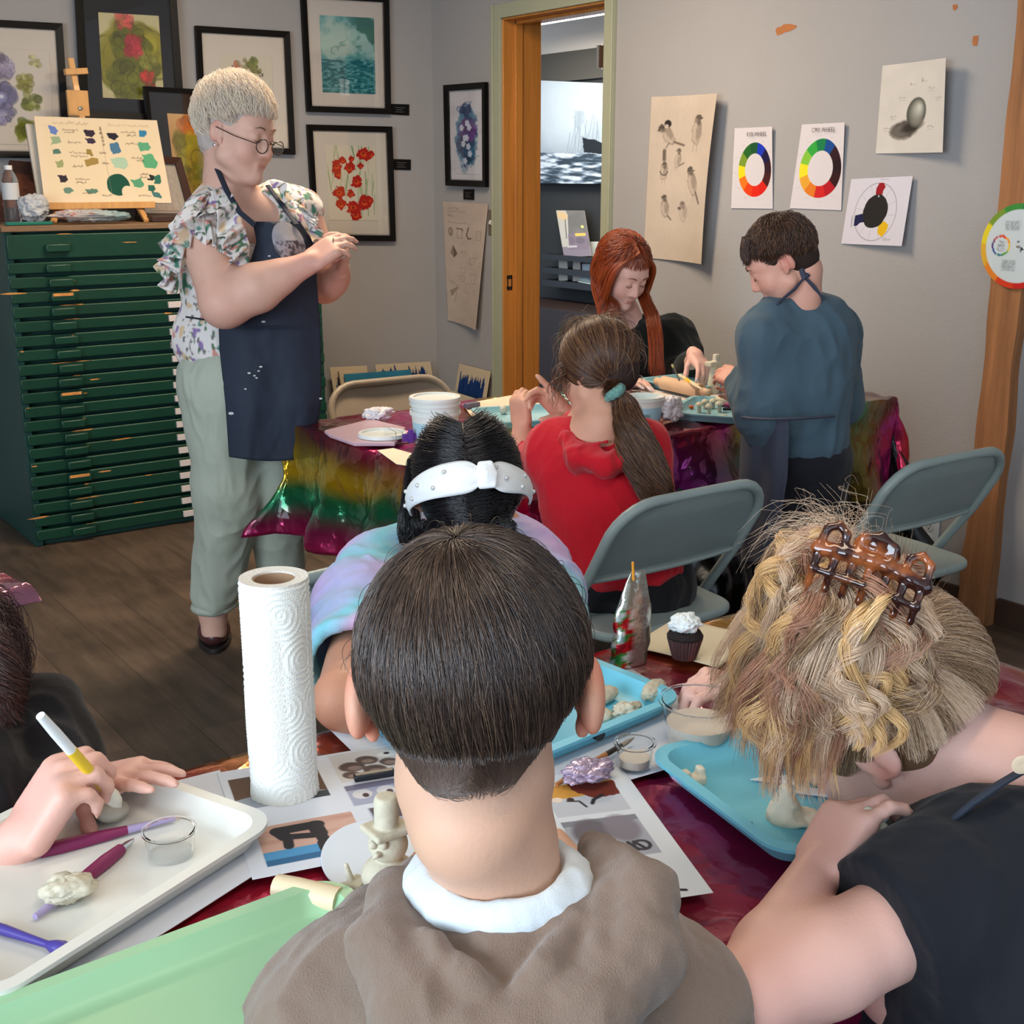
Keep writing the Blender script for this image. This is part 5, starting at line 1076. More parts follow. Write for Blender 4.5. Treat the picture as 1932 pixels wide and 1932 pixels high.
# tools
plum = mat('plum_grip', (128, 36, 82), .5); lilac = mat('lilac_plastic', (170, 156, 196), .45); violet = mat('violet_plastic', (74, 62, 150), .45); metal_t = mat('tool_metal', (190, 190, 192), .25, 1)
def tool(p, q, parts, label, name='clay_tool', z=None, cat='clay tool'):
    p, q = A(*p), A(*q); r = empty(name, (p + q) / 2, label, cat)
    for (t0, t1, rr, m, nm) in parts:
        n = len(rr); pts = [p + (q - p) * (t0 + (t1 - t0) * i / (n - 1)) for i in range(n)]; MB().tube(pts, rr, 12).build(nm, m, r, True)
    return r
tz = PZ0 + .0105
def ont(u, v, z=tz): return on(u, v, z)
tool(ont(38, 1617), ont(330, 1543, tz + .001), [(0, .13, [.0015, .004, .0055], lilac, 'tip'), (.12, .68, [.0062, .0072, .0068, .006, .0045], plum, 'grip'), (.67, 1, [.0045, .0035, .003], lilac, 'blade')], 'modelling tool with a plum grip lying under the hand on the cream white tray')
tool(ont(66, 1730), ont(252, 1584), [(0, .34, [.003, .004, .0045], lilac, 'blade'), (.33, .86, [.0045, .0066, .0074, .006], plum, 'grip'), (.86, 1, [.004, .0035, .0015], metal_t, 'point')], 'modelling tool with a plum grip partly under the crumbly clay lump')
b = MB(); tool(ont(-30, 1742), ont(132, 1796), [(0, .75, [.0045, .005, .004, .0032], violet, 'grip'), (.74, 1, [.0032, .006, .0075, .0005], violet, 'blade')], 'violet modelling tool at the front edge of the cream white tray')
claylump(128, 1702, (.024, .019, .012), 'crumbly pale clay lump lying over a tool on the cream white tray', 5, amp=.38, fr=2.3)
claylump(213, 1548, (.017, .015, .011), 'smooth round clay ball beside the hand on the cream white tray', 6, amp=.05, m=glaze)
claylump(178, 1540, (.015, .013, .009), 'smaller clay blob half hidden by the fingers on the cream white tray', 16, amp=.12)
tool(on(522, 1672, PZ0 + .0125), on(640, 1700, PZ0 + .0125), [(0, 1, [.0115, .0125, .0125, .0125], mat('pale_dowel', (226, 208, 172), .5), 'roller')], 'short pale wooden dowel end beside the mint green tray', 'wooden_dowel', cat='dowel')
P = [on(705 + 100 * math.cos(t), 1622 + 72 * math.sin(t), PZ0 + .003) for t in np.linspace(0, 2 * math.pi, 60, False)]
o = MB().prism(P, .002, (0, 0, 1)).build('paper_disc', mat('disc_white', (214, 224, 234), .7), loc=P[0], bev=.0006); tag(o, 'round white card under the clay snowman, half hidden by the brown hoodie', 'round card')
# clay snowman with top hat
def snowman():
    c = on(735, 1680, PZ0 + .005); r = empty('clay_snowman', c, 'clay snowman with top hat and branch arms beside the brown hoodie', 'clay figure'); k = .0032
    B = Blob(.0011)
    B.ell(c + A(0, 0, .017), (.026, .024, .02), k=k); hd = c + A(0, 0, .049); B.ell(hd, (.0185, .0175, .018), k=.002)
    B.build = None
    body = blobobj('body', B, clay, r, it=2)
    H = Blob(.0009); ub = rotax((1, 0, 0), -.12); hb = hd + A(0, .002, .0145)
    H.rbox(hb, (.017, .015, .0006), None, .0028, .002); H.cap(hb + A(0, 0, .004), hb + A(.001, .001, .026), .0112, .0118, .002); H.cut(hb + A(0, 0, .033), (0, 0, 1), .03, .001)
    blobobj('top_hat', H, clay, r, it=1)
    fdir = nrm(-FW * .9 + -RT * .35 + A(0, 0, .1)); s_ = nrm(np.cross(fdir, A(0, 0, 1)))
    for q, (a_, b_) in enumerate([(.6, .25), (-.35, .35)]):
        p = hd + fdir * .0168 + s_ * .011 * a_ + A(0, 0, .018 * b_); e = Blob(.0007); e.ell(p, (.0042, .0042, .0042), k=.001); blobobj('eye', e, clay, r, it=1)
    nn = hd + fdir * .017 + A(0, 0, -.003); e = Blob(.0007); e.chain([nn, nn + fdir * .004 + s_ * .001, nn + fdir * .007 + s_ * .0035 - A(0, 0, .003)], [.0034, .0028, .0012], .001); blobobj('nose', e, clay, r, it=1)
    rr = RT; 
    e = Blob(.0009); a0 = c + rr * .022 + A(0, 0, .02); a1 = a0 + rr * .02 + A(0, 0, .006); e.chain([a0, a1, a1 + rr * .008 + A(0, 0, .016)], [.0035, .0035, .0022], .0015); e.chain([a1 - rr * .006, a1 - rr * .003 + A(0, 0, .02)], [.003, .0022], .0015); e.chain([a1 - rr * .011, a1 - rr * .014 + A(0, 0, .012)], [.003, .002], .0015); blobobj('arm', e, clay, r, it=1)
    e = Blob(.0009); a0 = c - rr * .03 + A(0, 0, .006); e.rbox(a0, (.008, .006, .002), rotz(.5), .003, .002); a1 = a0 - rr * .006 + A(0, 0, .006); e.chain([a1, a1 + A(-.004, 0, .016)], [.0035, .0022], .0015); e.chain([a0 - rr * .006, a0 - rr * .022 + A(0, 0, -.001)], [.004, .0015], .0015); blobobj('arm', e, clay, r, it=1)
snowman()
o = MB().box(on(706, 1462, PZ0 + .009), (.046, .010, .008), rotz(-.28)).build('hair_clip', mat('black_clip', (26, 30, 36), .4), loc=on(706, 1462, PZ0 + .005), bev=.002); tag(o, 'black rectangular clip lying on the printed sheet beside the boy\'s neck', 'clip')
# middle blue tray
claylump(1140, 1326, (.024, .013, .011), 'rolled clay nub nearest the boy\'s ear on the middle blue tray', 21, amp=.15, rot=.3); claylump(1232, 1318, (.028, .013, .011), 'long twisted clay piece beside the deli container on the middle blue tray', 22, amp=.22, rot=.5)
claylump(1136, 1362, (.015, .013, .009), 'small smooth clay scrap at the front of the middle blue tray', 23, amp=.2); claylump(1183, 1358, (.021, .012, .011), 'crinkled clay scrap at the front of the middle blue tray', 24, amp=.5, fr=2.8)
# blond girl's tray
e = Blob(.0016); c = on(1480, 1543); e.chain([c + A(0, 0, .002), c + A(0, 0, .03)], [.021, .0085], .006); e.ell(c + A(.01, -.012, .003), (.03, .02, .005), k=.006); o = blobobj('clay_cone', e, clay_w, None, disp=lambda V, N: .0012 * vnoise(V * 160, 5) + .0015 * vnoise(V * 70, 6), it=1); tag(o, 'rough pale clay cone standing on the blond girl\'s blue tray', 'clay piece')
e = Blob(.0012); c = on(1309, 1478); e.rbox(c + A(0, 0, .004), (.010, .006, .003), rotz(-.3), .002); e.rbox(c + A(-.008, .004, .009), (.002, .004, .005), rotz(-.3), .002); e.rbox(c + A(.009, 0, .010), (.002, .004, .006), rotz(-.3), .002); o = blobobj('clay_chair', e, clay_w, None, it=1); tag(o, 'tiny clay notch shaped like a seat at the left of the blond girl\'s tray', 'clay piece')
e = [on(1415, 1472, tz - .003), on(1470, 1462, tz - .003), on(1506, 1468, tz - .003), on(1500, 1482, tz - .003)]; o = MB().prism(e, .0015, (0, 0, 1)).build('plastic_knife', mat('white_plastic', (226, 232, 236), .4), loc=e[0], bev=.0004); tag(o, 'pointed white plastic blade lying at the back of the blond girl\'s tray', 'knife')
e = [on(1502, 1486, tz - .003), on(1640, 1500, tz - .003), on(1640, 1514, tz - .003), on(1500, 1497, tz - .003)]; o = MB().prism(e, .002, (0, 0, 1)).build('plastic_ruler', mat('white_plastic', (226, 232, 236), .4), loc=e[0], bev=.0004); tag(o, 'white plastic strip lying across the blond girl\'s tray below her chin', 'ruler')
c = on(1409, 1560, tz - .003); r = empty('small_comb', c, 'tiny black comb lying at the front of the blond girl\'s blue tray', 'comb'); km = mat('comb_black', (30, 34, 38), .5); ex = nrm(A(.88, -.5, 0)); ey = A(-ex[1], ex[0], 0)
b = MB(); b.box(c, (.017, .004, .003), np.stack([ex, ey, A(0, 0, 1)], 1)); b.build('comb_spine', km, r)
for q in range(9): MB().box(c + ex * (-.0075 + .0019 * q) + ey * .005, (.0008, .007, .0015), np.stack([ex, ey, A(0, 0, 1)], 1)).build('tooth', km, r)
# brush and glitter bag
a_, b_ = on(1050, 1480, PZ0 + .006), on(1196, 1392, PZ0 + .012); tool(a_, b_, [(0, .62, [.0025, .0035, .004, .0035], mat('brush_wood', (168, 112, 66), .4, var=.2, scale=30), 'handle'), (.62, .82, [.0035, .0032], mat('brush_dark', (70, 66, 66), .35, .6), 'ferrule'), (.82, 1, [.0032, .003, .0008], mat('bristle', (150, 140, 130), .8), 'bristles')], 'wooden paint brush lying between the boy\'s neck and the small clear cup', 'paint_brush', cat='brush')
glit = mat('clear_film', (210, 190, 215), .15, .2, var=.3, scale=160, trans=.4, ior=1.2); crumple('cellophane_bag', on(1110, 1470, PZ0 + .002), (.03, .022, .008), glit, 'small crinkled sparkling cellophane bag above the printed sheet', 'bag', 33, .5, 4)
# cupcake on a napkin
paper(quad((1.155, 1.115), (.88, .30), .15, .14), PZ0 - .002, Pic(16, 16, (216, 204, 176)), 'unfolded cream napkin under the cupcake', 'napkin', 'napkin', .002)
c = on(1291, 1240, PZ0 + .001); r = empty('cupcake', c, 'chocolate cupcake with white frosting and a foil case on the napkin', 'cupcake')
MB().lathe([(0, 0), (.0165, 0), (.0245, .03), (.0235, .0305), (0, .028)], c, 96, f=lambda i, a: 1 + (.045 * math.cos(a * 30) if i in (1, 2) else 0)).build('cupcake_case', mat('foil_case', (112, 96, 96), .3, .6), r, False)
MB().lathe([(.023, .028), (.0255, .033), (.021, .04), (0, .042)], c, 40).build('cake', mat('chocolate_cake', (34, 24, 24), .85, bump=.8, bscale=300), r, True)
V0 = crumple('frosting', c + A(0, 0, .034), (.0215, .021, .013), mat('frosting', (230, 238, 238), .6, sss=.1), None, None, 41, .35, 2.6, parent=None); V0.parent = r; V0.location = Vector(c + A(0, 0, .034)) - Vector(r.location); 
e = Blob(.0012); fc = c + A(0, 0, .045); e.chain([fc, fc + A(.002, .003, .012), fc + A(.006, .002, .017)], [.011, .006, .0015], .004); e.chain([fc + A(-.008, 0, 0), fc + A(-.009, .002, .01)], [.008, .0015], .003); blobobj('frosting_peak', e, MATS['frosting'], r, it=1)
# juice pouch
def pouch():
    c = PZ(1185, 1252, PZ0 + .001); c = A(c[0], c[1], PZ0 + .001); r = empty('juice_pouch', c, 'shiny silver juice pouch with a small orange straw, standing in front of the grey chair', 'juice pouch')
    n, mm = 24, 40; V = []; C = []; ex, ey = RT * .92 + FW * .4, FW * .92 - RT * .4; H_ = .135; lean = RT * .010
    for i in range(mm + 1):
        t = i / mm; w_ = .030 * (1 - .18 * t) * (1 if t < .6 else 1 - .55 * ((t - .6) / .4) ** 1.2); d_ = .017 * (1 - t) ** .7 + .0006
        for j in range(n):
            a = 2 * math.pi * j / n; q = 1 + .10 * vnoise(A(math.cos(a) * 2, math.sin(a) * 2, t * 9), 3); p_ = c + ex * w_ * math.cos(a) * q + ey * d_ * math.sin(a) * q + A(0, 0, H_ * t) + lean * t * 1.0
            V.append(p_); s_ = math.cos(a); f_ = s_ < -.15 and t < .62 and math.sin(a) < 0.4
            nv = fbm(A(s_ * 5, t * 9, 2), 4); base = (176, 176, 164); 
            if f_: base = (190, 30, 40) if nv > .15 else ((60, 150, 70) if nv > -.2 else (224, 226, 224))
            C.append(lin(base))
    F = [(i * n + j, i * n + (j + 1) % n, (i + 1) * n + (j + 1) % n, (i + 1) * n + j) for i in range(mm) for j in range(n)] + [tuple(range(n))[::-1], tuple(mm * n + k for k in range(n))]
    meshobj('pouch_body', V, F, mat('silver_pouch', 'vc', .18, .85, bump=.5, bscale=60), r, True, np.array(C)); tp = c + lean + A(0, 0, H_)
    MB().tube([tp + ex * -.008 - A(0, 0, .012) - ey * .003, tp + ex * -.010 + A(0, 0, .014) - ey * .003], .0018, 8).build('straw', mat('orange_straw', (226, 150, 40), .4), r, True)
pouch()

# ------------------------------------------------------------------ back table
ZB = .7485
def onb(u, v, z=ZB): return A(*PZ(u, v, z)[:2], z)
tubw = mat('white_tub', (222, 226, 222), .4, sss=.05); tubb = mat('tub_label_blue', (170, 208, 220), .5)
def tub(c, R, H_, label, lid=None, name='plastic_tub'):
    r = empty(name, c, label, 'tub'); MB().lathe([(0, .001), (R * .84, 0), (R * .97, H_ * .86), (R * 1.04, H_ * .87), (R * 1.04, H_ * .93), (R, H_ * .94), (R * 1.03, H_), (R * .97, H_), (R * .93, H_ * .9), (R * .8, .004), (0, .004)], c, 56).build('tub_wall', tubw, r, True)
    MB().lathe([(R * .872, H_ * .18), (R * .945, H_ * .66)], c, 56).build('tub_label', tubb, r, True)
    p0 = c - FW * R * .92 + A(0, 0, H_ * .3) + RT * R * .05; MB().box(p0, (.016, .002, .022), np.stack([RT, FW, A(0, 0, 1)], 1)).build('printed_mark', mat('print_grey', (110, 140, 150), .6), r)
    return r
tubc = PZ(822, 836, ZB); tub(tubc, .062, .088, 'white tub in a stack of two, between the black haired girl and the chair'); t2 = tub(tubc + A(0, 0, .0235), .062, .088, 'white tub nested on top of another tub on the back table')
r_ = empty('tub_lid', tubc + A(0, 0, .1125), 'white lid resting on the stacked tubs', 'lid'); MB().lathe([(0, .004), (.052, .004), (.054, .008), (.0645, .008), (.066, .0), (.063, -.004)], tubc + A(0, 0, .1125), 56).build('lid_disc', tubw, r_, True)
c = onb(722, 822, ZB + .012); r = empty('tub_lid', c, 'white round lid lying flat on the translucent tray on the back table', 'lid'); MB().lathe([(0, .004), (.052, .004), (.054, .009), (.062, .009), (.064, 0), (0, 0)], c, 56).build('lid_disc', tubw, r, True)
pinkt = mat('translucent_pink', (226, 196, 208), .3, trans=.35, ior=1.2); P = [onb(u, v, ZB + .002) for u, v in [(612, 818), (700, 796), (765, 812), (745, 842), (668, 842), (622, 826)]]; o = MB().prism(P, .009, (0, 0, 1)).build('plastic_tray', pinkt, loc=P[0], bev=.002); tag(o, 'translucent pinkish plastic tray at the corner of the back table', 'tray')
c = onb(782, 828, ZB + .006); r = empty('plastic_box', c, 'clear plastic box with a purple clip beside the stacked tubs', 'box'); b = MB(); R_ = rotz(-.2)
b.box(c + A(0, 0, .001), (.13, .09, .002), R_); [b.box(c + R_ @ A(*p_) + A(0, 0, .016), s_, R_) for p_, s_ in [((.065, 0, 0), (.002, .09, .03)), ((-.065, 0, 0), (.002, .09, .03)), ((0, .045, 0), (.13, .002, .03)), ((0, -.045, 0), (.13, .002, .03))]]; b.build('box_wall', clearp, r)
MB().box(c + R_ @ A(-.01, -.05, 0) + A(0, 0, .016), (.08, .008, .02), R_).box(c + R_ @ A(-.03, -.055, 0) + A(0, 0, .02), (.012, .01, .034), R_).build('purple_clasp', mat('purple_plastic', (92, 52, 140), .45), r, bev=.001)
tis = mat('white_tissue', (224, 220, 222), .9); crumple('crumpled_tissue', onb(715, 794), (.045, .03, .018), tis, 'crumpled white tissue beside the stacked tubs on the back table', 'tissue', 51, .5, 2.6)
crumple('crumpled_tissue', onb(1264, 798), (.038, .034, .034), tis, 'crumpled white tissue in front of the blue trays, right of the red hoodie', 'tissue', 52, .5, 2.6)
P = [onb(u, v, ZB + .001) for u, v in [(712, 850), (742, 846), (800, 862), (775, 880), (748, 876)]]; o = MB().prism(P, .001, (0, 0, 1)).build('paper_card', mat('cream_card', (224, 222, 194), .7), loc=P[0]); tag(o, 'cream card near the front edge of the back table by the black haired girl', 'card')
pc = Pic(60, 50, (214, 196, 172)); pc.mul(1 + .03 * pc.nz(6, 2)); Q = [onb(u, v, ZB + .002) for u, v in [(872, 762), (1015, 737), (1075, 770), (905, 806)]]; o = sheet('kraft_paper', Q, pc, vc, None, th=.0006, loc=Q[3], n=A(0, 0, 1)); tag(o, 'dusty cream craft paper on the back table beyond the headband girl', 'sheet of paper')
Q = [onb(u, v, ZB + .001) for u, v in [(1190, 735), (1300, 718), (1420, 745), (1290, 790)]]; o = sheet('kraft_paper', Q, Pic(20, 20, (206, 198, 190)), vc, None, th=.0006, loc=Q[3], n=A(0, 0, 1)); tag(o, 'pale paper under the far blue tray in front of the young woman', 'sheet of paper')
X1 = tray((2.04, 2.70), (.95, -.3), .33, .24, blue2, 'blue tray between the hands of the girl in the red hoodie', .02, ZB + .002)
X2 = tray((2.80, 2.83), (.985, -.05), .34, .25, blue2, 'faded blue tray with a rolling pin in front of the young woman', .022, ZB + .004, holes=((-.06, -.115, -1), (.1, -.115, -1)))
X3 = tray((2.50, 2.465), (.86, .51), .30, .22, blue2, 'faded blue tray of small clay mushrooms beside the standing boy', .022, ZB + .002, holes=((-.13, .02, -1),))
c = onb(1214, 800); tub(c, .052, .078, 'white tub on the back table just right of the ponytail')
P = [onb(u, v, ZB + .004) for u, v in [(904, 765), (940, 775)]]; o = MB().box(onb(890, 764, ZB + .012), (.05, .02, .014), rotz(.1)).build('ink_box', mat('grey_violet', (96, 92, 110), .4), loc=onb(890, 764, ZB), bev=.002); tag(o, 'small grey metallic box right of the stacked tubs', 'box')
claylump(950, 782, (.012, .009, .012), 'pair of tiny clay bits beside the cream craft paper', 61, z=ZB + .004, m=clay_w)
# rolling pin
rp = mat('rolling_pin_wood', (206, 170, 136), .5, var=.1, scale=20); zz = ZB + .03
pa, pb = onb(1252, 722, zz), onb(1322, 738, zz); d = pb - pa; pin = empty('rolling_pin', (pa + pb) / 2, 'wooden rolling pin lying on the faded blue tray in front of the young woman', 'rolling pin')
MB().tube([pa, pb], .0215, 20).build('roller', rp, pin, True); MB().tube([pb, pb + d * .06, pb + d * .2, pb + d * .24], [.008, .0125, .0125, .006], 14).build('handle', rp, pin, True); MB().tube([pa, pa - d * .06, pa - d * .2, pa - d * .24], [.008, .0125, .0125, .006], 14).build('handle', rp, pin, True)
yw = mat('yellow_band', (222, 186, 60), .5); a_, b_ = onb(1282, 708, ZB + .05), onb(1325, 735, ZB + .055); tool(a_, b_, [(0, .3, [.005, .006], mat('pale_handle', (222, 206, 170), .5), 'handle'), (.3, .55, [.006, .006], yw, 'band'), (.55, 1, [.006, .005, .002], mat('pale_handle', (222, 206, 170), .5), 'blade')], 'pale tool with a yellow band lying across the rolling pin')
a_, b_ = onb(1268, 688, ZB + .09), onb(1282, 718, ZB + .05); tool(a_, b_, [(0, .2, [.003, .0045, .002], mat('bristle_green', (150, 150, 100), .8), 'bristles'), (.2, 1, [.002, .0025], mat('dark_handle', (40, 40, 34), .4), 'handle')], 'thin dark brush standing among the tools behind the rolling pin', 'paint_brush', cat='brush')
e = Blob(.0016); c = onb(1345, 738, ZB + .008); e.chain([c, c + A(0, 0, .075)], [.02, .011], .004); e.rbox(c + A(-.004, 0, .086), (.02, .010, .004), None, .004, .003); e.rbox(c + A(.008, 0, .1), (.006, .005, .012), None, .003, .003); o = blobobj('clay_mushroom', e, clay, None, it=2); tag(o, 'tall pale clay mushroom held between the young woman and the boy', 'clay piece')
mset = [(1319, 778, .020, .012), (1330, 771, .018, .011), (1337, 782, .021, .011), (1345, 770, .018, .012), (1357, 777, .021, .013)]
spots = ['leftmost clay mushroom on the near blue tray', 'small clay mushroom at the back of the cluster, second from the left', 'middle clay mushroom at the front of the cluster', 'small clay mushroom at the back of the cluster, second from the right', 'rightmost clay mushroom with a smooth cap on the near blue tray']
for (u, v, h_, rr), lb in zip(mset, spots):
    c = onb(u, v, ZB + .006); r = empty('clay_mushroom', c, lb, 'clay piece', 'small clay mushrooms'); MB().lathe([(0, 0), (.006, 0), (.005, h_), (0, h_)], c, 16).build('stem', glaze, r, True); MB().lathe([(0, h_ - .001), (rr, h_), (rr * 1.02, h_ + .002), (rr * .7, h_ + .008), (0, h_ + .011)], c, 24).build('mushroom_cap', clay, r, True)
claylump(1304, 772, (.008, .007, .006), 'small bright orange dab beside the clay mushrooms', 71, z=ZB + .005, m=mat('orange_clay', (204, 92, 40), .6)); claylump(1362, 790, (.02, .013, .006), 'flat grey clay slab in front of the mushrooms', 72, z=ZB + .005, m=glaze, amp=.2)
tool(onb(1356, 762, ZB + .012), onb(1404, 768, ZB + .012), [(0, .1, [.003, .006], lilac, 'tip'), (.1, .55, [.007, .008, .006], plum, 'grip'), (.55, 1, [.005, .004], lilac, 'blade')], 'modelling tool with a plum grip on the near blue tray'); tool(onb(1364, 772, ZB + .011), onb(1402, 772, ZB + .011), [(0, 1, [.004, .004, .004], mat('black_plastic', (20, 20, 26), .4), 'shaft')], 'black stick lying on the near blue tray beside the mushrooms')
tool(onb(1350, 755, ZB + .016), onb(1400, 757, ZB + .016), [(0, 1, [.010, .011, .011], mat('pale_dowel', (226, 208, 172), .5), 'roller')], 'pale short roller at the back of the near blue tray', 'roller', cat='roller')
cup(onb(1192, 742), .032, .05, 'clear cup beside the hand of the young woman on the back table', None, .003, .85)
# far left: corner of another foil-covered table
Ap, Bp, Cp = PZ(76, 1106, .74), PZ(0, 1076, .74), PZ(0, 1129, .74); Bp = Ap + (Bp - Ap) * 4; Cp = Ap + (Cp - Ap) * 5; ctr_ = (Ap + Bp + Cp) / 3
rt = empty('side_table', A(ctr_[0], ctr_[1], 0), 'table corner wrapped in pink foil at the far left edge', 'table')
MB().prism([p_ - A(0, 0, .03) for p_ in (Ap + (ctr_ - Ap) * .06, Bp + (ctr_ - Bp) * .06, Cp + (ctr_ - Cp) * .06)], .028, (0, 0, 1)).build('tabletop', top_m, rt, bev=.003)
for p_ in (Ap, Bp, Cp): q_ = p_ + (ctr_ - p_) * .45; MB().tube([A(q_[0], q_[1], .71), A(q_[0], q_[1], 0)], .014, 10).build('leg', leg_m, rt, True)
n_ = 40; V = []; C_ = []
for i in range(n_ + 1):
    for j in range(n_ + 1):
        s_, t_ = i / n_, j / n_; p_ = Ap + (Bp - Ap) * s_ * (1 - t_) + (Cp - Ap) * s_ * t_; ed_ = min(t_, 1 - t_) * s_ * 6; V.append(p_ + A(0, 0, .004 + .006 * abs(vnoise(p_ * 30, 4)) - .03 * max(0, 1 - ed_ * 4) ** 2)); k_ = vnoise(p_ * 18, 3); C_.append(lin((150, 96, 116)) * max(0, 1 - k_) + lin((206, 60, 90)) * max(0, k_))
F = [(i * (n_ + 1) + j, (i + 1) * (n_ + 1) + j, (i + 1) * (n_ + 1) + j + 1, i * (n_ + 1) + j + 1) for i in range(n_) for j in range(n_)]
o = meshobj('foil_tablecloth', V, F, fm, None, True, np.array(C_), V[0]); so = o.modifiers.new('s', 'SOLIDIFY'); so.thickness = .001; tag(o, 'pink foil stretched over a table corner at the far left edge', 'tablecloth')
# ================================================================== people
SK = (214, 160, 138)
def skinm(name, c, sss=.12): return mat(name, 'vc', .5, spec=.35, sss=sss, bump=.12, bscale=260)
skin = skinm('skin', SK)
def skcol(base, spots=(), f=9.0):
    b = lin(base)
    def g(V, N):
        C = np.tile(b, (len(V), 1)) * (1 + .05 * vnoise(V * 38, 2)[:, None]) ; 
        for (p, r, c, al) in spots:
            w = np.clip(1 - np.linalg.norm(V - A(*p), axis=1) / r, 0, 1) ** 1.2 * al; C = C * (1 - w[:, None]) + lin(c) * w[:, None]
        return C
    return g
class Head:
    def __init__(s, c, F, U, k=1.0):
        s.c = A(*c); s.F = nrm(F); U = A(*U); s.U = nrm(U - s.F * np.dot(U, s.F)); s.L = np.cross(s.U, s.F); s.k = k; s.R = np.stack([s.L, s.F, s.U], 1)
    def p(s, l, f, u): return s.c + s.k * (s.L * l + s.F * f + s.U * u)
    def e(s, B, l, f, u, rl, rf, ru, k=.01, op='+', R=None): B.ell(s.p(l, f, u), A(rl, rf, ru) * s.k, s.R if R is None else s.R @ R, k * s.k, op)
def build_head(B, H, ears=1.0, lids=True, chub=0.0, nose=1.0, jaw=1.0):
    e = H.e
    e(B, 0, -.012, .032, .074, .094, .086, .02); e(B, 0, .034, -.032, .057 + chub, .062, .070, .03); e(B, 0, .05, .03, .058, .04, .045, .02)
    for s in (-1, 1):
        e(B, s * (.036 + chub * .5), .058, -.03, .026, .026, .028, .02); B.cap(H.p(s * .052 * jaw, .01, -.055), H.p(s * .014, .07, -.096), .024 * jaw * H.k, .016 * H.k, .02 * H.k)
        e(B, s * .031, .094, .010, .019, .010, .010, .012, '-'); B.cap(H.p(s * .016, .088, .030), H.p(s * .045, .079, .030), .006 * H.k, .005 * H.k, .01 * H.k)
        if lids: e(B, s * .031, .080, .008, .0145, .0125, .0125, .004)
    B.cap(H.p(0, .074, -.098), H.p(0, .078, -.092), .018 * H.k, k=.014 * H.k)
    B.cap(H.p(0, .088, .014), H.p(0, .104 * (1 + .04 * (nose - 1)), -.026), .0075 * H.k, .0105 * H.k * nose, .008 * H.k); e(B, 0, .106, -.030, .011 * nose, .010, .009, .005)
    for s in (-1, 1): e(B, s * .012, .096, -.033, .008, .009, .007, .004); e(B, s * .006, .104, -.041, .0035, .005, .003, .002, '-')
    B.cap(H.p(-.018, .089, -.058), H.p(.018, .089, -.058), .0055 * H.k, k=.005 * H.k); B.cap(H.p(-.015, .0885, -.067), H.p(.015, .0885, -.067), .0068 * H.k, k=.005 * H.k); B.cap(H.p(-.02, .0965, -.0622), H.p(.02, .0965, -.0622), .0016 * H.k, k=.002 * H.k, op='-')
    if ears:
        for s in (-1, 1):
            q = np.array(Matrix.Rotation(-.2, 3, 'X')); o_ = .0735 + .008 * (ears - 1)
            H.e(B, s * (o_ + .004 * ears), -.012, .003, .0065 + .002 * ears, .020, .031, .004, R=q); H.e(B, s * (o_ + .009), -.004, .007, .006, .011, .016, .003, '-', R=q); H.e(B, s * (o_ + .010), -.007, -.014, .005, .007, .007, .003, '-', R=q); H.e(B, s * o_, .004, -.022, .006, .008, .010, .004)
            H.e(B, s * (o_ - .001), .006, -.004, .006, .006, .008, .004)
def head_spots(H, lip=(176, 96, 92), brow=None, al=.8, blush=(206, 130, 116)):
    S = [(H.p(x, .097, -.0635), .0095 * H.k, lip, al) for x in (-.014, -.007, 0, .007, .014)]
    for s in (-1, 1):
        S += [(H.p(s * .044, .066, -.03), .035 * H.k, blush, .5), (H.p(s * .082, -.012, .02), .022 * H.k, (206, 120, 104), .5), (H.p(s * .082, -.01, -.02), .02 * H.k, (206, 120, 104), .5)]
    S += [(H.p(0, .112, -.03), .02 * H.k, blush, .5)]
    return S
def eyes_lashes(H, parent, c=(60, 44, 38), brow=(96, 72, 60)):
    for s in (-1, 1): b = MB(); b.tube([H.p(s * x, y, z) for x, y, z in ((.019, .0905, .002), (.026, .0935, -.002), (.033, .0935, -.003), (.041, .090, .000))], .0011 * H.k, 6); b.build('eyelashes', mat('lash_dark', c, .7), parent, True)
    for s in (-1, 1): b = MB(); b.tube([H.p(s * x, y, z) for x, y, z in ((.013, .0965, .030), (.022, .0965, .034), (.032, .0935, .036), (.044, .085, .031))], [.0016 * H.k, .003 * H.k, .0028 * H.k, .001 * H.k], 6, flat=.6); b.build('eyebrow', mat('brow_%d' % brow[0], brow, .8), parent, True)
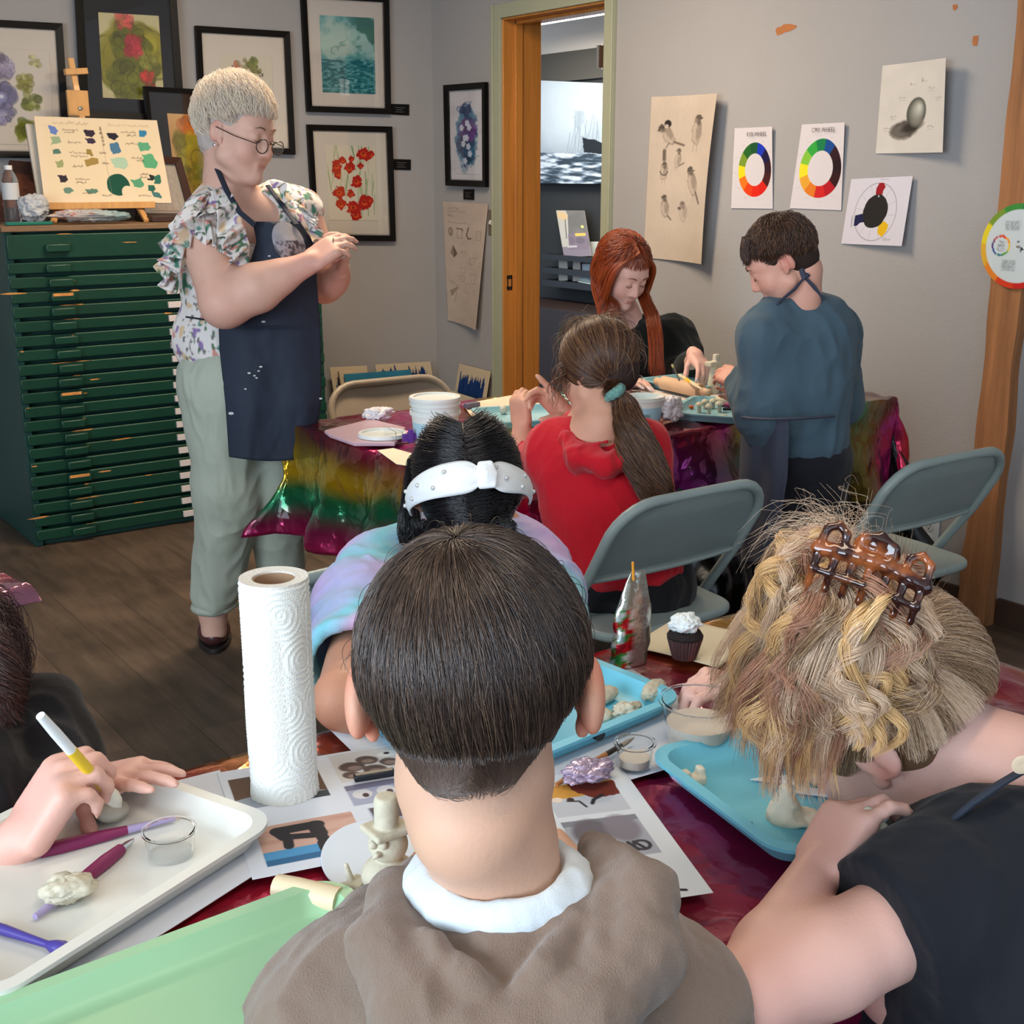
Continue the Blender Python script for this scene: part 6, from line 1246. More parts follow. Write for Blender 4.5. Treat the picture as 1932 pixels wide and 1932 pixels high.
def hand(B, w, f, pn, th, s=1.0, curl=(.5, .6, .7, .8), spread=.06, thumb=(.5, .3, .9), tc=.35, k=.003, nails=None):
    """w wrist, f wrist->knuckles, pn out of the palm, th = +1/-1: thumb on the side  cross(f,pn)*th"""
    f = nrm(f); pn = nrm(pn - f * np.dot(pn, f)); l = np.cross(f, pn) * th; R = np.stack([l, f, pn], 1)
    B.cap(w - f * .03 * s, w + f * .015 * s, .021 * s, .021 * s, .012 * s); B.rbox(w + f * .048 * s, A(.028, .030, .004) * s, R, .011 * s, .010 * s)
    ln = (.068, .076, .070, .055); xs = (.029, .0095, -.010, -.0285); yo = (.082, .088, .084, .074); rr = (.0088, .0092, .0086, .0077)
    for i in range(4):
        p = w + l * xs[i] * s + f * yo[i] * s - pn * .001 * s; c = curl[i] if hasattr(curl, '__len__') else curl
        d = nrm(f + l * spread * (1.5 - i)); a = 0; pts = [p - d * .022 * s, p]; L_ = ln[i] * s
        for q, fr in enumerate((.44, .31, .25)):
            a += c * (.9, 1.1, .7)[q]; dd = d * math.cos(a) + pn * math.sin(a); p = p + dd * L_ * fr; pts.append(p)
        r = rr[i] * s; B.chain(pts, [r * 1.05, r * 1.08, r, r * .92, r * .72], k * s)
        if nails is not None: nails.append((p - dd * .004 * s, dd, nrm(-pn * math.cos(a) + d * math.sin(a)), r))
    p = w + l * .022 * s + f * .018 * s + pn * .004 * s; d = nrm(l * thumb[0] + pn * thumb[1] + f * thumb[2]); pts = [p, p + d * .036 * s]; d2 = nrm(d * math.cos(tc) + nrm(-l * .6 + pn * .5 + f * .4) * math.sin(tc)); pts.append(pts[-1] + d2 * .030 * s); d3 = nrm(d2 + f * .15); pts.append(pts[-1] + d3 * .022 * s)
    B.chain(pts, [.0135 * s, .0105 * s, .0098 * s, .0075 * s], .006 * s)
    if nails is not None: nails.append((pts[-1] - d3 * .002 * s, d3, nrm(l), .0092 * s))
    return w + f * .085 * s
def arm(B, sh, el, wr, r=(.045, .038, .034, .022), k=.015):
    m = (el * .35 + wr * .65); B.chain([sh, el], [r[0], r[1]], k); B.chain([el, el * .6 + wr * .4, m, wr], [r[1], r[1] * .98, (r[2] + r[3]) * .5, r[3]], k)
def folds(amp=.003, fr=14.0, seed=0, st=(1, 1, .5), fine=.0006):
    def g(V, N):
        P = V * A(*st) * fr * 1.3; W = P + .6 * np.stack([vnoise(P * .7, seed + 7), vnoise(P * .7, seed + 8), vnoise(P * .7, seed + 9)], 1)
        return amp * (1.5 * (.28 - np.abs(vnoise(W, seed))) + .8 * (.28 - np.abs(vnoise(W * 2.1, seed + 1))) + .6 * vnoise(P * .5, seed + 3)) + fine * vnoise(V * 120, seed + 5)
    return g
def cloth(name, c, rough=.85, sheen=.15, fuzz=.25, bs=500): return mat(name, c, rough, sheen=sheen, bump=fuzz, bscale=bs, spec=.25)
def person(loc, label): return empty('person', loc, label, 'person')
def cap_hair(name, H, m, parent, ells, cuts=(), h=.004, disp=None, it=2, colf=None):
    B = Blob(h)
    for (l, f, u, rl, rf, ru) in ells: H.e(B, l, f, u, rl, rf, ru, .02)
    for (l, f, u, rl, rf, ru) in cuts: H.e(B, l, f, u, rl, rf, ru, .01, '-')
    return blobobj(name, B, m, parent, disp=disp, it=it, colf=colf)
def surf_strands(H, n, start, length, seed=0, off=.004, rad=(.080, .100, .092), cen=(0, -.012, .034), m=12, axis=(0, -.45, .9), hair=None, lift=.006, jit=.0025, keep=None, wave=0.0, down=0.0, post=None, lv=(.82, 1.04)):
    """hair growing from a whorl: starts at polar angle `start` around axis, runs over the skull for `length` radians"""
    r = np.random.default_rng(seed); ax = nrm(axis); x, y, _ = frame_from(ax, (0, 1, 0)); out = []
    ph = r.uniform(0, 2 * np.pi, n); u = r.uniform(0, 1, n)
    th0 = start[0] + (start[1] - start[0]) * np.sqrt(u) if start[0] < .2 else start[0] + (start[1] - start[0]) * u
    Ls = np.array([length(p, t) if callable(length) else length for p, t in zip(ph, th0)]) * r.uniform(lv[0], lv[1], n)
    t = np.linspace(0, 1, m); th = th0[:, None] + Ls[:, None] * t[None]; pp = ph[:, None] + (.10 * r.normal(size=n))[:, None] * t[None] + wave * np.sin(t[None] * 5 + 6 * r.uniform(0, 1, n)[:, None]) + .25 * (1 - t[None]) * np.exp(-th / .5)
    D = (np.sin(th) * np.cos(pp))[..., None] * x + (np.sin(th) * np.sin(pp))[..., None] * y + np.cos(th)[..., None] * ax
    lay = off + lift * r.uniform(0, 1, n)[:, None] * np.sin(np.pi * np.clip(t, .02, 1) ** .7)[None] + jit * r.normal(size=(n, 1)) * t[None]
    rad = A(*rad); P = D * (rad + 0 * D) + D * lay[..., None]
    if down: P[..., 2] -= down * (t[None] ** 2) * np.clip(th - 1.3, 0, 1)
    P = P + A(*cen)
    if post is not None: P = post(P)
    if keep is not None:      # every hair is trimmed where it would leave the hairline
        ins = np.stack([np.array([keep(q_) for q_ in P[:, j]]) for j in range(m)], 1); bad = ~ins; k_ = np.where(bad.any(1), bad.argmax(1), m); g_ = k_ >= 3; P = P[g_]; k_ = k_[g_]; fr = (k_ - 1 + .9 * r.uniform(0, 1, len(k_)) * (k_ < m)) / (m - 1)
        ix = t[None] * np.minimum(fr, 1)[:, None] * (m - 1); i0 = np.minimum(ix.astype(int), m - 2); f_ = (ix - i0)[..., None]; ar = np.arange(len(P))[:, None]; P = P[ar, i0] * (1 - f_) + P[ar, i0 + 1] * f_
    W = H.c + H.k * (P[..., 0:1] * H.L + P[..., 1:2] * H.F + P[..., 2:3] * H.U)
    return W

# ------------------------------------------------------------------ woman teaching
def woman():
    D0 = 3.42; q = lambda u, v, d=0: PD(u, v, D0 + d)
    root = person(A(*q(470, 1200)[:2], 0), 'grey-haired woman in a floral ruffled blouse and navy apron standing by the green cabinet')
    H = Head(q(448, 254), RT * .86 - FW * .42 - A(0, 0, .22), A(0, 0, 1) + RT * .12, 1.0)
    B = Blob(.0055); build_head(B, H, 1.0, chub=.008, nose=1.2)
    B.chain([H.p(0, -.030, -.05), q(430, 345, .03), q(440, 392, .04)], [.058, .062, .075], .02)
    B.ell(H.p(0, .02, -.105), (.042, .045, .022), H.R, k=.02)
    ch = q(470, 470, .05); B.ell(q(462, 440, .05), (.165, .10, .12), k=.04); B.ell(q(465, 540, .07), (.15, .10, .16), k=.05); B.ell(q(455, 680, .08), (.15, .11, .15), k=.05)
    shR, elR, wrR = q(382, 440, -.10), q(424, 572, -.20), q(582, 497, -.17); shL, elL, wrL = q(566, 400, .14), q(612, 535, .12), q(640, 508, .0)
    arm(B, shR, elR, wrR, (.066, .060, .050, .031), .03); arm(B, shL, elL, wrL, (.06, .05, .044, .03), .03)
    nails = []
    hand(B, wrR, q(632, 462, -.15) - wrR, FW * .7 - A(0, 0, .75) + RT * .2, 1, .98, (.38, .42, .5, .6), .03, (.25, .9, .75), .5, nails=nails)
    hand(B, wrL + A(0, 0, .012), q(655, 455, -.10) - wrL, -RT * .8 - FW * .3, -1, .95, (.75, .75, .75, .8), .04, (.4, .8, .8), .5, nails=nails)
    # legs
    hpR, knR, anR = q(420, 720, .02), q(425, 930, .05), q(402, 1160, .13); hpL, knL, anL = q(540, 720, .12), q(520, 900, .14), q(530, 1090, .2)
    B.chain([hpR, knR, anR], [.10, .065, .04], .03); B.chain([hpL, knL, anL], [.10, .065, .04], .03)
    ft_ = A(*PZ(406, 1208, .0)[:2], .04); B.chain([anR, A(anR[0], anR[1], .06), ft_], [.038, .034, .026], .02)
    sp = head_spots(H, (186, 112, 104), blush=(204, 138, 126)) + [(elR, .09, (214, 140, 128), .45), (wrR, .12, (214, 142, 130), .5), (wrL, .12, (206, 136, 122), .5)]
    blobobj('body', B, skin, root, colf=skcol((216, 170, 150), sp), it=2); eyes_lashes(H, root, brow=(112, 84, 70))
    MB().lathe([(.0095, -.0012), (.0105, 0), (.0095, .0012)], wrR + (q(632, 462, -.15) - wrR) * .95 + A(0, 0, .01), 20, RT).build('ring', mat('silver', (200, 200, 205), .2, 1), root, True)
    MB().lathe([(0, 0), (.004, .002), (0, .005)], H.p(-.087, -.004, -.034), 12, H.L).build('earring', mat('silver', (200, 200, 205), .2, 1), root, True)
    # trousers
    B = Blob(.006); B.ell(q(455, 705, .07), (.165, .14, .15), k=.05); B.chain([q(425, 735, .03), q(430, 920, .05), q(406, 1120, .11)], [.125, .098, .072], .04); B.chain([q(525, 735, .10), q(525, 900, .13), q(530, 1085, .2)], [.12, .095, .07], .04)
    B.cut(q(404, 1150, .12), (0, 0, -1), .12); B.cut(q(470, 655, .02), (0, 0, 1), .4)
    khaki = cloth('sage_linen', (172, 178, 162), fuzz=.3)
    blobobj('trousers', B, khaki, root, disp=folds(.009, 9, 3, (1, 1, .45)), it=2)
    B = Blob(.005); c = q(405, 1142, .12); B.ell(c, (.072, .072, .024), k=.01); blobobj('trouser_cuff', B, khaki, root, disp=folds(.004, 20, 4))
    # patch pocket
    # clog
    sd = nrm(-FW + RT * .22); fr = np.stack([np.cross(sd, A(0, 0, 1)), sd, A(0, 0, 1)], 1); ft0 = A(*PZ(406, 1208, .0)[:2], 0)
    def shoe(c, nm):
        B = Blob(.0035); B.ell(c + A(0, 0, .045) + sd * .03, (.048, .085, .042), fr, k=.02); B.ell(c + A(0, 0, .04) - sd * .06, (.04, .06, .04), fr, k=.03); B.cut(c, (0, 0, -1), .3); B.ell(c + A(0, 0, .095) - sd * .065, (.034, .05, .04), fr, .008, '-')
        sh = blobobj(nm, B, mat('maroon_leather', (74, 40, 40), .35, var=.1, scale=30, coat=.2), root, disp=lambda V, N: .0016 * np.sign(np.sin(((V - c) @ sd) * 210)) * ((V[:, 2] > .03) & (((V - c) @ sd) > -.02) & (((V - c) @ sd) < .075)), it=1)
        P = [c + fr[:, 0] * .05 * math.cos(t) * (1 - .1 * math.sin(t)) + sd * (.01 + .113 * math.sin(t)) for t in np.linspace(0, 6.283, 40, False)]; MB().prism(P, .016, (0, 0, 1)).build('sole', mat('dark_sole', (36, 28, 28), .6), sh, bev=.003)
    shoe(ft0, 'clog')
    # blouse
    def floral(V, N):
        C = np.tile(lin((226, 218, 212)), (len(V), 1)); 
        for k, (c, fr_, th) in enumerate([((70, 130, 108), 62, .50), ((206, 140, 126), 58, .50), ((140, 112, 160), 60, .56), ((110, 104, 104), 90, .56), ((216, 186, 150), 50, .50), ((84, 112, 80), 100, .58)]):
            w = np.clip((vnoise(V * fr_ + k * 17, 30 + k) - th) * 14, 0, 1)[:, None]; C = C * (1 - w) + lin(c) * w
        return C
    fl = mat('floral_cloth', 'vc', .8, sheen=.1, bump=.15, bscale=400)
    B = Blob(.005); B.ell(q(460, 432, .05), (.18, .12, .115), k=.05); B.ell(q(450, 530, .06), (.165, .125, .17), k=.06); B.ell(q(428, 640, .06), (.155, .13, .12), k=.05); B.chain([q(405, 380, .02), shR + A(0, 0, .0)], [.06, .078], .03); B.chain([q(520, 375, .1), shL], [.05, .068], .03)
    B.cut(q(400, 690, .03), (0, 0, -1), .4); B.ell(q(478, 392, -.07), (.075, .09, .10), k=.01, op='-'); B.cap(shR + (elR - shR) * .38, elR, .075, .09, .01, '-'); B.cut(shL + (elL - shL) * .5, elL - shL, .12)
    B.ell(q(448, 345, .02), (.066, .066, .06), k=.01, op='-')
    blobobj('blouse', B, fl, root, disp=folds(.006, 12, 7, (1, 1, .6)), colf=floral)
    def ruffle(pts, wd, w_, n=220, amp=.02, fq=9, seed=0, taper=True):
        C = crv(pts, n); T = np.gradient(C, axis=0); T /= np.linalg.norm(T, axis=1, keepdims=True); V = []; m_ = 14
        for i in range(n):
            t = i / (n - 1); d = nrm(A(*wd) if not callable(wd) else wd(t)); o = nrm(np.cross(T[i], d)); e_ = math.sin(math.pi * min(1, max(0, t * 1.0))) ** .5 if taper else 1
            for j in range(m_):
                s = j / (m_ - 1); tt = t + .035 * vnoise(A(t * 6, seed, 0)); a = amp * s ** .8 * (math.sin(tt * fq * 3.3 + seed) + .6 * math.sin(tt * fq * 7.1 + seed * 2) + .5 * vnoise(A(t * 14, seed, 3))); V.append(C[i] + d * w_ * s * (.35 + .65 * e_) + o * (a + .012 * s))
        F = np.array([(i * m_ + j, (i + 1) * m_ + j, (i + 1) * m_ + j + 1, i * m_ + j + 1) for i in range(n - 1) for j in range(m_ - 1)]); V = np.array(V)
        o = meshobj('ruffle', V, F, fl, root, True, floral(V, None)); so = o.modifiers.new('s', 'SOLIDIFY'); so.thickness = .0025; return o
    ruffle([q(418, 352, -.06), q(385, 372, -.11), q(352, 408, -.13), q(336, 450, -.12), q(332, 500, -.09), q(335, 530, -.06)], lambda t: -RT * (.8 - .4 * t) - A(0, 0, .55 + .5 * t) - FW * .1, .075, seed=1)
    ruffle([q(430, 360, -.10), q(395, 385, -.15), q(362, 420, -.17), q(348, 460, -.15), q(340, 500, -.12)], lambda t: -RT * .35 - FW * .5 - A(0, 0, .55 + .3 * t), .06, seed=2, fq=9)
    ruffle([q(424, 350, -.08), q(445, 385, -.15), q(462, 430, -.17), q(470, 470, -.16), q(468, 510, -.14)], lambda t: -RT * .5 + A(0, 0, -.35) - FW * .45, .075, seed=3, fq=9)
    ruffle([q(425, 352, -.08), q(395, 372, -.14), q(380, 402, -.165), q(400, 425, -.175), q(440, 455, -.17)], lambda t: -FW * .6 - A(0, 0, .8) + RT * (t - .5) * .8, .06, seed=5, fq=8)
    ruffle([q(508, 340, .0), q(540, 362, .02), q(566, 395, .0), q(582, 430, -.02), q(590, 460, -.02)], lambda t: RT * .6 - A(0, 0, .35) - FW * .3, .06, seed=4, fq=9)
    # apron
    nav = mat('navy_apron', (34, 42, 58), .75, var=.08, scale=12, bump=.2, bscale=300)
    nx, ny = 60, 90; V = []
    rows = [(418, 476, 566, -.145), (455, 484, 590, -.165), (500, 470, 596, -.17), (560, 440, 600, -.165), (602, 412, 604, -.15), (660, 414, 606, -.15), (760, 425, 606, -.17), (862, 432, 590, -.175)]
    rv = [r_[0] for r_ in rows]
    for j in range(ny + 1):
        v = 418 + (862 - 418) * j / ny; uL = np.interp(v, rv, [r_[1] for r_ in rows]); uR = np.interp(v, rv, [r_[2] for r_ in rows]); dd = np.interp(v, rv, [r_[3] for r_ in rows])
        for i in range(nx + 1):
            s = i / nx; bul = .075 * (1 - ((s - .42) / .58) ** 2) if v < 620 else .06 * (1 - ((s - .42) / .58) ** 2)
            wv = .010 * math.sin(s * 9 + v * .004) * np.clip((v - 600) / 200, 0, 1) + .005 * fbm(A(s * 4, v * .012, 0), 6)
            V.append(q(uL + (uR - uL) * s, v + 8 * math.sin(s * 3.1) * (1 if v > 700 else 0), dd + .09 - bul + .04 * s + wv))
    F = np.array([(j * (nx + 1) + i, j * (nx + 1) + i + 1, (j + 1) * (nx + 1) + i + 1, (j + 1) * (nx + 1) + i) for j in range(ny) for i in range(nx)]); 
    ap = meshobj('apron', np.array(V), F, nav, root, True); so = ap.modifiers.new('s', 'SOLIDIFY'); so.thickness = .003; so.offset = 1
    MB().tube([q(410, 318, -.03), q(428, 360, -.12), q(452, 400, -.17), q(480, 424, -.145)], .008, 8, flat=.35).build('apron_strap', nav, ap, True); MB().tube([q(560, 424, -.08), q(538, 395, -.02), q(505, 350, .03)], .008, 8, flat=.35).build('apron_strap', nav, ap, True)
    MB().tube([q(416, 606, -.11), q(385, 603, -.14), q(352, 598, -.12)], .006, 8, flat=.4).build('apron_tie', nav, ap, True)
    # printed oval badge
    def ap_at(u, v):
        s = (u - np.interp(v, rv, [r_[1] for r_ in rows])) / (np.interp(v, rv, [r_[2] for r_ in rows]) - np.interp(v, rv, [r_[1] for r_ in rows])); dd = np.interp(v, rv, [r_[3] for r_ in rows]); return q(u, v, dd + .09 - .075 * (1 - ((s - .42) / .58) ** 2) + .04 * s + .005 * fbm(A(s * 4, v * .012, 0), 6) - .005)
    V = []; Cc = []; n1, n2 = 22, 40
    for i in range(n1 + 1):
        for j in range(n2):
            r_ = i / n1; a = 2 * math.pi * j / n2; x = r_ * math.cos(a); y = r_ * math.sin(a); V.append(ap_at(545 + 30 * x + 11 * y, 458 + 40 * y)); nn = fbm(A(x * 3, y * 4, 0), 3); d_ = (y > -.1) * (vnoise(A(x * 9, y * 9, 1.), 5) > .15); Cc.append(lin((150, 146, 150) if not d_ else (84, 80, 86)) * (1 + .1 * nn))
    F = [(i * n2 + j, i * n2 + (j + 1) % n2, (i + 1) * n2 + (j + 1) % n2, (i + 1) * n2 + j) for i in range(n1) for j in range(n2)]
    meshobj('printed_badge', V, F, vc, ap, True, np.array(Cc))
    fk = mat('paint_fleck', (196, 196, 194), .7)
    for (u, v, r_) in [(497, 607, 3), (436, 780, 4), (492, 692, 2.5), (488, 700, 2), (470, 704, 2.5), (480, 709, 2), (463, 734, 2), (605, 752, 2.5), (508, 483, 2), (484, 713, 2)]:
        s_ = (u - np.interp(v, rv, [r_0[1] for r_0 in rows])) / (np.interp(v, rv, [r_0[2] for r_0 in rows]) - np.interp(v, rv, [r_0[1] for r_0 in rows])); bul = (.075 if v < 620 else .06) * (1 - ((s_ - .42) / .58) ** 2)
        wv = .010 * math.sin(s_ * 9 + v * .004) * np.clip((v - 600) / 200, 0, 1) + .005 * fbm(A(s_ * 4, v * .012, 0), 6); c_ = q(u, v, np.interp(v, rv, [r_0[3] for r_0 in rows]) + .09 - bul + .04 * s_ + wv - .0045); rr = r_ * .0014
        MB().prism([c_ + RT * rr * math.cos(t) * 1.4 + A(0, 0, rr * .7 * math.sin(t)) for t in np.linspace(0, 6.28, 8, False)], .001, FW).build('paint_fleck', fk, ap)
    # glasses
    b = MB(); gm = mat('glasses_metal', (70, 56, 50), .3, .6)
    for s in (-1, 1):
        b.tube([H.p(s * .034 + .025 * math.cos(t), .113 - .004 * abs(math.cos(t)), -.009 + .018 * math.sin(t)) for t in np.linspace(0, 6.283, 22, False)], .0015, 6, closed=True); b.tube([H.p(s * .059, .108, -.004), H.p(s * .078, .05, .002), H.p(s * .080, -.01, .012)], .0013, 6)
    b.tube([H.p(-.012, .114, -.002), H.p(0, .118, .001), H.p(.012, .114, -.002)], .0012, 6); gl = b.build('glasses', gm, root, True); b = MB()
    for s in (-1, 1): b.prism([H.p(s * .034 + .024 * math.cos(t), .111, -.009 + .0175 * math.sin(t)) for t in np.linspace(0, 6.283, 22, False)], .0008, H.F)
    b.build('lens', glass, gl)
    # hair: short, swept back and forward
    hm = hair_mat('silver_blond', [(196, 184, 182), (226, 208, 186), (242, 226, 200), (252, 240, 220)], .4)
    under = mat('silver_under', (186, 172, 164), .8)
    cap_hair('hair', H, under, root, [(0, -.022, .050, .084, .100, .090), (0, -.05, -.01, .070, .062, .075)], [(0, .112, .006, .10, .062, .086), (0, .06, -.075, .12, .09, .06), (.088, .012, -.012, .03, .035, .035), (-.088, .012, -.012, .03, .035, .035)], .004, disp=lambda V, N: .003 * vnoise(V * 60, 3))
    ok = lambda p: not (p[2] < .058 and p[1] > .045) and not (p[2] < -.005 and p[1] > -.02) and not (abs(p[0]) > .06 and p[2] < .03 and p[1] > -.03)
    S = [surf_strands(H, 6500, (0, 1.75), lambda p, t: .38, 3, .008, (.082, .098, .090), (0, -.022, .052), 9, (0, -.5, .86), lift=.016, jit=.004, keep=ok, wave=.02), surf_strands(H, 2600, (.9, 2.3), .35, 4, .004, (.080, .096, .086), (0, -.024, .040), 8, (0, -.5, .86), lift=.006, jit=.003, keep=ok)]
    strands('hair_strands', S, hm, root, .0005, .0002)
    r_ = empty('clay_bit', q(640, 478, -.15), 'tiny pale clay piece held between the grey-haired woman\'s fingertips', 'clay piece'); e = Blob(.0012); cb = q(647, 470, -.135); e.chain([cb, cb - A(0, 0, .018)], [.008, .005], .002); e.cap(cb + A(0, 0, .004), cb + RT * .014 + A(0, 0, .008), .005, .004, .002); blobobj('clay', e, clay_w, r_, it=1)
woman()
# ------------------------------------------------------------------ girl in the red hoodie (back view, at the back table)
def red_girl():
    D0 = 2.72; q = lambda u, v, d=0: PD(u, v, D0 + d)
    root = person(A(*q(1165, 1000, .05)[:2], 0), 'girl in a red hoodie with a long brown ponytail and teal scrunchie, seen from behind')
    Fd = A(-.10, .90, 0); H = Head(q(1124, 698, .05), nrm(Fd) * .90 - A(0, 0, .42) - RT * .15, A(0, 0, 1) + Fd * .35, .87)
    B = Blob(.005); build_head(B, H, 1.0, chub=.004); B.chain([H.p(0, -.03, -.06), q(1145, 765, .0), q(1140, 800, -.02)], [.044, .044, .055], .02)
    B.ell(q(1130, 880, .02), (.15, .10, .13), k=.04); B.ell(q(1150, 1010, .0), (.14, .11, .14), k=.04); B.ell(q(1165, 1085, .03), (.15, .14, .09), k=.04)
    shL, elL, wrL = q(1050, 845, .04), q(985, 905, .22), q(985, 805, .26); shR, elR, wrR = q(1215, 845, .02), q(1190, 890, .24), q(1074, 792, .14)
    arm(B, shL, elL, wrL, (.05, .042, .034, .024)); arm(B, shR, elR, wrR, (.05, .042, .034, .023)); 
    hand(B, wrL, A(0, 0, 1) + RT * -.1, RT * .6 + FW * .6, 1, .80, (.9, 1.0, 1.0, 1.0), .02, (.5, .6, .8), .7)
    hand(B, wrR, q(1038, 752, .13) - wrR, -A(0, 0, .9) - FW * .3, 1, .95, (.04, .6, .8, .8), .06, (.3, .9, .6), .4)
    hipL, hipR = q(1120, 1095, .03), q(1215, 1095, .03); knd = A(0.02, .36, 0)
    for hp in (hipL, hipR): kn = hp + knd; kn[2] = .50; B.chain([hp, kn, A(kn[0], kn[1] - .02, .07)], [.075, .055, .035], .03); B.chain([A(kn[0], kn[1] - .02, .05), A(kn[0], kn[1] + .1, .03)], [.035, .028], .02)
    blobobj('body', B, skin, root, colf=skcol((212, 158, 132), head_spots(H) + [(wrL, .1, (212, 146, 122), .5), (wrR, .1, (216, 150, 134), .5)])); eyes_lashes(H, root)
    red = cloth('red_fleece', (196, 18, 36), .85, .2)
    B = Blob(.0052); B.ell(q(1132, 875, .02), (.168, .118, .12), k=.05); B.ell(q(1150, 960, .0), (.158, .13, .15), k=.05); B.ell(q(1168, 1050, .01), (.155, .14, .10), k=.05); B.cut(q(1165, 1098, .0), (0, 0, -1), .3)
    wd = nrm(wrL - elL); B.chain([shL, elL, elL + wd * .06], [.070, .060, .048], .03); B.chain([shR, elR, elR * .4 + wrR * .6], [.070, .056, .044], .03)
    B.chain([q(1150, 1085, -.1), q(1240, 1082, -.05)], [.03, .03], .03); B.ell(q(1143, 775, .01), (.05, .05, .05), k=.01, op='-')
    blobobj('hoodie', B, red, root, disp=folds(.010, 8, 4, (1, 1, .7)))
    # hood lying on the back
    B = Blob(.0045); pts = [q(1078, 790, .06), q(1072, 830, -.04), q(1095, 862, -.10), q(1142, 880, -.13), q(1190, 858, -.10), q(1208, 825, -.03), q(1190, 785, .05)]
    B.chain(pts, [.02, .022, .026, .022, .026, .022, .02], .015); B.ell(q(1128, 872, -.085), (.065, .022, .05), k=.025); B.chain([q(1095, 795, .02), q(1108, 835, -.06), q(1145, 852, -.09), q(1180, 832, -.06)], [.016, .018, .016, .016], .006, '-'); B.ell(q(1142, 800, -.03), (.045, .05, .05), k=.012, op='-')
    blobobj('hood', B, red, root, disp=folds(.006, 16, 9))
    B = Blob(.006); [B.chain([hp, np.append((hp + knd)[:2], .50), np.append((hp + knd)[:2] - A(0, .02), .12)], [.10, .07, .055], .03) for hp in (hipL, hipR)]; B.chain([q(1130, 1110, .03), q(1215, 1110, .03)], [.12, .12], .03); B.ell(q(1168, 1088, .02), (.160, .145, .075), k=.03)
    blobobj('trousers', B, cloth('black_cloth', (22, 22, 26), .85), root, disp=folds(.005, 12, 5))
    # hair
    hm = hair_mat('brown_hair', [(50, 30, 22), (78, 48, 34), (100, 66, 44), (142, 102, 68)], .35); und = mat('brown_under', (48, 30, 24), .7)
    cap_hair('hair', H, und, root, [(0, -.022, .030, .084, .100, .094), (0, -.07, -.02, .062, .05, .06)], [(0, .105, -.03, .10, .065, .085), (0, .04, -.09, .12, .10, .06), (.088, .0, -.01, .02, .03, .034), (-.088, .0, -.01, .02, .03, .034)])
    tie = q(1158, 738, -.055); r = np.random.default_rng(3)
    n = 7500; ph = r.uniform(-np.pi, np.pi, n); th = r.uniform(.05, 2.35, n); D = np.stack([np.sin(th) * np.sin(ph), np.cos(ph) * np.sin(th) * 1.0, np.cos(th)], 1)
    rt = D * A(.085, .101, .096) + A(0, -.022, .030); kp = ~((rt[:, 1] > .035) & (rt[:, 2] < .06)) & ~((rt[:, 2] < -.02) & (rt[:, 1] > -.03)) & (rt[:, 2] > -.075); rt = rt[kp]; n = len(rt); tl = A(*[np.dot(tie - H.c, ax_) / H.k for ax_ in (H.L, H.F, H.U)]); t = np.linspace(0, 1, 12)[None, :, None]
    P = rt[:, None] * (1 - t) + tl[None, None] * t; c0 = A(0, -.022, .030); V_ = (P - c0) / A(.085, .101, .096); nr = np.linalg.norm(V_, axis=2, keepdims=True); P2 = c0 + V_ / np.maximum(nr, 1e-6) * A(.085, .101, .096) * (1.03 + .06 * r.uniform(0, 1, (n, 1, 1)) + .02 * r.normal(size=(n, 1, 1)) * t)
    w = np.clip((t - .75) * 4, 0, 1) ** 2; P = P2 * (1 - w) + (tl[None, None] + .010 * r.normal(size=(n, 1, 3))) * w
    S = [H.c + H.k * (P[..., 0:1] * H.L + P[..., 1:2] * H.F + P[..., 2:3] * H.U)]
    S.append(surf_strands(H, 260, (.2, 1.8), .5, 9, .012, (.086, .10, .096), (0, -.02, .03), 10, (0, -.2, .95), lift=.02, jit=.015))
    for k in range(46):
        a = r.uniform(0, 6.28); sx = 22 * math.cos(a); S.append(lock([tie, q(1178 + sx * .6, 762, -.06), q(1192 + sx, 810, -.10), q(1212 + sx * 1.4, 865, -.13), q(1232 + sx * 1.2, 915, -.15), q(1245 + sx * .7, 950 + 10 * r.normal(), -.15)], 100, .009, .006, 18, k, curl=.009, cfreq=1.6 + .7 * r.random(), frizz=.003, lenvar=.35))
    for k in range(5): S.append(lock([H.p(.07, .03, .03), H.p(.085, .06, .0), H.p(.088, .075, -.04 - .01 * k % 3)], 12, .012, .02, 10, 60 + k, curl=.006, frizz=.008))
    strands('hair_strands', S, hm, root, .0005, .00025)
    B = Blob(.0018); r = np.random.default_rng(4); x, y, d = frame_from(q(1178, 765, -.06) - tie)
    for k in range(9): a = k * .7; c = tie + d * .004 + (x * math.cos(a) + y * math.sin(a)) * .016; B.ell(c, (.011, .010, .012), k=.003)
    blobobj('scrunchie', B, cloth('teal_cloth', (112, 160, 150), .8), root, disp=folds(.002, 60, 3)); b = MB(); b.tube([H.p(.078, -.01, .012), H.p(.076, .05, .004), H.p(.058, .10, -.002)], .0016, 6)
    b.tube([H.p(.034 + .022 * math.cos(t), .108, -.006 + .017 * math.sin(t)) for t in np.linspace(0, 6.28, 20, False)], .0014, 6, closed=True); b.build('glasses', mat('glasses_amber', (110, 64, 34), .35), root, True)
red_girl()
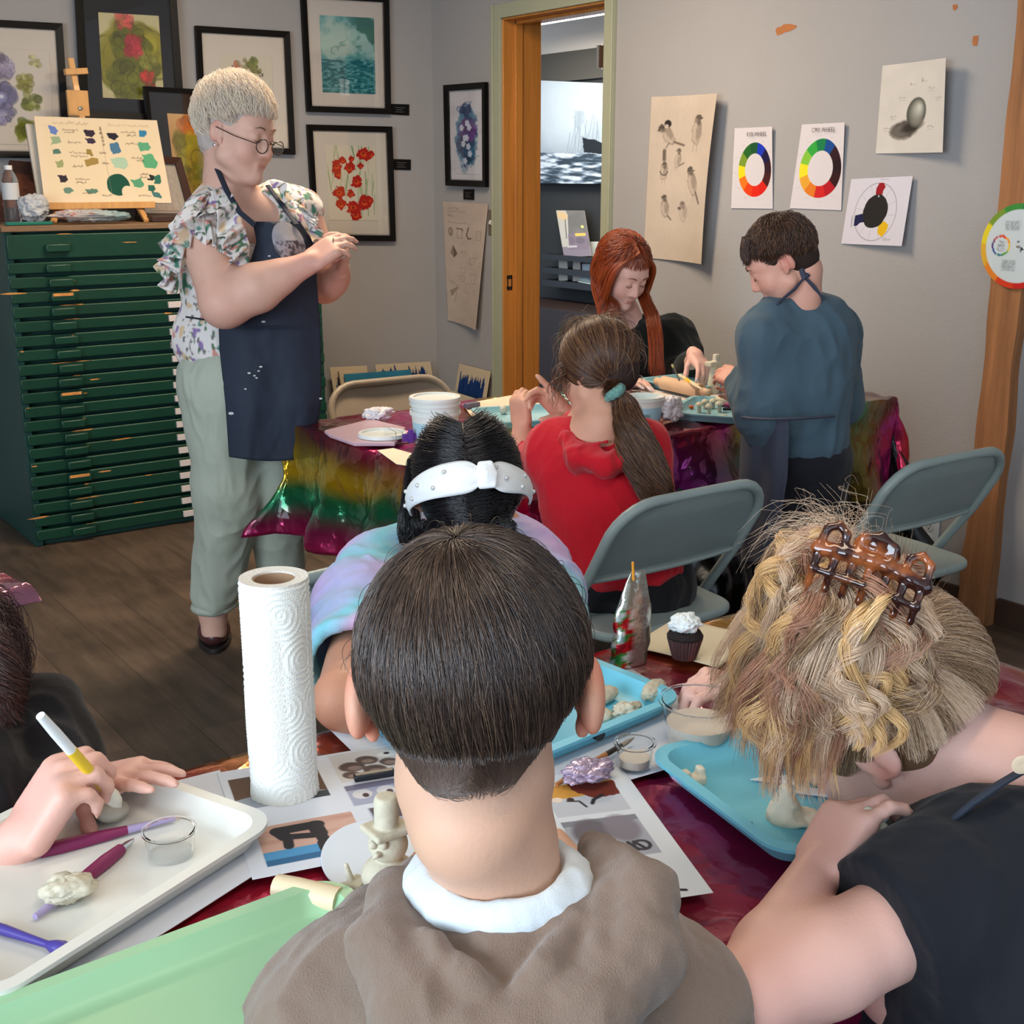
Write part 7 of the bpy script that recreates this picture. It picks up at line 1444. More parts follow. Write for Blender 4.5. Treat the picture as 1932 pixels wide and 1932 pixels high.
# ------------------------------------------------------------------ young woman with long red hair behind the back table
def redhead():
    D0 = 4.25; q = lambda u, v, d=0: PD(u, v, D0 + d)
    root = person(A(*q(1185, 700, .2)[:2], 0), 'young woman with long straight red hair and a black sweatshirt seated behind the back table')
    H = Head(q(1176, 512), -FW * .70 + RT * .42 - A(0, 0, .50), A(0, 0, 1), .96)
    B = Blob(.0055); build_head(B, H, 1.0); B.chain([H.p(0, -.03, -.06), q(1180, 590, .08), q(1180, 615, .1)], [.045, .046, .06], .02); B.ell(q(1180, 680, .1), (.18, .11, .16), k=.04); B.ell(q(1180, 780, .12), (.16, .13, .18), k=.04)
    shL, elL, wrL = q(1272, 640, .1), q(1312, 705, -.02), q(1312, 680, -.30); shR, elR, wrR = q(1098, 640, .1), q(1110, 730, -.1), q(1178, 735, -.30)
    elL = q(1290, 715, .0); wrL = q(1312, 672, -.28)
    arm(B, shL, elL, wrL, (.05, .044, .034, .025)); arm(B, shR, elR, wrR, (.05, .044, .034, .024)); nails = []
    hand(B, wrL, q(1335, 705, -.38) - wrL, -A(0, 0, .8) - RT * .35, -1, .92, (.35, .5, .55, .6), .05, (.3, .9, .7), .4, nails=nails); hand(B, wrR, q(1212, 718, -.38) - wrR, -A(0, 0, 1), -1, .92, (.3, .35, .4, .45), .04, (.7, .3, .7), nails=nails)
    B.chain([q(1130, 850, .1), q(1110, 880, -.3)], [.09, .06], .03); B.chain([q(1230, 850, .1), q(1250, 880, -.3)], [.09, .06], .03); 
    for u in (1110, 1250): c = q(u, 880, -.3); B.chain([c, A(c[0], c[1], .06)], [.06, .04], .02)
    blobobj('body', B, skin, root, colf=skcol((222, 176, 162), head_spots(H, (190, 96, 96)) + [(wrL, .1, (222, 160, 144), .4)])); eyes_lashes(H, root, (40, 26, 24), (120, 70, 50))
    nm = mat('pale_nail', (226, 206, 206), .25, coat=.5)
    for (p, d, u_, r_) in nails: e = Blob(.001); e.ell(p + u_ * r_ * .5 + d * r_ * .7, (r_ * .8, r_ * 1.7, r_ * .35), np.stack([np.cross(d, u_), d, u_], 1), k=.001); blobobj('fingernail', e, nm, root, it=1)
    blk = cloth('black_sweat', (24, 26, 24), .85, .1)
    B = Blob(.0065); B.ell(q(1180, 668, .1), (.20, .13, .15), k=.05); B.ell(q(1182, 780, .12), (.20, .15, .18), k=.05); B.chain([shL, elL, elL * .35 + wrL * .65], [.085, .078, .046], .04); B.chain([shR, elR, elR * .35 + wrR * .65], [.085, .078, .046], .04); B.ell(q(1182, 588, .0), (.06, .08, .06), k=.01, op='-')
    blobobj('sweatshirt', B, blk, root, disp=folds(.010, 9, 14))
    B = Blob(.01); B.chain([q(1130, 860, .1), q(1110, 885, -.3)], [.10, .08], .03); B.chain([q(1230, 860, .1), q(1250, 885, -.3)], [.10, .08], .03); blobobj('trousers', B, MATS['black_cloth'], root)
    und = mat('auburn_under', (84, 34, 18), .6); hm = hair_mat('auburn_hair', [(92, 34, 16), (124, 48, 20), (150, 64, 26), (170, 84, 40)], .3)
    cap_hair('hair', H, und, root, [(0, -.022, .034, .084, .100, .092), (0, -.05, -.05, .078, .06, .10)], [(0, .11, -.035, .062, .07, .088), (0, .05, -.10, .055, .09, .06)])
    S = []; r = np.random.default_rng(8)
    for k in range(120):
        s = -1 if k % 2 else 1; f = r.uniform(-.09, .062); top = H.p(s * .004, min(f, .05), .125 - abs(f) * .25); side = H.p(s * .078, f * .9 + .005, .05); jaw = H.p(s * (.084 + .006 * r.random()), f * .8 + .02, -.05)
        if s < 0: end = q(1120 + 70 * r.random() - 20, 640 + 70 * r.random(), -.08); mid = q(1128 + 40 * r.random(), 590, -.05)
        else: end = q(1228 + 26 * r.random(), 700 + 16 * r.random(), -.16); mid = q(1222 + 22 * r.random(), 610, -.09)
        # person's left is to the right in the picture
        S.append(lock([top, side, jaw, mid if (H.L @ RT) * s > 0 else q(1130 + 36 * r.random(), 585, -.05), (end if (H.L @ RT) * s > 0 else q(1095 + 80 * r.random(), 650 + 50 * r.random(), -.05 - .06 * r.random())) if k % 3 or (H.L @ RT) * s > 0 else q(1150 + 25 * r.random(), 700, -.14)], 46, .005, .006, 16, k, frizz=.002, lenvar=.1))
    S.append(surf_strands(H, 2600, (0, 1.6), .55, 5, .006, (.084, .100, .092), (0, -.022, .034), 9, (0, .35, .93), lift=.008, jit=.003, keep=lambda p: not (p[1] > .05 and p[2] < .06)))
    strands('hair_strands', S, hm, root, .0006, .0003)
redhead()
# ------------------------------------------------------------------ boy standing in a slate blue shirt and apron
def blue_boy():
    D0 = 3.02; q = lambda u, v, d=0: PD(u, v, D0 + d)
    root = person(A(*q(1475, 1000, .05)[:2], 0), 'boy in a slate blue long-sleeved shirt and dark apron standing at the back table')
    H = Head(q(1474, 493), -RT * .84 + FW * .12 - A(0, 0, .58), A(0, 0, 1) - RT * .55, .82)
    B = Blob(.005); build_head(B, H, 1.25, chub=.006); B.chain([H.p(0, -.04, -.06), q(1515, 560, .0), q(1515, 578, .0)], [.045, .042, .040], .012)
    B.ell(q(1515, 665, .03), (.115, .08, .115), k=.03); B.ell(q(1490, 780, .04), (.12, .10, .16), k=.04)
    sL, eL, wL = q(1444, 640, -.03), q(1440, 775, -.03), q(1394, 716, .08); sR, eR, wR = q(1575, 630, .10), q(1580, 760, .14), q(1420, 760, .26)
    arm(B, sL, eL, wL, (.045, .038, .032, .022)); arm(B, sR, eR, wR, (.045, .038, .032, .022)); hand(B, wL, q(1352, 700, .16) - wL, FW * .8 - RT * .1 - A(0, 0, .3), -1, .78, (.3, .3, .35, .4), .06, (.9, .3, .4), .2); hand(B, wR, q(1375, 735, .3) - wR, -FW, 1, .78, (.4, .5, .5, .5))
    for u in (1470, 1535): c = q(u, 880, .05); B.chain([c, A(c[0], c[1], .45), A(c[0], c[1], .06)], [.075, .052, .036], .03); B.chain([A(c[0], c[1], .05), A(c[0], c[1], .035) - RT * .10], [.035, .028], .02)
    blobobj('body', B, skin, root, colf=skcol((222, 164, 142), head_spots(H, (196, 110, 104)) + [(wL, .12, (220, 142, 126), .6), (H.p(.088, -.01, 0), .035, (206, 110, 96), .5), (H.p(-.088, -.01, 0), .035, (206, 110, 96), .5)])); eyes_lashes(H, root)
    sl = cloth('slate_cotton', (72, 92, 104), .85, .1, .15)
    B = Blob(.0055); B.ell(q(1512, 640, .03), (.135, .10, .125), k=.05); B.ell(q(1505, 740, .04), (.135, .115, .16), k=.06); B.ell(q(1508, 830, .05), (.125, .115, .09), k=.05); B.cut(q(1508, 868, .05), (0.12, -.1, -1), .35)
    B.chain([q(1475, 580, -.0), sL], [.05, .064], .03); B.chain([sL, eL + A(0, 0, .0), eL * .1 + wL * .9], [.068, .068, .040], .05); B.chain([sR, eR, eR * .3 + wR * .7], [.072, .06, .045], .03); B.ell(q(1517, 547, .0), (.046, .050, .020), k=.006, op='-'); B.chain([q(1478, 590, .0), q(1560, 590, .03)], [.05, .05], .03)
    blobobj('shirt', B, sl, root, disp=folds(.011, 8, 22, (1, 1, .6)))
    ap = cloth('charcoal_apron', (66, 70, 84), .85, .05, .2)
    # apron wraps the front (facing left) and hangs to the knee
    rows = [(760, 1404, 1470), (800, 1400, 1490), (900, 1396, 1486), (1000, 1398, 1470), (1060, 1400, 1462)]; V = []; nx, ny = 24, 50
    for j in range(ny + 1):
        v = 788 + 275 * j / ny; a = np.interp(v, [r_[0] for r_ in rows], [r_[1] for r_ in rows]); b_ = np.interp(v, [r_[0] for r_ in rows], [r_[2] for r_ in rows])
        for i in range(nx + 1): s = i / nx; V.append(q(a + (b_ - a) * s, v, .03 - .15 * s ** .6 + .006 * math.sin(s * 12 + v * .01)))
    F = np.array([(j * (nx + 1) + i, j * (nx + 1) + i + 1, (j + 1) * (nx + 1) + i + 1, (j + 1) * (nx + 1) + i) for j in range(ny) for i in range(nx)]); o = meshobj('apron', np.array(V), F, ap, root, True); so = o.modifiers.new('s', 'SOLIDIFY'); so.thickness = .003
    MB().tube([q(1452, 600, -.03), q(1472, 568, -.055), q(1500, 545, -.06), q(1518, 523, -.05), q(1535, 540, -.05), q(1552, 565, -.02)], .006, 8, flat=.4).build('neck_strap', ap, o, True); MB().tube([q(1512, 508, -.045), q(1518, 526, -.055), q(1524, 518, -.05)], .007, 8).build('knot', ap, o, True)
    MB().tube([q(1396, 785, -.04), q(1416, 789, -.125), q(1450, 791, -.165), q(1500, 790, -.165), q(1540, 788, -.14), q(1570, 785, -.06)], .0085, 8, flat=.4).build('waist_tie', ap, o, True)
    B = Blob(.006); 
    for u in (1470, 1535): c = q(u, 870, .05); B.chain([c, A(c[0], c[1], .45), A(c[0], c[1], .08)], [.095, .075, .065], .03)
    B.ell(q(1503, 860, .05), (.12, .11, .08), k=.03); blobobj('trousers', B, cloth('black_denim', (28, 28, 36), .8), root, disp=folds(.006, 10, 8, (1, 1, .4)))
    for u in (1470, 1535): c = q(u, 880, .05); B = Blob(.005); B.chain([A(c[0], c[1], .04), A(c[0], c[1], .035) - RT * .12], [.045, .038], .02); B.cut(A(c[0], c[1], 0), (0, 0, -1), .3); blobobj('shoe', B, mat('black_shoe', (26, 26, 28), .5), root)
    hm = hair_mat('short_brown', [(44, 28, 20), (64, 40, 28), (84, 54, 36), (112, 72, 46)], .4); und = mat('short_under', (46, 30, 22), .8)
    cap_hair('hair', H, und, root, [(0, -.018, .036, .080, .097, .090), (0, -.05, -.015, .064, .058, .062)], [(0, .115, -.03, .09, .06, .078), (0, .06, -.085, .12, .10, .065), (.085, .0, -.012, .02, .032, .036), (-.085, .0, -.012, .02, .032, .036)])
    ok = lambda p: not (p[2] < .035 and p[1] > .05) and not (p[2] < -.005 and p[1] > -.025) and not (abs(p[0]) > .06 and p[2] < .018 and p[1] > -.03)
    S = [surf_strands(H, 5200, (0, 1.5), .42, 3, .003, (.080, .096, .090), (0, -.018, .036), 9, (0, -.45, .89), lift=.012, jit=.004, keep=ok), surf_strands(H, 4200, (1.2, 2.3), .12, 5, .001, (.079, .096, .088), (0, -.018, .034), 5, (0, -.45, .89), lift=.003, jit=.001, keep=ok)]
    r = np.random.default_rng(2)
    for k in range(22): x = -.05 + .1 * r.random(); S.append(lock([H.p(x, .05, .115), H.p(x, .064, .096), H.p(x + .004, .079, .070), H.p(x + .006, .086, .044 + .015 * r.random())], 60, .007, .006, 10, k, frizz=.002))
    strands('hair_strands', S, hm, root, .0005, .00025)
blue_boy()
# ------------------------------------------------------------------ girl with the white headband, across the front table
def headband_girl():
    D0 = 1.78; q = lambda u, v, d=0: PD(u, v, D0 + d)
    root = person(A(*q(880, 1200, .1)[:2], 0), 'black haired girl with a white pearl headband and pastel tie-dye shirt, head bowed')
    H = Head(q(886, 942), -FW * .46 + RT * .10 - A(0, 0, .88), A(0, 0, .58) - FW * .82, .90)
    B = Blob(.0045); build_head(B, H, 2.0); B.chain([H.p(0, -.035, -.06), q(890, 950, .13), q(890, 990, .14)], [.043, .045, .055], .02)
    B.ell(q(885, 1090, .12), (.15, .10, .12), k=.04); B.ell(q(885, 1230, .16), (.14, .11, .15), k=.04)
    sR, eR, wR = q(712, 1075, .06), q(642, 1300, -.12), q(770, 1330, -.28); sL, eL, wL = q(1000, 1080, .08), q(1100, 1240, -.1), q(960, 1330, -.30)
    eR = A(*PZ(650, 1335, .775)[:2], .785); wR = A(*PZ(770, 1350, .77)[:2], .775); eL = A(*PZ(1030, 1240, .775)[:2], .79); wL = A(*PZ(1010, 1300, .77)[:2], .775)
    arm(B, sR, eR, wR, (.042, .036, .031, .021)); arm(B, sL, eL, wL, (.042, .036, .031, .021)); hand(B, wR, RT - FW * .3, -A(0, 0, 1), -1, .78, .4); hand(B, wL, -RT - FW * .4, -A(0, 0, 1), 1, .78, .4)
    for u in (820, 950): c = q(u, 1400, .1); kn = c - A(0, .34, 0); kn[2] = .48; c[2] = .5; B.chain([c, kn, A(kn[0], kn[1], .06)], [.07, .05, .034], .03)
    blobobj('body', B, skin, root, colf=skcol((206, 152, 124), head_spots(H) + [(H.p(-.088, -.01, 0), .04, (206, 122, 100), .5), (eR, .12, (176, 120, 96), .4)])); eyes_lashes(H, root, (20, 16, 16), (30, 24, 22))
    def td(V, N):
        t = .5 + .5 * fbm(V * 7, 3, 2) + (V[:, 2] - .9) * 1.4; return ramp(np.clip(t, 0, 1), [(214, 160, 200), (150, 190, 214), (120, 198, 214), (170, 176, 220), (198, 168, 218), (206, 160, 210)])
    B = Blob(.005); B.ell(q(885, 1080, .12), (.165, .115, .115), k=.05); B.ell(q(885, 1230, .16), (.16, .13, .17), k=.05); 
    for s_, e_ in ((sR, eR), (sL, eL)): d = e_ - s_; B.chain([s_, s_ + d * .4, s_ + d * .86], [.062, .068, .070], .04); B.cut(s_ + d * .80, d, .12); B.cap(s_ + d * .62, s_ + d * 1.05, .048, .056, .004, '-')
    B.ell(q(890, 985, .1), (.05, .05, .05), k=.01, op='-'); blobobj('shirt', B, mat('tie_dye', 'vc', .85, sheen=.1, bump=.15, bscale=400), root, disp=folds(.007, 10, 31), colf=td)
    B = Blob(.008)
    for u in (820, 950): c = q(u, 1400, .1); kn = c - A(0, .34, 0); kn[2] = .48; c[2] = .5; B.chain([c, kn, A(kn[0], kn[1], .1)], [.09, .065, .05], .03)
    blobobj('trousers', B, MATS['black_cloth'], root)
    und = mat('black_under', (14, 12, 14), .45); hm = hair_mat('black_hair', [(8, 7, 9), (14, 12, 14), (22, 19, 21), (30, 26, 28)], .26)
    cap_hair('hair', H, und, root, [(0, -.018, .030, .084, .102, .096), (0, -.06, -.02, .07, .05, .08)], [(0, .115, -.035, .10, .055, .088), (0, .06, -.10, .12, .10, .06), (.086, .0, -.01, .02, .03, .034), (-.086, .0, -.01, .02, .03, .034)])
    # straight hair falling to both sides from a centre part
    r = np.random.default_rng(5); n = 9000; f = r.uniform(-.11, .075, n); s = np.where(r.random(n) < .5, -1, 1); t = np.linspace(0, 1, 14)[None]
    R_ = np.sqrt(np.clip(1 - ((f + .018) / .104) ** 2, .02, 1)); a0 = r.uniform(.0, 1.25, n); aa = a0[:, None] + (r.uniform(.5, 1.2, n))[:, None] * t; aa = np.minimum(aa, 2.15 + .1 * r.normal(size=(n, 1)))
    lay = 1.02 + .05 * r.uniform(0, 1, (n, 1)) + .015 * r.normal(size=(n, 1)) * t
    P = np.stack([s[:, None] * .086 * R_[:, None] * np.sin(aa) * lay, f[:, None] - .018 * t + .006 * r.normal(size=(n, 1)) * t, .030 + .098 * R_[:, None] * np.cos(aa) * lay], -1)
    keep = ~((P[:, -1, 1] > .01) & (P[:, -1, 2] < .02)) & ~((P[..., 0] < -.056) & (P[..., 1] > -.050) & (P[..., 2] < .042)).any(1); P = P[keep]; S = [H.c + H.k * (P[..., 0:1] * H.L + P[..., 1:2] * H.F + P[..., 2:3] * H.U)]
    for k in range(16):      # loose strands by the ear and down the back
        S.append(lock([H.p(-.05, .07, .08), H.p(-.080, .05, .04), H.p(-.086, .055, .0), q(796 + 8 * r.normal(), 985, -.06), q(800 + 10 * r.normal(), 1030 + 20 * r.random(), -.05)], 26, .004, .004, 12, k, frizz=.002))
    for k in range(40): S.append(lock([H.p(-.07, -.06, .02), H.p(-.085, -.075, -.02), q(764 + 12 * r.random(), 990, .05), q(746 + 22 * r.random(), 1045 + 20 * r.random(), .03)], 50, .008, .007, 12, 30 + k, frizz=.002, curl=.004))
    for k in range(14): S.append(lock([H.p(.02 + .01 * (k % 3), .065, .09), H.p(.0 + .02 * r.random(), .09, .06), q(925 + 50 * r.random(), 985, -.09), q(915 + 70 * r.random(), 1015 + 18 * r.random(), -.07)], 20, .004, .002, 12, 90 + k, frizz=.002))
    strands('hair_strands', S, hm, root, .0005, .0003)
    # headband
    bm_ = mat('white_satin', (226, 228, 228), .45, sheen=.2); ang = -.02; Ud = H.U * math.cos(ang) + H.F * math.sin(ang); Wd = H.F * math.cos(ang) - H.U * math.sin(ang); C0 = H.p(0, 0, .020); V = []; n, m_ = 70, 12
    for i in range(n + 1):
        th = math.pi * (-.06 + 1.12 * i / n); kn = math.exp(-((i / n - .42) / .05) ** 2); w = .023 * (1 - .35 * abs(math.cos(th)) ** 3) * (1 - .55 * kn)
        for j in range(m_ + 1):
            s_ = -1 + 2 * j / m_; rr = 1.0 + .05 * (1 - s_ * s_) + .02 * math.sin(s_ * 9 + i * .35) * (kn + .25); V.append(C0 + H.k * (H.L * .097 * math.cos(th) * rr + Ud * .121 * math.sin(th) * rr) + Wd * w * s_)
    F = np.array([(i * (m_ + 1) + j, (i + 1) * (m_ + 1) + j, (i + 1) * (m_ + 1) + j + 1, i * (m_ + 1) + j + 1) for i in range(n) for j in range(m_)]); hb = meshobj('headband', np.array(V), F, bm_, root, True); so = hb.modifiers.new('s', 'SOLIDIFY'); so.thickness = .003; so.offset = 1
    th = math.pi * (-.06 + 1.12 * .42); kc = C0 + H.k * (H.L * .105 * math.cos(th) + Ud * .130 * math.sin(th)); B = Blob(.0014)
    for k in range(5): a = -.9 + .45 * k; B.chain([kc + Wd * .016 + H.L * .010 * a, kc + H.L * .012 * a + Ud * .006 * (1 - abs(a)), kc - Wd * .016 + H.L * .008 * a], [.004, .0052, .004], .002)
    B.ell(kc, (.013, .013, .008), H.R, k=.004); blobobj('knot', B, bm_, hb, it=1); pm = mat('pearl', (206, 206, 204), .15, .3, coat=.5)
    for (i, s_) in [(6, .3), (14, -.5), (16, .6), (23, .2), (26, -.7), (30, .75), (42, -.6), (46, .5), (52, -.2), (56, .6), (61, -.5), (66, .3)]:
        th = math.pi * (-.06 + 1.12 * i / n); rr = 1.0 + .05 * (1 - s_ * s_); p = C0 + H.k * (H.L * .101 * math.cos(th) * rr + Ud * .126 * math.sin(th) * rr) + Wd * .017 * s_; MB().lathe([(0, -.0035), (.0025, -.0025), (.0035, 0), (.0025, .0025), (0, .0035)], p, 12).build('pearl', pm, hb, True)
headband_girl()
# ------------------------------------------------------------------ boy in the brown hoodie, back view in front of the camera
def brown_boy():
    q = PD
    root = person(A(.36, .40, 0), 'boy in a brown fleece hoodie with straight dark brown hair, seen from behind in front')
    H = Head(q(898, 1322, .91), FW * .93 - A(0, 0, .36) + RT * .05, A(0, 0, 1) - RT * .04, 1.03)
    B = Blob(.0035); build_head(B, H, 2.0, chub=-.014, jaw=.72); H.e(B, 0, -.028, -.055, .060, .05, .055, .02)
    B.chain([H.p(0, -.035, -.05), H.p(0, -.045, -.085), q(930, 1590, .855), q(932, 1680, .86)], [.050, .045, .047, .058], .015)
    tc = q(925, 1960, .828); hip = A(.35, .36, .52); B.ell(tc + FW * .02, (.15, .08, .10), k=.04); B.chain([tc - A(0, 0, .03), (tc + hip) / 2 - A(0, 0, .0), hip], [.09, .115, .12], .04)
    sL, sR = q(648, 1950, .855), q(1232, 1915, .88); eL, eR = q(520, 2040, .90), q(1330, 2010, .93); wL, wR = q(800, 1790, .98), q(1060, 1790, 1.0); wL[2] = wR[2] = .785
    arm(B, sL, eL, wL, (.045, .038, .032, .022)); arm(B, sR, eR, wR, (.045, .038, .032, .022)); hand(B, wL, FW + RT * .4, -A(0, 0, 1), 1, .76, .4); hand(B, wR, FW - RT * .4, -A(0, 0, 1), -1, .76, .4)
    for s in (-1, 1): h_ = hip + RT * .08 * s; kn = h_ + A(.02, .33, -.04); B.chain([h_, kn, A(kn[0], kn[1], .06)], [.075, .052, .035], .03)
    sp = head_spots(H)
    for s in (-1, 1): sp += [(H.p(s * .088, -.012, y_), .030, (214, 96, 74), .6) for y_ in (-.022, 0, .022)]  # extra red painted on the ears imitates light shining through from behind
    blobobj('body', B, skinm('skin_b', SK, .2), root, colf=skcol((210, 166, 140), sp), it=2)
    # white tee collar
    ctr = q(940, 1640, .85); wt = cloth('white_tee', (214, 222, 226), .8, .1, .15); B = Blob(.003); B.ell(ctr + A(0, 0, -.012), (.076, .062, .032), k=.01); B.ell(ctr + A(0, 0, .02), (.053, .050, .05), k=.004, op='-'); B.ell(ctr + A(0, 0, .022), (.10, .10, .014), k=.006, op='-'); blobobj('tee_collar', B, wt, root, disp=folds(.002, 22, 3))
    br = cloth('brown_fleece', (128, 108, 94), .95, .35, .5, 700)
    B = Blob(.0042); B.ell(tc + FW * .025, (.165, .095, .105), k=.05); B.chain([tc - A(0, 0, .05), (tc + hip) / 2, hip], [.12, .142, .14], .05); B.chain([q(800, 1820, .87), sL, eL, eL * .3 + wL * .7], [.058, .066, .06, .042], .05); B.chain([q(1085, 1805, .89), sR, eR, eR * .3 + wR * .7], [.058, .066, .06, .042], .05)
    B.ell(q(935, 1650, .88), (.066, .066, .040), k=.01, op='-')
    blobobj('hoodie', B, br, root, disp=folds(.008, 9, 41, (1, 1, .6), .0008))
    # the hood: a soft roll round the neck that hangs in a V down the back
    B = Blob(.0032)
    out = [q(800, 1640, .94), q(748, 1690, .865), q(730, 1780, .805), q(785, 1900, .76), q(930, 1980, .735), q(1095, 1920, .75), q(1205, 1795, .795), q(1210, 1690, .835), q(1125, 1600, .90)]
    B.chain(out, [.012, .021, .029, .033, .034, .034, .032, .027, .018], .010)
    inn = [q(790, 1730, .86), q(860, 1790, .82), q(950, 1815, .80), q(1070, 1780, .815), q(1135, 1700, .86)]; B.chain(inn, [.020, .030, .033, .030, .022], .02)
    B.ell(q(950, 1910, .80), (.062, .026, .045), k=.03)
    B.chain([q(800, 1760, .79), q(880, 1840, .755), q(940, 1900, .745)], [.008, .013, .010], .006); B.chain([q(1090, 1740, .80), q(1020, 1830, .76), q(960, 1900, .745)], [.008, .013, .010], .006); B.chain([q(1150, 1680, .83), q(1130, 1800, .775), q(1050, 1900, .745)], [.010, .012, .010], .006)
    B.ell(q(940, 1650, .86), (.060, .060, .040), k=.008, op='-')
    blobobj('hood', B, br, root, disp=folds(.0035, 17, 45, (1, 1, .8), .0008))
    b = MB(); pts = [o_ + nrm(CAMP - o_) * .024 for o_ in out[2:7]]
    B = Blob(.008); 
    for s in (-1, 1): h_ = hip + RT * .08 * s; kn = h_ + A(.02, .33, -.04); B.chain([h_, kn, A(kn[0], kn[1], .1)], [.10, .07, .05], .03)
    blobobj('trousers', B, MATS['black_denim'], root)
    # hair
    und = mat('dark_brown_under', (38, 30, 28), .6); hm = hair_mat('dark_brown_hair', [(38, 29, 26), (56, 43, 37), (74, 57, 48), (104, 82, 66)], .30)
    line = lambda p: p[2] > (-.096 + 1.25 * abs(p[0]) if p[1] < -.03 else .020) and not (p[1] > .05 and p[2] < .05) and not (abs(p[0]) > .062 and p[1] > -.048 and p[2] < .020)
    cap_hair('hair', H, und, root, [(0, -.016, .034, .083, .100, .092)], [(0, .115, -.03, .10, .065, .080), (0, .06, -.085, .12, .115, .060), (.070, -.075, -.085, .052, .06, .062), (-.070, -.075, -.085, .052, .06, .062), (.094, -.01, -.028, .028, .05, .036), (-.094, -.01, -.028, .028, .05, .036)], .0035)
    def nape(P):
        l, f, u = P[..., 0], P[..., 1].copy(), P[..., 2]; w = np.clip(-(u - .012) / .03, 0, 1) * (f < 0); t_ = -(.086 + .017 * np.clip(-u / .075, 0, 1.2)) * np.sqrt(np.clip(1 - (l / .080) ** 2, 0, 1)); Q = P.copy(); Q[..., 1] = np.where(f < 0, np.minimum(f, f * (1 - w) + np.minimum(t_, f) * w), f); return Q
    ax = (0.10, -.40, .91); R1 = (.083, .100, .094); C1 = (0, -.016, .034)
    S = []
    for (n, st, ln, sd, of, lf, jt) in [(24000, (0, 1.3), 1.15, 1, .003, .006, .0012), (22000, (.5, 1.9), .85, 2, .002, .005, .001), (18000, (1.2, 2.2), .36, 3, .001, .003, .0008), (12000, (1.5, 2.4), .16, 4, .000, .0015, .0006), (160, (0, 1.4), .5, 6, .004, .012, .004)]:
        S.append(surf_strands(H, n, st, ln, sd, of, R1, C1, 11, ax, lift=lf, jit=jt, keep=line, wave=.008, post=nape, lv=(.5, 1.05)))
    # side hair in front of the ears
    strands('hair_strands', S, hm, root, .00026, .00014)
brown_boy()
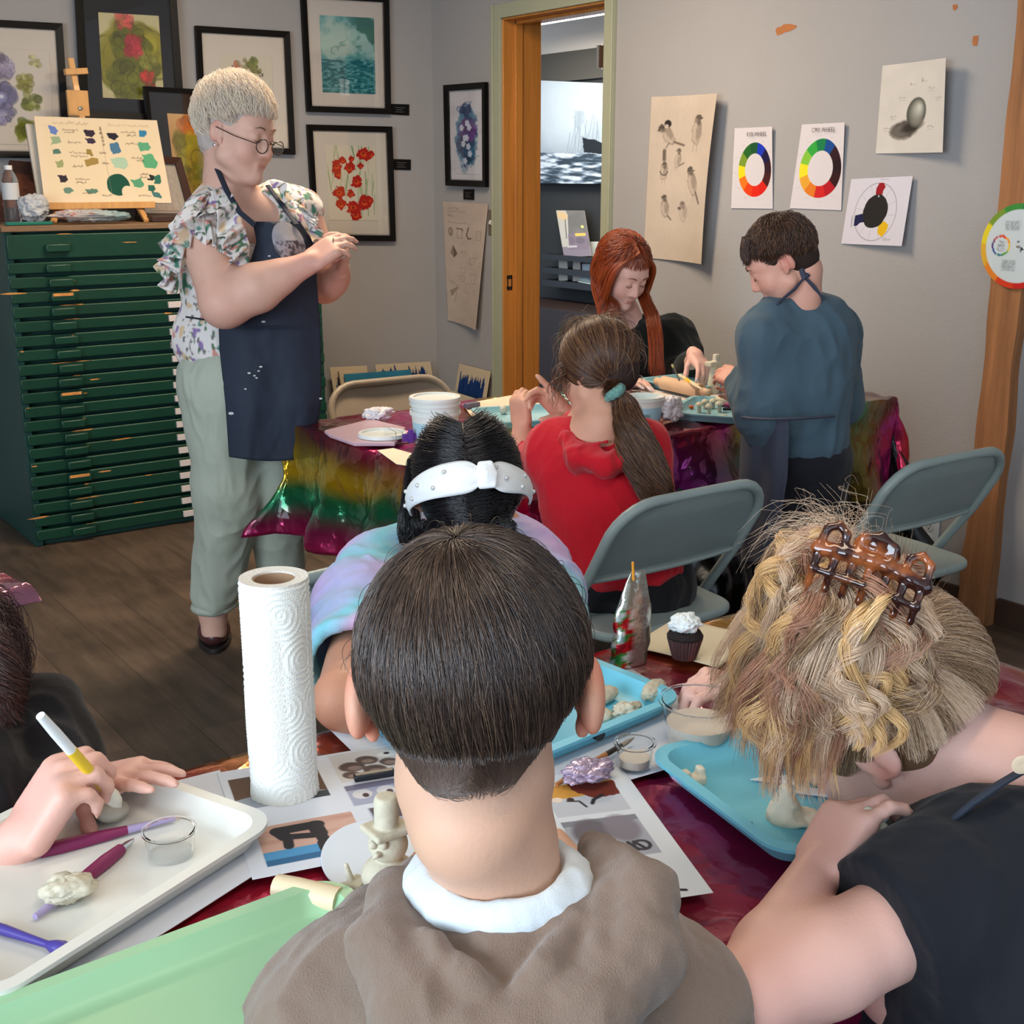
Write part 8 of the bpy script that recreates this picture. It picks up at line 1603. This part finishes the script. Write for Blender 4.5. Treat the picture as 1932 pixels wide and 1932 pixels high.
# ------------------------------------------------------------------ blond girl at the right
def blond_girl():
    q = PD
    root = person(A(*q(1800, 1800, 1.0)[:2], 0), 'blond girl in a black t-shirt with a tortoiseshell claw clip, bowed over the blue tray')
    H = Head(q(1684, 1366, 1.22), -RT * .52 + FW * .42 - A(0, 0, .74), A(0, 0, 1) - RT * .15, 1.13)
    B = Blob(.004); build_head(B, H, 1.2, chub=.008)
    nb = q(1850, 1560, 1.17); B.chain([H.p(0, -.035, -.05), H.p(0, -.06, -.09), nb], [.052, .050, .062], .02); B.ell(q(1890, 1800, 1.02), (.145, .09, .12), k=.03)
    hip = A(1.05, .20, .52); B.chain([q(1880, 1780, 1.05), hip], [.12, .13], .05)
    sL, eL, wL = q(1745, 1720, .98), q(1415, 1885, .90), q(1538, 1652, 1.03); sR, eR, wR = q(1790, 1590, 1.26), q(1600, 1430, 1.42), q(1425, 1310, 1.46)
    eR[2] = max(eR[2], .80)
    B.chain([sL, sL * .4 + eL * .6, eL], [.046, .043, .039], .02); B.chain([eL, eL * .65 + wL * .35, wL], [.039, .036, .0235], .012); arm(B, sR, eR, wR, (.045, .037, .03, .022)); nails = []
    hand(B, wL, q(1584, 1574, 1.05) - wL, A(0, 0, -.35) + RT * .75 + FW * .35, -1, .84, (.55, .75, .9, 1.0), .03, (.2, .75, .9), .45, nails=nails)
    hand(B, wR, q(1375, 1298, 1.45) - wR, -A(0, 0, 1) - RT * .3, 1, .84, (.75, .8, .8, .8), .03, (.3, .9, .6), .5, nails=nails)
    for s in (0, 1): h_ = hip + RT * (.08 if s else -.08); kn = h_ + A(-.02, .34, -.04); B.chain([h_, kn, A(kn[0], kn[1], .06)], [.08, .055, .037], .03)
    blobobj('body', B, skinm('skin_b', SK, .2), root, colf=skcol((224, 178, 164), head_spots(H) + [(H.p(.088, -.012, y_), .03, (220, 128, 108), .5) for y_ in (-.02, .01)] + [(wL, .1, (222, 158, 142), .5), (wR, .1, (226, 164, 150), .6), (eL, .09, (214, 150, 140), .4)])); eyes_lashes(H, root)
    tee = cloth('black_tee', (22, 25, 33), .8, .1, .2)
    B = Blob(.0045); B.ell(q(1895, 1775, 1.04), (.165, .105, .115), k=.04); B.chain([q(1890, 1800, 1.02), hip], [.15, .15], .06); B.chain([q(1810, 1650, 1.07), sL], [.05, .064], .03); d = eL - sL; B.chain([sL, sL + d * .5], [.066, .066], .04); B.cut(q(1655, 1765, .965), d, .12)
    B.chain([q(1850, 1630, 1.17), sR, sR * .6 + eR * .4], [.05, .062, .055], .03); B.ell(q(1852, 1575, 1.15), (.066, .062, .045), k=.008, op='-')
    blobobj('t_shirt', B, tee, root, disp=folds(.006, 10, 51, (1, 1, .7)))
    B = Blob(.008)
    for s in (0, 1): h_ = hip + RT * (.08 if s else -.08); kn = h_ + A(-.02, .34, -.04); B.chain([h_, kn, A(kn[0], kn[1], .1)], [.10, .07, .05], .03)
    blobobj('trousers', B, MATS['black_denim'], root)
    st = mat('navy_strap', (52, 62, 78), .7, bump=.2, bscale=300); MB().tube([q(1795, 1548, 1.02), q(1835, 1515, 1.01), q(1885, 1480, 1.02), q(1940, 1448, 1.05), q(1990, 1430, 1.1)], .011, 8, flat=.3).build('apron_strap', st, root, True)
    MB().lathe([(0, 0), (.008, .001), (.009, .003), (.006, .004), (0, .003)], q(1925, 1440, .99), 20, -FW).build('button', mat('horn_button', (214, 190, 160), .4), root, True)
    # hair ----------------------------------------------------------------------------
    hm = hair_mat('blond_hair', [(206, 170, 138), (230, 198, 166), (244, 222, 194)], .35); und = mat('blond_under', (112, 84, 58), .7)
    dk = hair_mat('dark_blond_roots', [(92, 66, 48), (132, 100, 74), (176, 144, 110), (216, 188, 150)], .35)
    cap_hair('hair', H, und, root, [(0, -.020, .036, .085, .103, .094)], [(0, -.10, -.075, .13, .08, .062), (0, .115, -.02, .10, .06, .080), (0, .07, -.085, .12, .11, .055), (.092, .008, -.020, .026, .04, .040), (-.092, .008, -.020, .026, .04, .040)])
    r = np.random.default_rng(12); G = q(1650, 1110, 1.07); gl = A(*[np.dot(G - H.c, a_) / H.k for a_ in (H.L, H.F, H.U)])
    n = 42000; ph = r.uniform(-np.pi, np.pi, n); th = r.uniform(.3, 2.3, n); c0 = A(0, -.020, .034); RR = A(.086, .104, .098)
    D = np.stack([np.sin(th) * np.sin(ph), np.cos(ph) * np.sin(th), np.cos(th)], 1); rt = D * RR + c0
    kp = ~((rt[:, 1] > .055) & (rt[:, 2] < .05)) & ~((rt[:, 2] < -.005) & (rt[:, 1] > -.03)) & (rt[:, 2] > -.062); rt = rt[kp]; n = len(rt); t = np.linspace(0, 1, 14)[None, :, None]
    gj = gl[None, None] + .014 * r.normal(size=(n, 1, 3)); P = rt[:, None] * (1 - t) + gj * t; Vv = (P - c0) / RR; nr = np.linalg.norm(Vv, axis=2, keepdims=True); P2 = c0 + Vv / np.maximum(nr, 1e-6) * RR * (1.015 + .055 * r.uniform(0, 1, (n, 1, 1)) * np.sin(np.pi * t) ** 2 + .012 * r.normal(size=(n, 1, 1)) * t)
    w = np.clip((t - .75) * 4, 0, 1) ** 2; P = P2 * (1 - w) + np.maximum(gj, P2 * 0 - 9) * w; P = P + .0012 * r.normal(size=(n, 1, 3)) * np.sin(np.pi * t)
    wld = H.c + H.k * (P[..., 0:1] * H.L + P[..., 1:2] * H.F + P[..., 2:3] * H.U); pk = vnoise(np.stack([rt[:, 0] * 70, rt[:, 1] * 70, rt[:, 2] * 70], 1), 9) + .25 * r.normal(size=n) > .1; S = [wld[pk]]; S2 = [wld[~pk]]
    def J(u, v, d, s=10): return q(u + s * r.normal(), v + s * r.normal(), d + .012 * r.normal())
    # tail escaping forward from the clip, falling to the left, in locks of different tone
    S3, S4 = [], []; bins = (S, S3, S4, S2)
    for k in range(130):
        a = r.random(); ex, ey = 1335 + 200 * a, 1290 + 190 * a + 60 * r.random(); z_ = .03 * r.random()
        bins[int(r.choice(4, p=(.35, .3, .25, .1)))].append(lock([J(1600, 1110, 1.06 + z_, 14), J(1560, 1035, 1.05 + z_, 12), J(1500, 1045 + 25 * a, 1.04 + z_, 16), J(1455 + 40 * a, 1140, 1.03 + z_, 22), J(1415 + 85 * a, 1235, 1.04 + z_, 24), J(ex, ey, 1.07 + z_, 14)], 110, .005, .0022, 22, k, curl=.004 + .006 * r.random(), cfreq=.8 + .7 * r.random(), frizz=.0012, lenvar=.3))
    for k in range(210):
        a = r.random(); x1 = 1475 + 200 * a; z_ = .035 * r.random() - .01; sw = 50 * math.sin(k * 1.7)
        bins[int(r.choice(4, p=(.34, .26, .25, .15)))].append(lock([J(1670, 1105, 1.04 + z_, 26), J(1590 + 70 * a, 1105, 1.0 + z_, 22), J(x1 + 35, 1190, .98 + z_, 26), J(x1 + 40 * math.sin(k), 1290, .985 + z_, 28), J(x1 - 10 + sw, 1365 - 60 * a + 60 * r.random() * (1 - a), 1.0 + z_, 16)], 90, .0055, .0022, 22, 100 + k, curl=.006 + .012 * r.random(), cfreq=.6 + .8 * r.random(), frizz=.0014, lenvar=.35))
    for k in range(26):     # wide sweeping locks that cross over the mass
        y0 = 1120 + 60 * r.random(); bins[(k % 2) * 1].append(lock([J(1700, y0, 1.0, 14), J(1620, y0 + 30, .965, 14), J(1570 + 30 * r.random(), y0 + 120, .96, 16), J(1620 + 60 * r.random(), y0 + 190, .965, 16), J(1590 + 60 * r.random(), y0 + 240, .98, 14)], 80, .005, .003, 22, 700 + k, frizz=.0012, lenvar=.2))
    for k in range(34):     # wisps over the face
        x1 = 1440 + 130 * r.random(); bins[k % 3].append(lock([J(1600, 1120, 1.03), J(x1 + 60, 1230, 1.0), J(x1 + 20, 1380, 1.03), J(x1, 1470 + 50 * r.random(), 1.06, 12)], 50, .005, .0015, 18, 300 + k, curl=.004, cfreq=.8, frizz=.0012, lenvar=.3))
    SF = []
    for k in range(60):      # flyaways
        a = r.random(); SF.append(lock([J(1590, 1060, 1.05, 24), J(1500 + 120 * a, 985 + 30 * r.random(), 1.04, 14), J(1400 + 200 * a, 1000 + 90 * r.random() - 60 * a, 1.05, 30)], 4, .008, .02, 16, 400 + k, frizz=.002))
    strands('hair_wisps', SF, hm, root, .00009, .00005)
    strands('hair_strands', S, hm, root, .00019, .0001); strands('hair_strands', S2, dk, root, .00018, .0001)
    strands('hair_strands', S3, hair_mat('golden_locks', [(222, 176, 116), (240, 202, 146), (232, 190, 130)], .3), root, .00024, .00012); strands('hair_strands', S4, hair_mat('pinkish_brown_locks', [(160, 112, 88), (192, 142, 114), (178, 128, 102)], .35), root, .00024, .00012)
    # claw clip
    tort, nt, b_ = _base('tortoiseshell'); N = nt.nodes; tcn = N.new('ShaderNodeTexCoord'); no = N.new('ShaderNodeTexNoise'); no.inputs['Scale'].default_value = 45; cr = N.new('ShaderNodeValToRGB'); cr.color_ramp.elements[0].position = .44; cr.color_ramp.elements[0].color = L4((52, 16, 12)); cr.color_ramp.elements[1].position = .6; cr.color_ramp.elements[1].color = L4((176, 98, 50))
    nt.links.new(tcn.outputs['Object'], no.inputs['Vector']); nt.links.new(no.outputs['Fac'], cr.inputs[0]); nt.links.new(cr.outputs[0], b_.inputs['Base Color']); b_.inputs['Roughness'].default_value = .06; b_.inputs['Transmission Weight'].default_value = .45; b_.inputs['Coat Weight'].default_value = .6
    A0, A1 = q(1545, 1030, .985), q(1745, 1105, .955); X = nrm(A1 - A0); Ln = np.linalg.norm(A1 - A0); Un = nrm(A(0, 0, 1) - X * X[2]); Nn = np.cross(X, Un); Nn = Nn if np.dot(Nn, FW) < 0 else -Nn
    def cp(s, u, n): return A0 + X * Ln * s + Un * u + Nn * n
    B = Blob(.0014)
    B.chain([cp(t_, .006 * math.sin(t_ * 3.14), .006) for t_ in np.linspace(0, 1, 9)], [.0065] * 9, .002)
    for t0, t1, h_ in ((.0, .22, .022), (.33, .66, .026), (.78, 1.0, .022)):
        m0 = (t0 + t1) / 2; pts = [cp(t0, .004, .006), cp(t0 + .02, h_ * .8, .0), cp(m0, h_, -.004), cp(t1 - .02, h_ * .8, .0), cp(t1, .004, .006)]; B.chain(pts, [.0038, .0034, .0034, .0034, .0038], .003)
        if t0 == .33: B.ell(cp(m0, h_ * .55, 0), (.020, .0035, .012), np.stack([X, Nn, Un], 1), k=.002)
    for k in range(7): t_ = .02 + .96 * k / 6; B.chain([cp(t_, 0, .006), cp(t_, -.014, .016), cp(t_ + .01, -.028, .016), cp(t_ + .01, -.038, .006)], [.004, .0034, .003, .0018], .002)
    B.chain([cp(0, -.015, .016), cp(.5, -.012, .019), cp(1, -.015, .016)], [.003] * 3, .002)
    blobobj('claw_clip', B, tort, root, it=1)
    r_ = empty('clay_ring', q(1640, 1545, 1.045), 'pale clay ring pinched between the blond girl\'s fingertips', 'clay piece'); e = Blob(.0011); cc = q(1640, 1545, 1.045); pp = [cc + RT * .0068 * math.cos(t_) + A(0, 0, 1) * .005 * math.sin(t_) + FW * .005 * math.sin(t_) for t_ in np.linspace(0, 6.28, 12)]; e.chain(pp, [.0044] * 12, .002); e.chain([cc + RT * .008 - A(0, 0, .006), cc + RT * .020 - A(0, 0, .018)], [.007, .006], .003); blobobj('clay', e, clay, r_, disp=lambda V, N: .0008 * vnoise(V * 260, 3), it=1)
blond_girl()
chair(A(1.16, .30, 0), .05, CG, 'grey folding chair under the blond girl, only a leg showing at the bottom edge', 'grey_chair_paint')
# ------------------------------------------------------------------ child at the left edge with the brush
def left_child():
    q = PD; root = person(A(*q(-200, 1500, 1.2)[:2], 0), 'child in a black top with dark curly hair, half outside the left edge')
    H = Head(q(-160, 1290, 1.30), RT * .75 + FW * .1 - A(0, 0, .62), A(0, 0, 1) + RT * .2, .95); B = Blob(.0045); build_head(B, H, 1.0); B.chain([H.p(0, -.035, -.05), q(-120, 1380, 1.3), q(-130, 1420, 1.3)], [.048, .048, .06], .02); B.ell(q(-160, 1540, 1.3), (.16, .11, .14), k=.04)
    hip = A(*q(-260, 1700, 1.3)[:2], .5); B.chain([q(-160, 1540, 1.3), hip], [.12, .13], .05)
    s1, e1, w1 = q(-60, 1480, 1.22), q(-110, 1720, 1.12), q(40, 1590, 1.09); s2, e2, w2 = q(-20, 1420, 1.36), q(60, 1500, 1.30), q(160, 1480, 1.20)
    arm(B, s1, e1, w1, (.045, .04, .036, .026)); arm(B, s2, e2, w2, (.045, .038, .03, .022)); nails = []
    hand(B, w1, q(112, 1480, 1.10) - w1, RT * .70 - A(0, 0, .45) + FW * .5, 1, .95, (.95, 1.0, 1.0, 1.0), .02, (.7, .5, .5), .7, nails=nails)
    hand(B, w2, q(235, 1465, 1.18) - w2, -A(0, 0, 1), -1, .82, (.1, .15, .15, .25), .14, (.75, .4, .5), .2, nails=nails)
    for s in (-1, 1): h_ = hip + A(0, .08 * s, 0); kn = h_ + A(.33, 0, -.04); B.chain([h_, kn, A(kn[0], kn[1], .06)], [.08, .055, .037], .03)
    blobobj('body', B, skinm('skin_b', SK, .2), root, colf=skcol((220, 174, 158), head_spots(H) + [(w1, .12, (220, 160, 146), .5), (w2, .14, (216, 152, 138), .6)])); eyes_lashes(H, root)
    B = Blob(.005); B.ell(q(-150, 1540, 1.3), (.18, .125, .14), k=.05); B.chain([q(-160, 1540, 1.3), hip], [.15, .15], .05); B.chain([s1, e1, e1 * .55 + w1 * .45], [.07, .062, .05], .03); B.chain([q(-60, 1400, 1.32), q(60, 1370, 1.34), q(110, 1440, 1.30), e2 * .35 + w2 * .65], [.06, .06, .05, .036], .03); blobobj('jacket', B, cloth('black_knit', (24, 22, 24), .85, .15), root, disp=folds(.008, 10, 61))
    B = Blob(.008)
    for s in (-1, 1): h_ = hip + A(0, .08 * s, 0); kn = h_ + A(.33, 0, -.04); B.chain([h_, kn, A(kn[0], kn[1], .1)], [.10, .07, .05], .03)
    blobobj('trousers', B, MATS['black_denim'], root)
    hm = hair_mat('dark_auburn', [(30, 16, 14), (48, 26, 22), (66, 36, 28), (90, 52, 40)], .35); und = mat('dark_auburn_under', (34, 20, 18), .7); cap_hair('hair', H, und, root, [(0, -.02, .034, .09, .108, .100), (0, -.05, -.03, .085, .07, .09)], [(0, .12, -.03, .07, .06, .085)])
    r = np.random.default_rng(4); S = [surf_strands(H, 9000, (0, 1.9), .7, 5, .006, (.088, .105, .1), (0, -.02, .034), 12, (0, 0, 1), lift=.02, jit=.01, wave=.15)]
    for k in range(60): S.append(lock([H.p(.03 * r.normal(), .05, .09), q(-40 + 26 * r.random(), 1200, 1.24), q(-20 + 40 * r.random(), 1280, 1.22), q(-30 + 50 * r.random(), 1345 + 15 * r.random(), 1.22)], 90, .010, .008, 20, k, curl=.010, cfreq=2.2, frizz=.004, lenvar=.3))
    strands('hair_strands', S, hm, root, .0003, .00015)
    a_, b2 = q(76, 1350, 1.06), q(228, 1523, 1.135); tool(a_, b2, [(0, .36, [.0045, .0055, .0055], mat('white_handle', (224, 228, 230), .35), 'handle'), (.36, .80, [.0058, .0058, .005], mat('yellow_handle', (226, 190, 40), .4), 'grip'), (.80, 1.0, [.006, .0085, .007, .001], mat('cream_tip', (224, 222, 206), .4), 'tip')], 'white and yellow clay tool held like a pen in the hand at the left edge')
left_child()
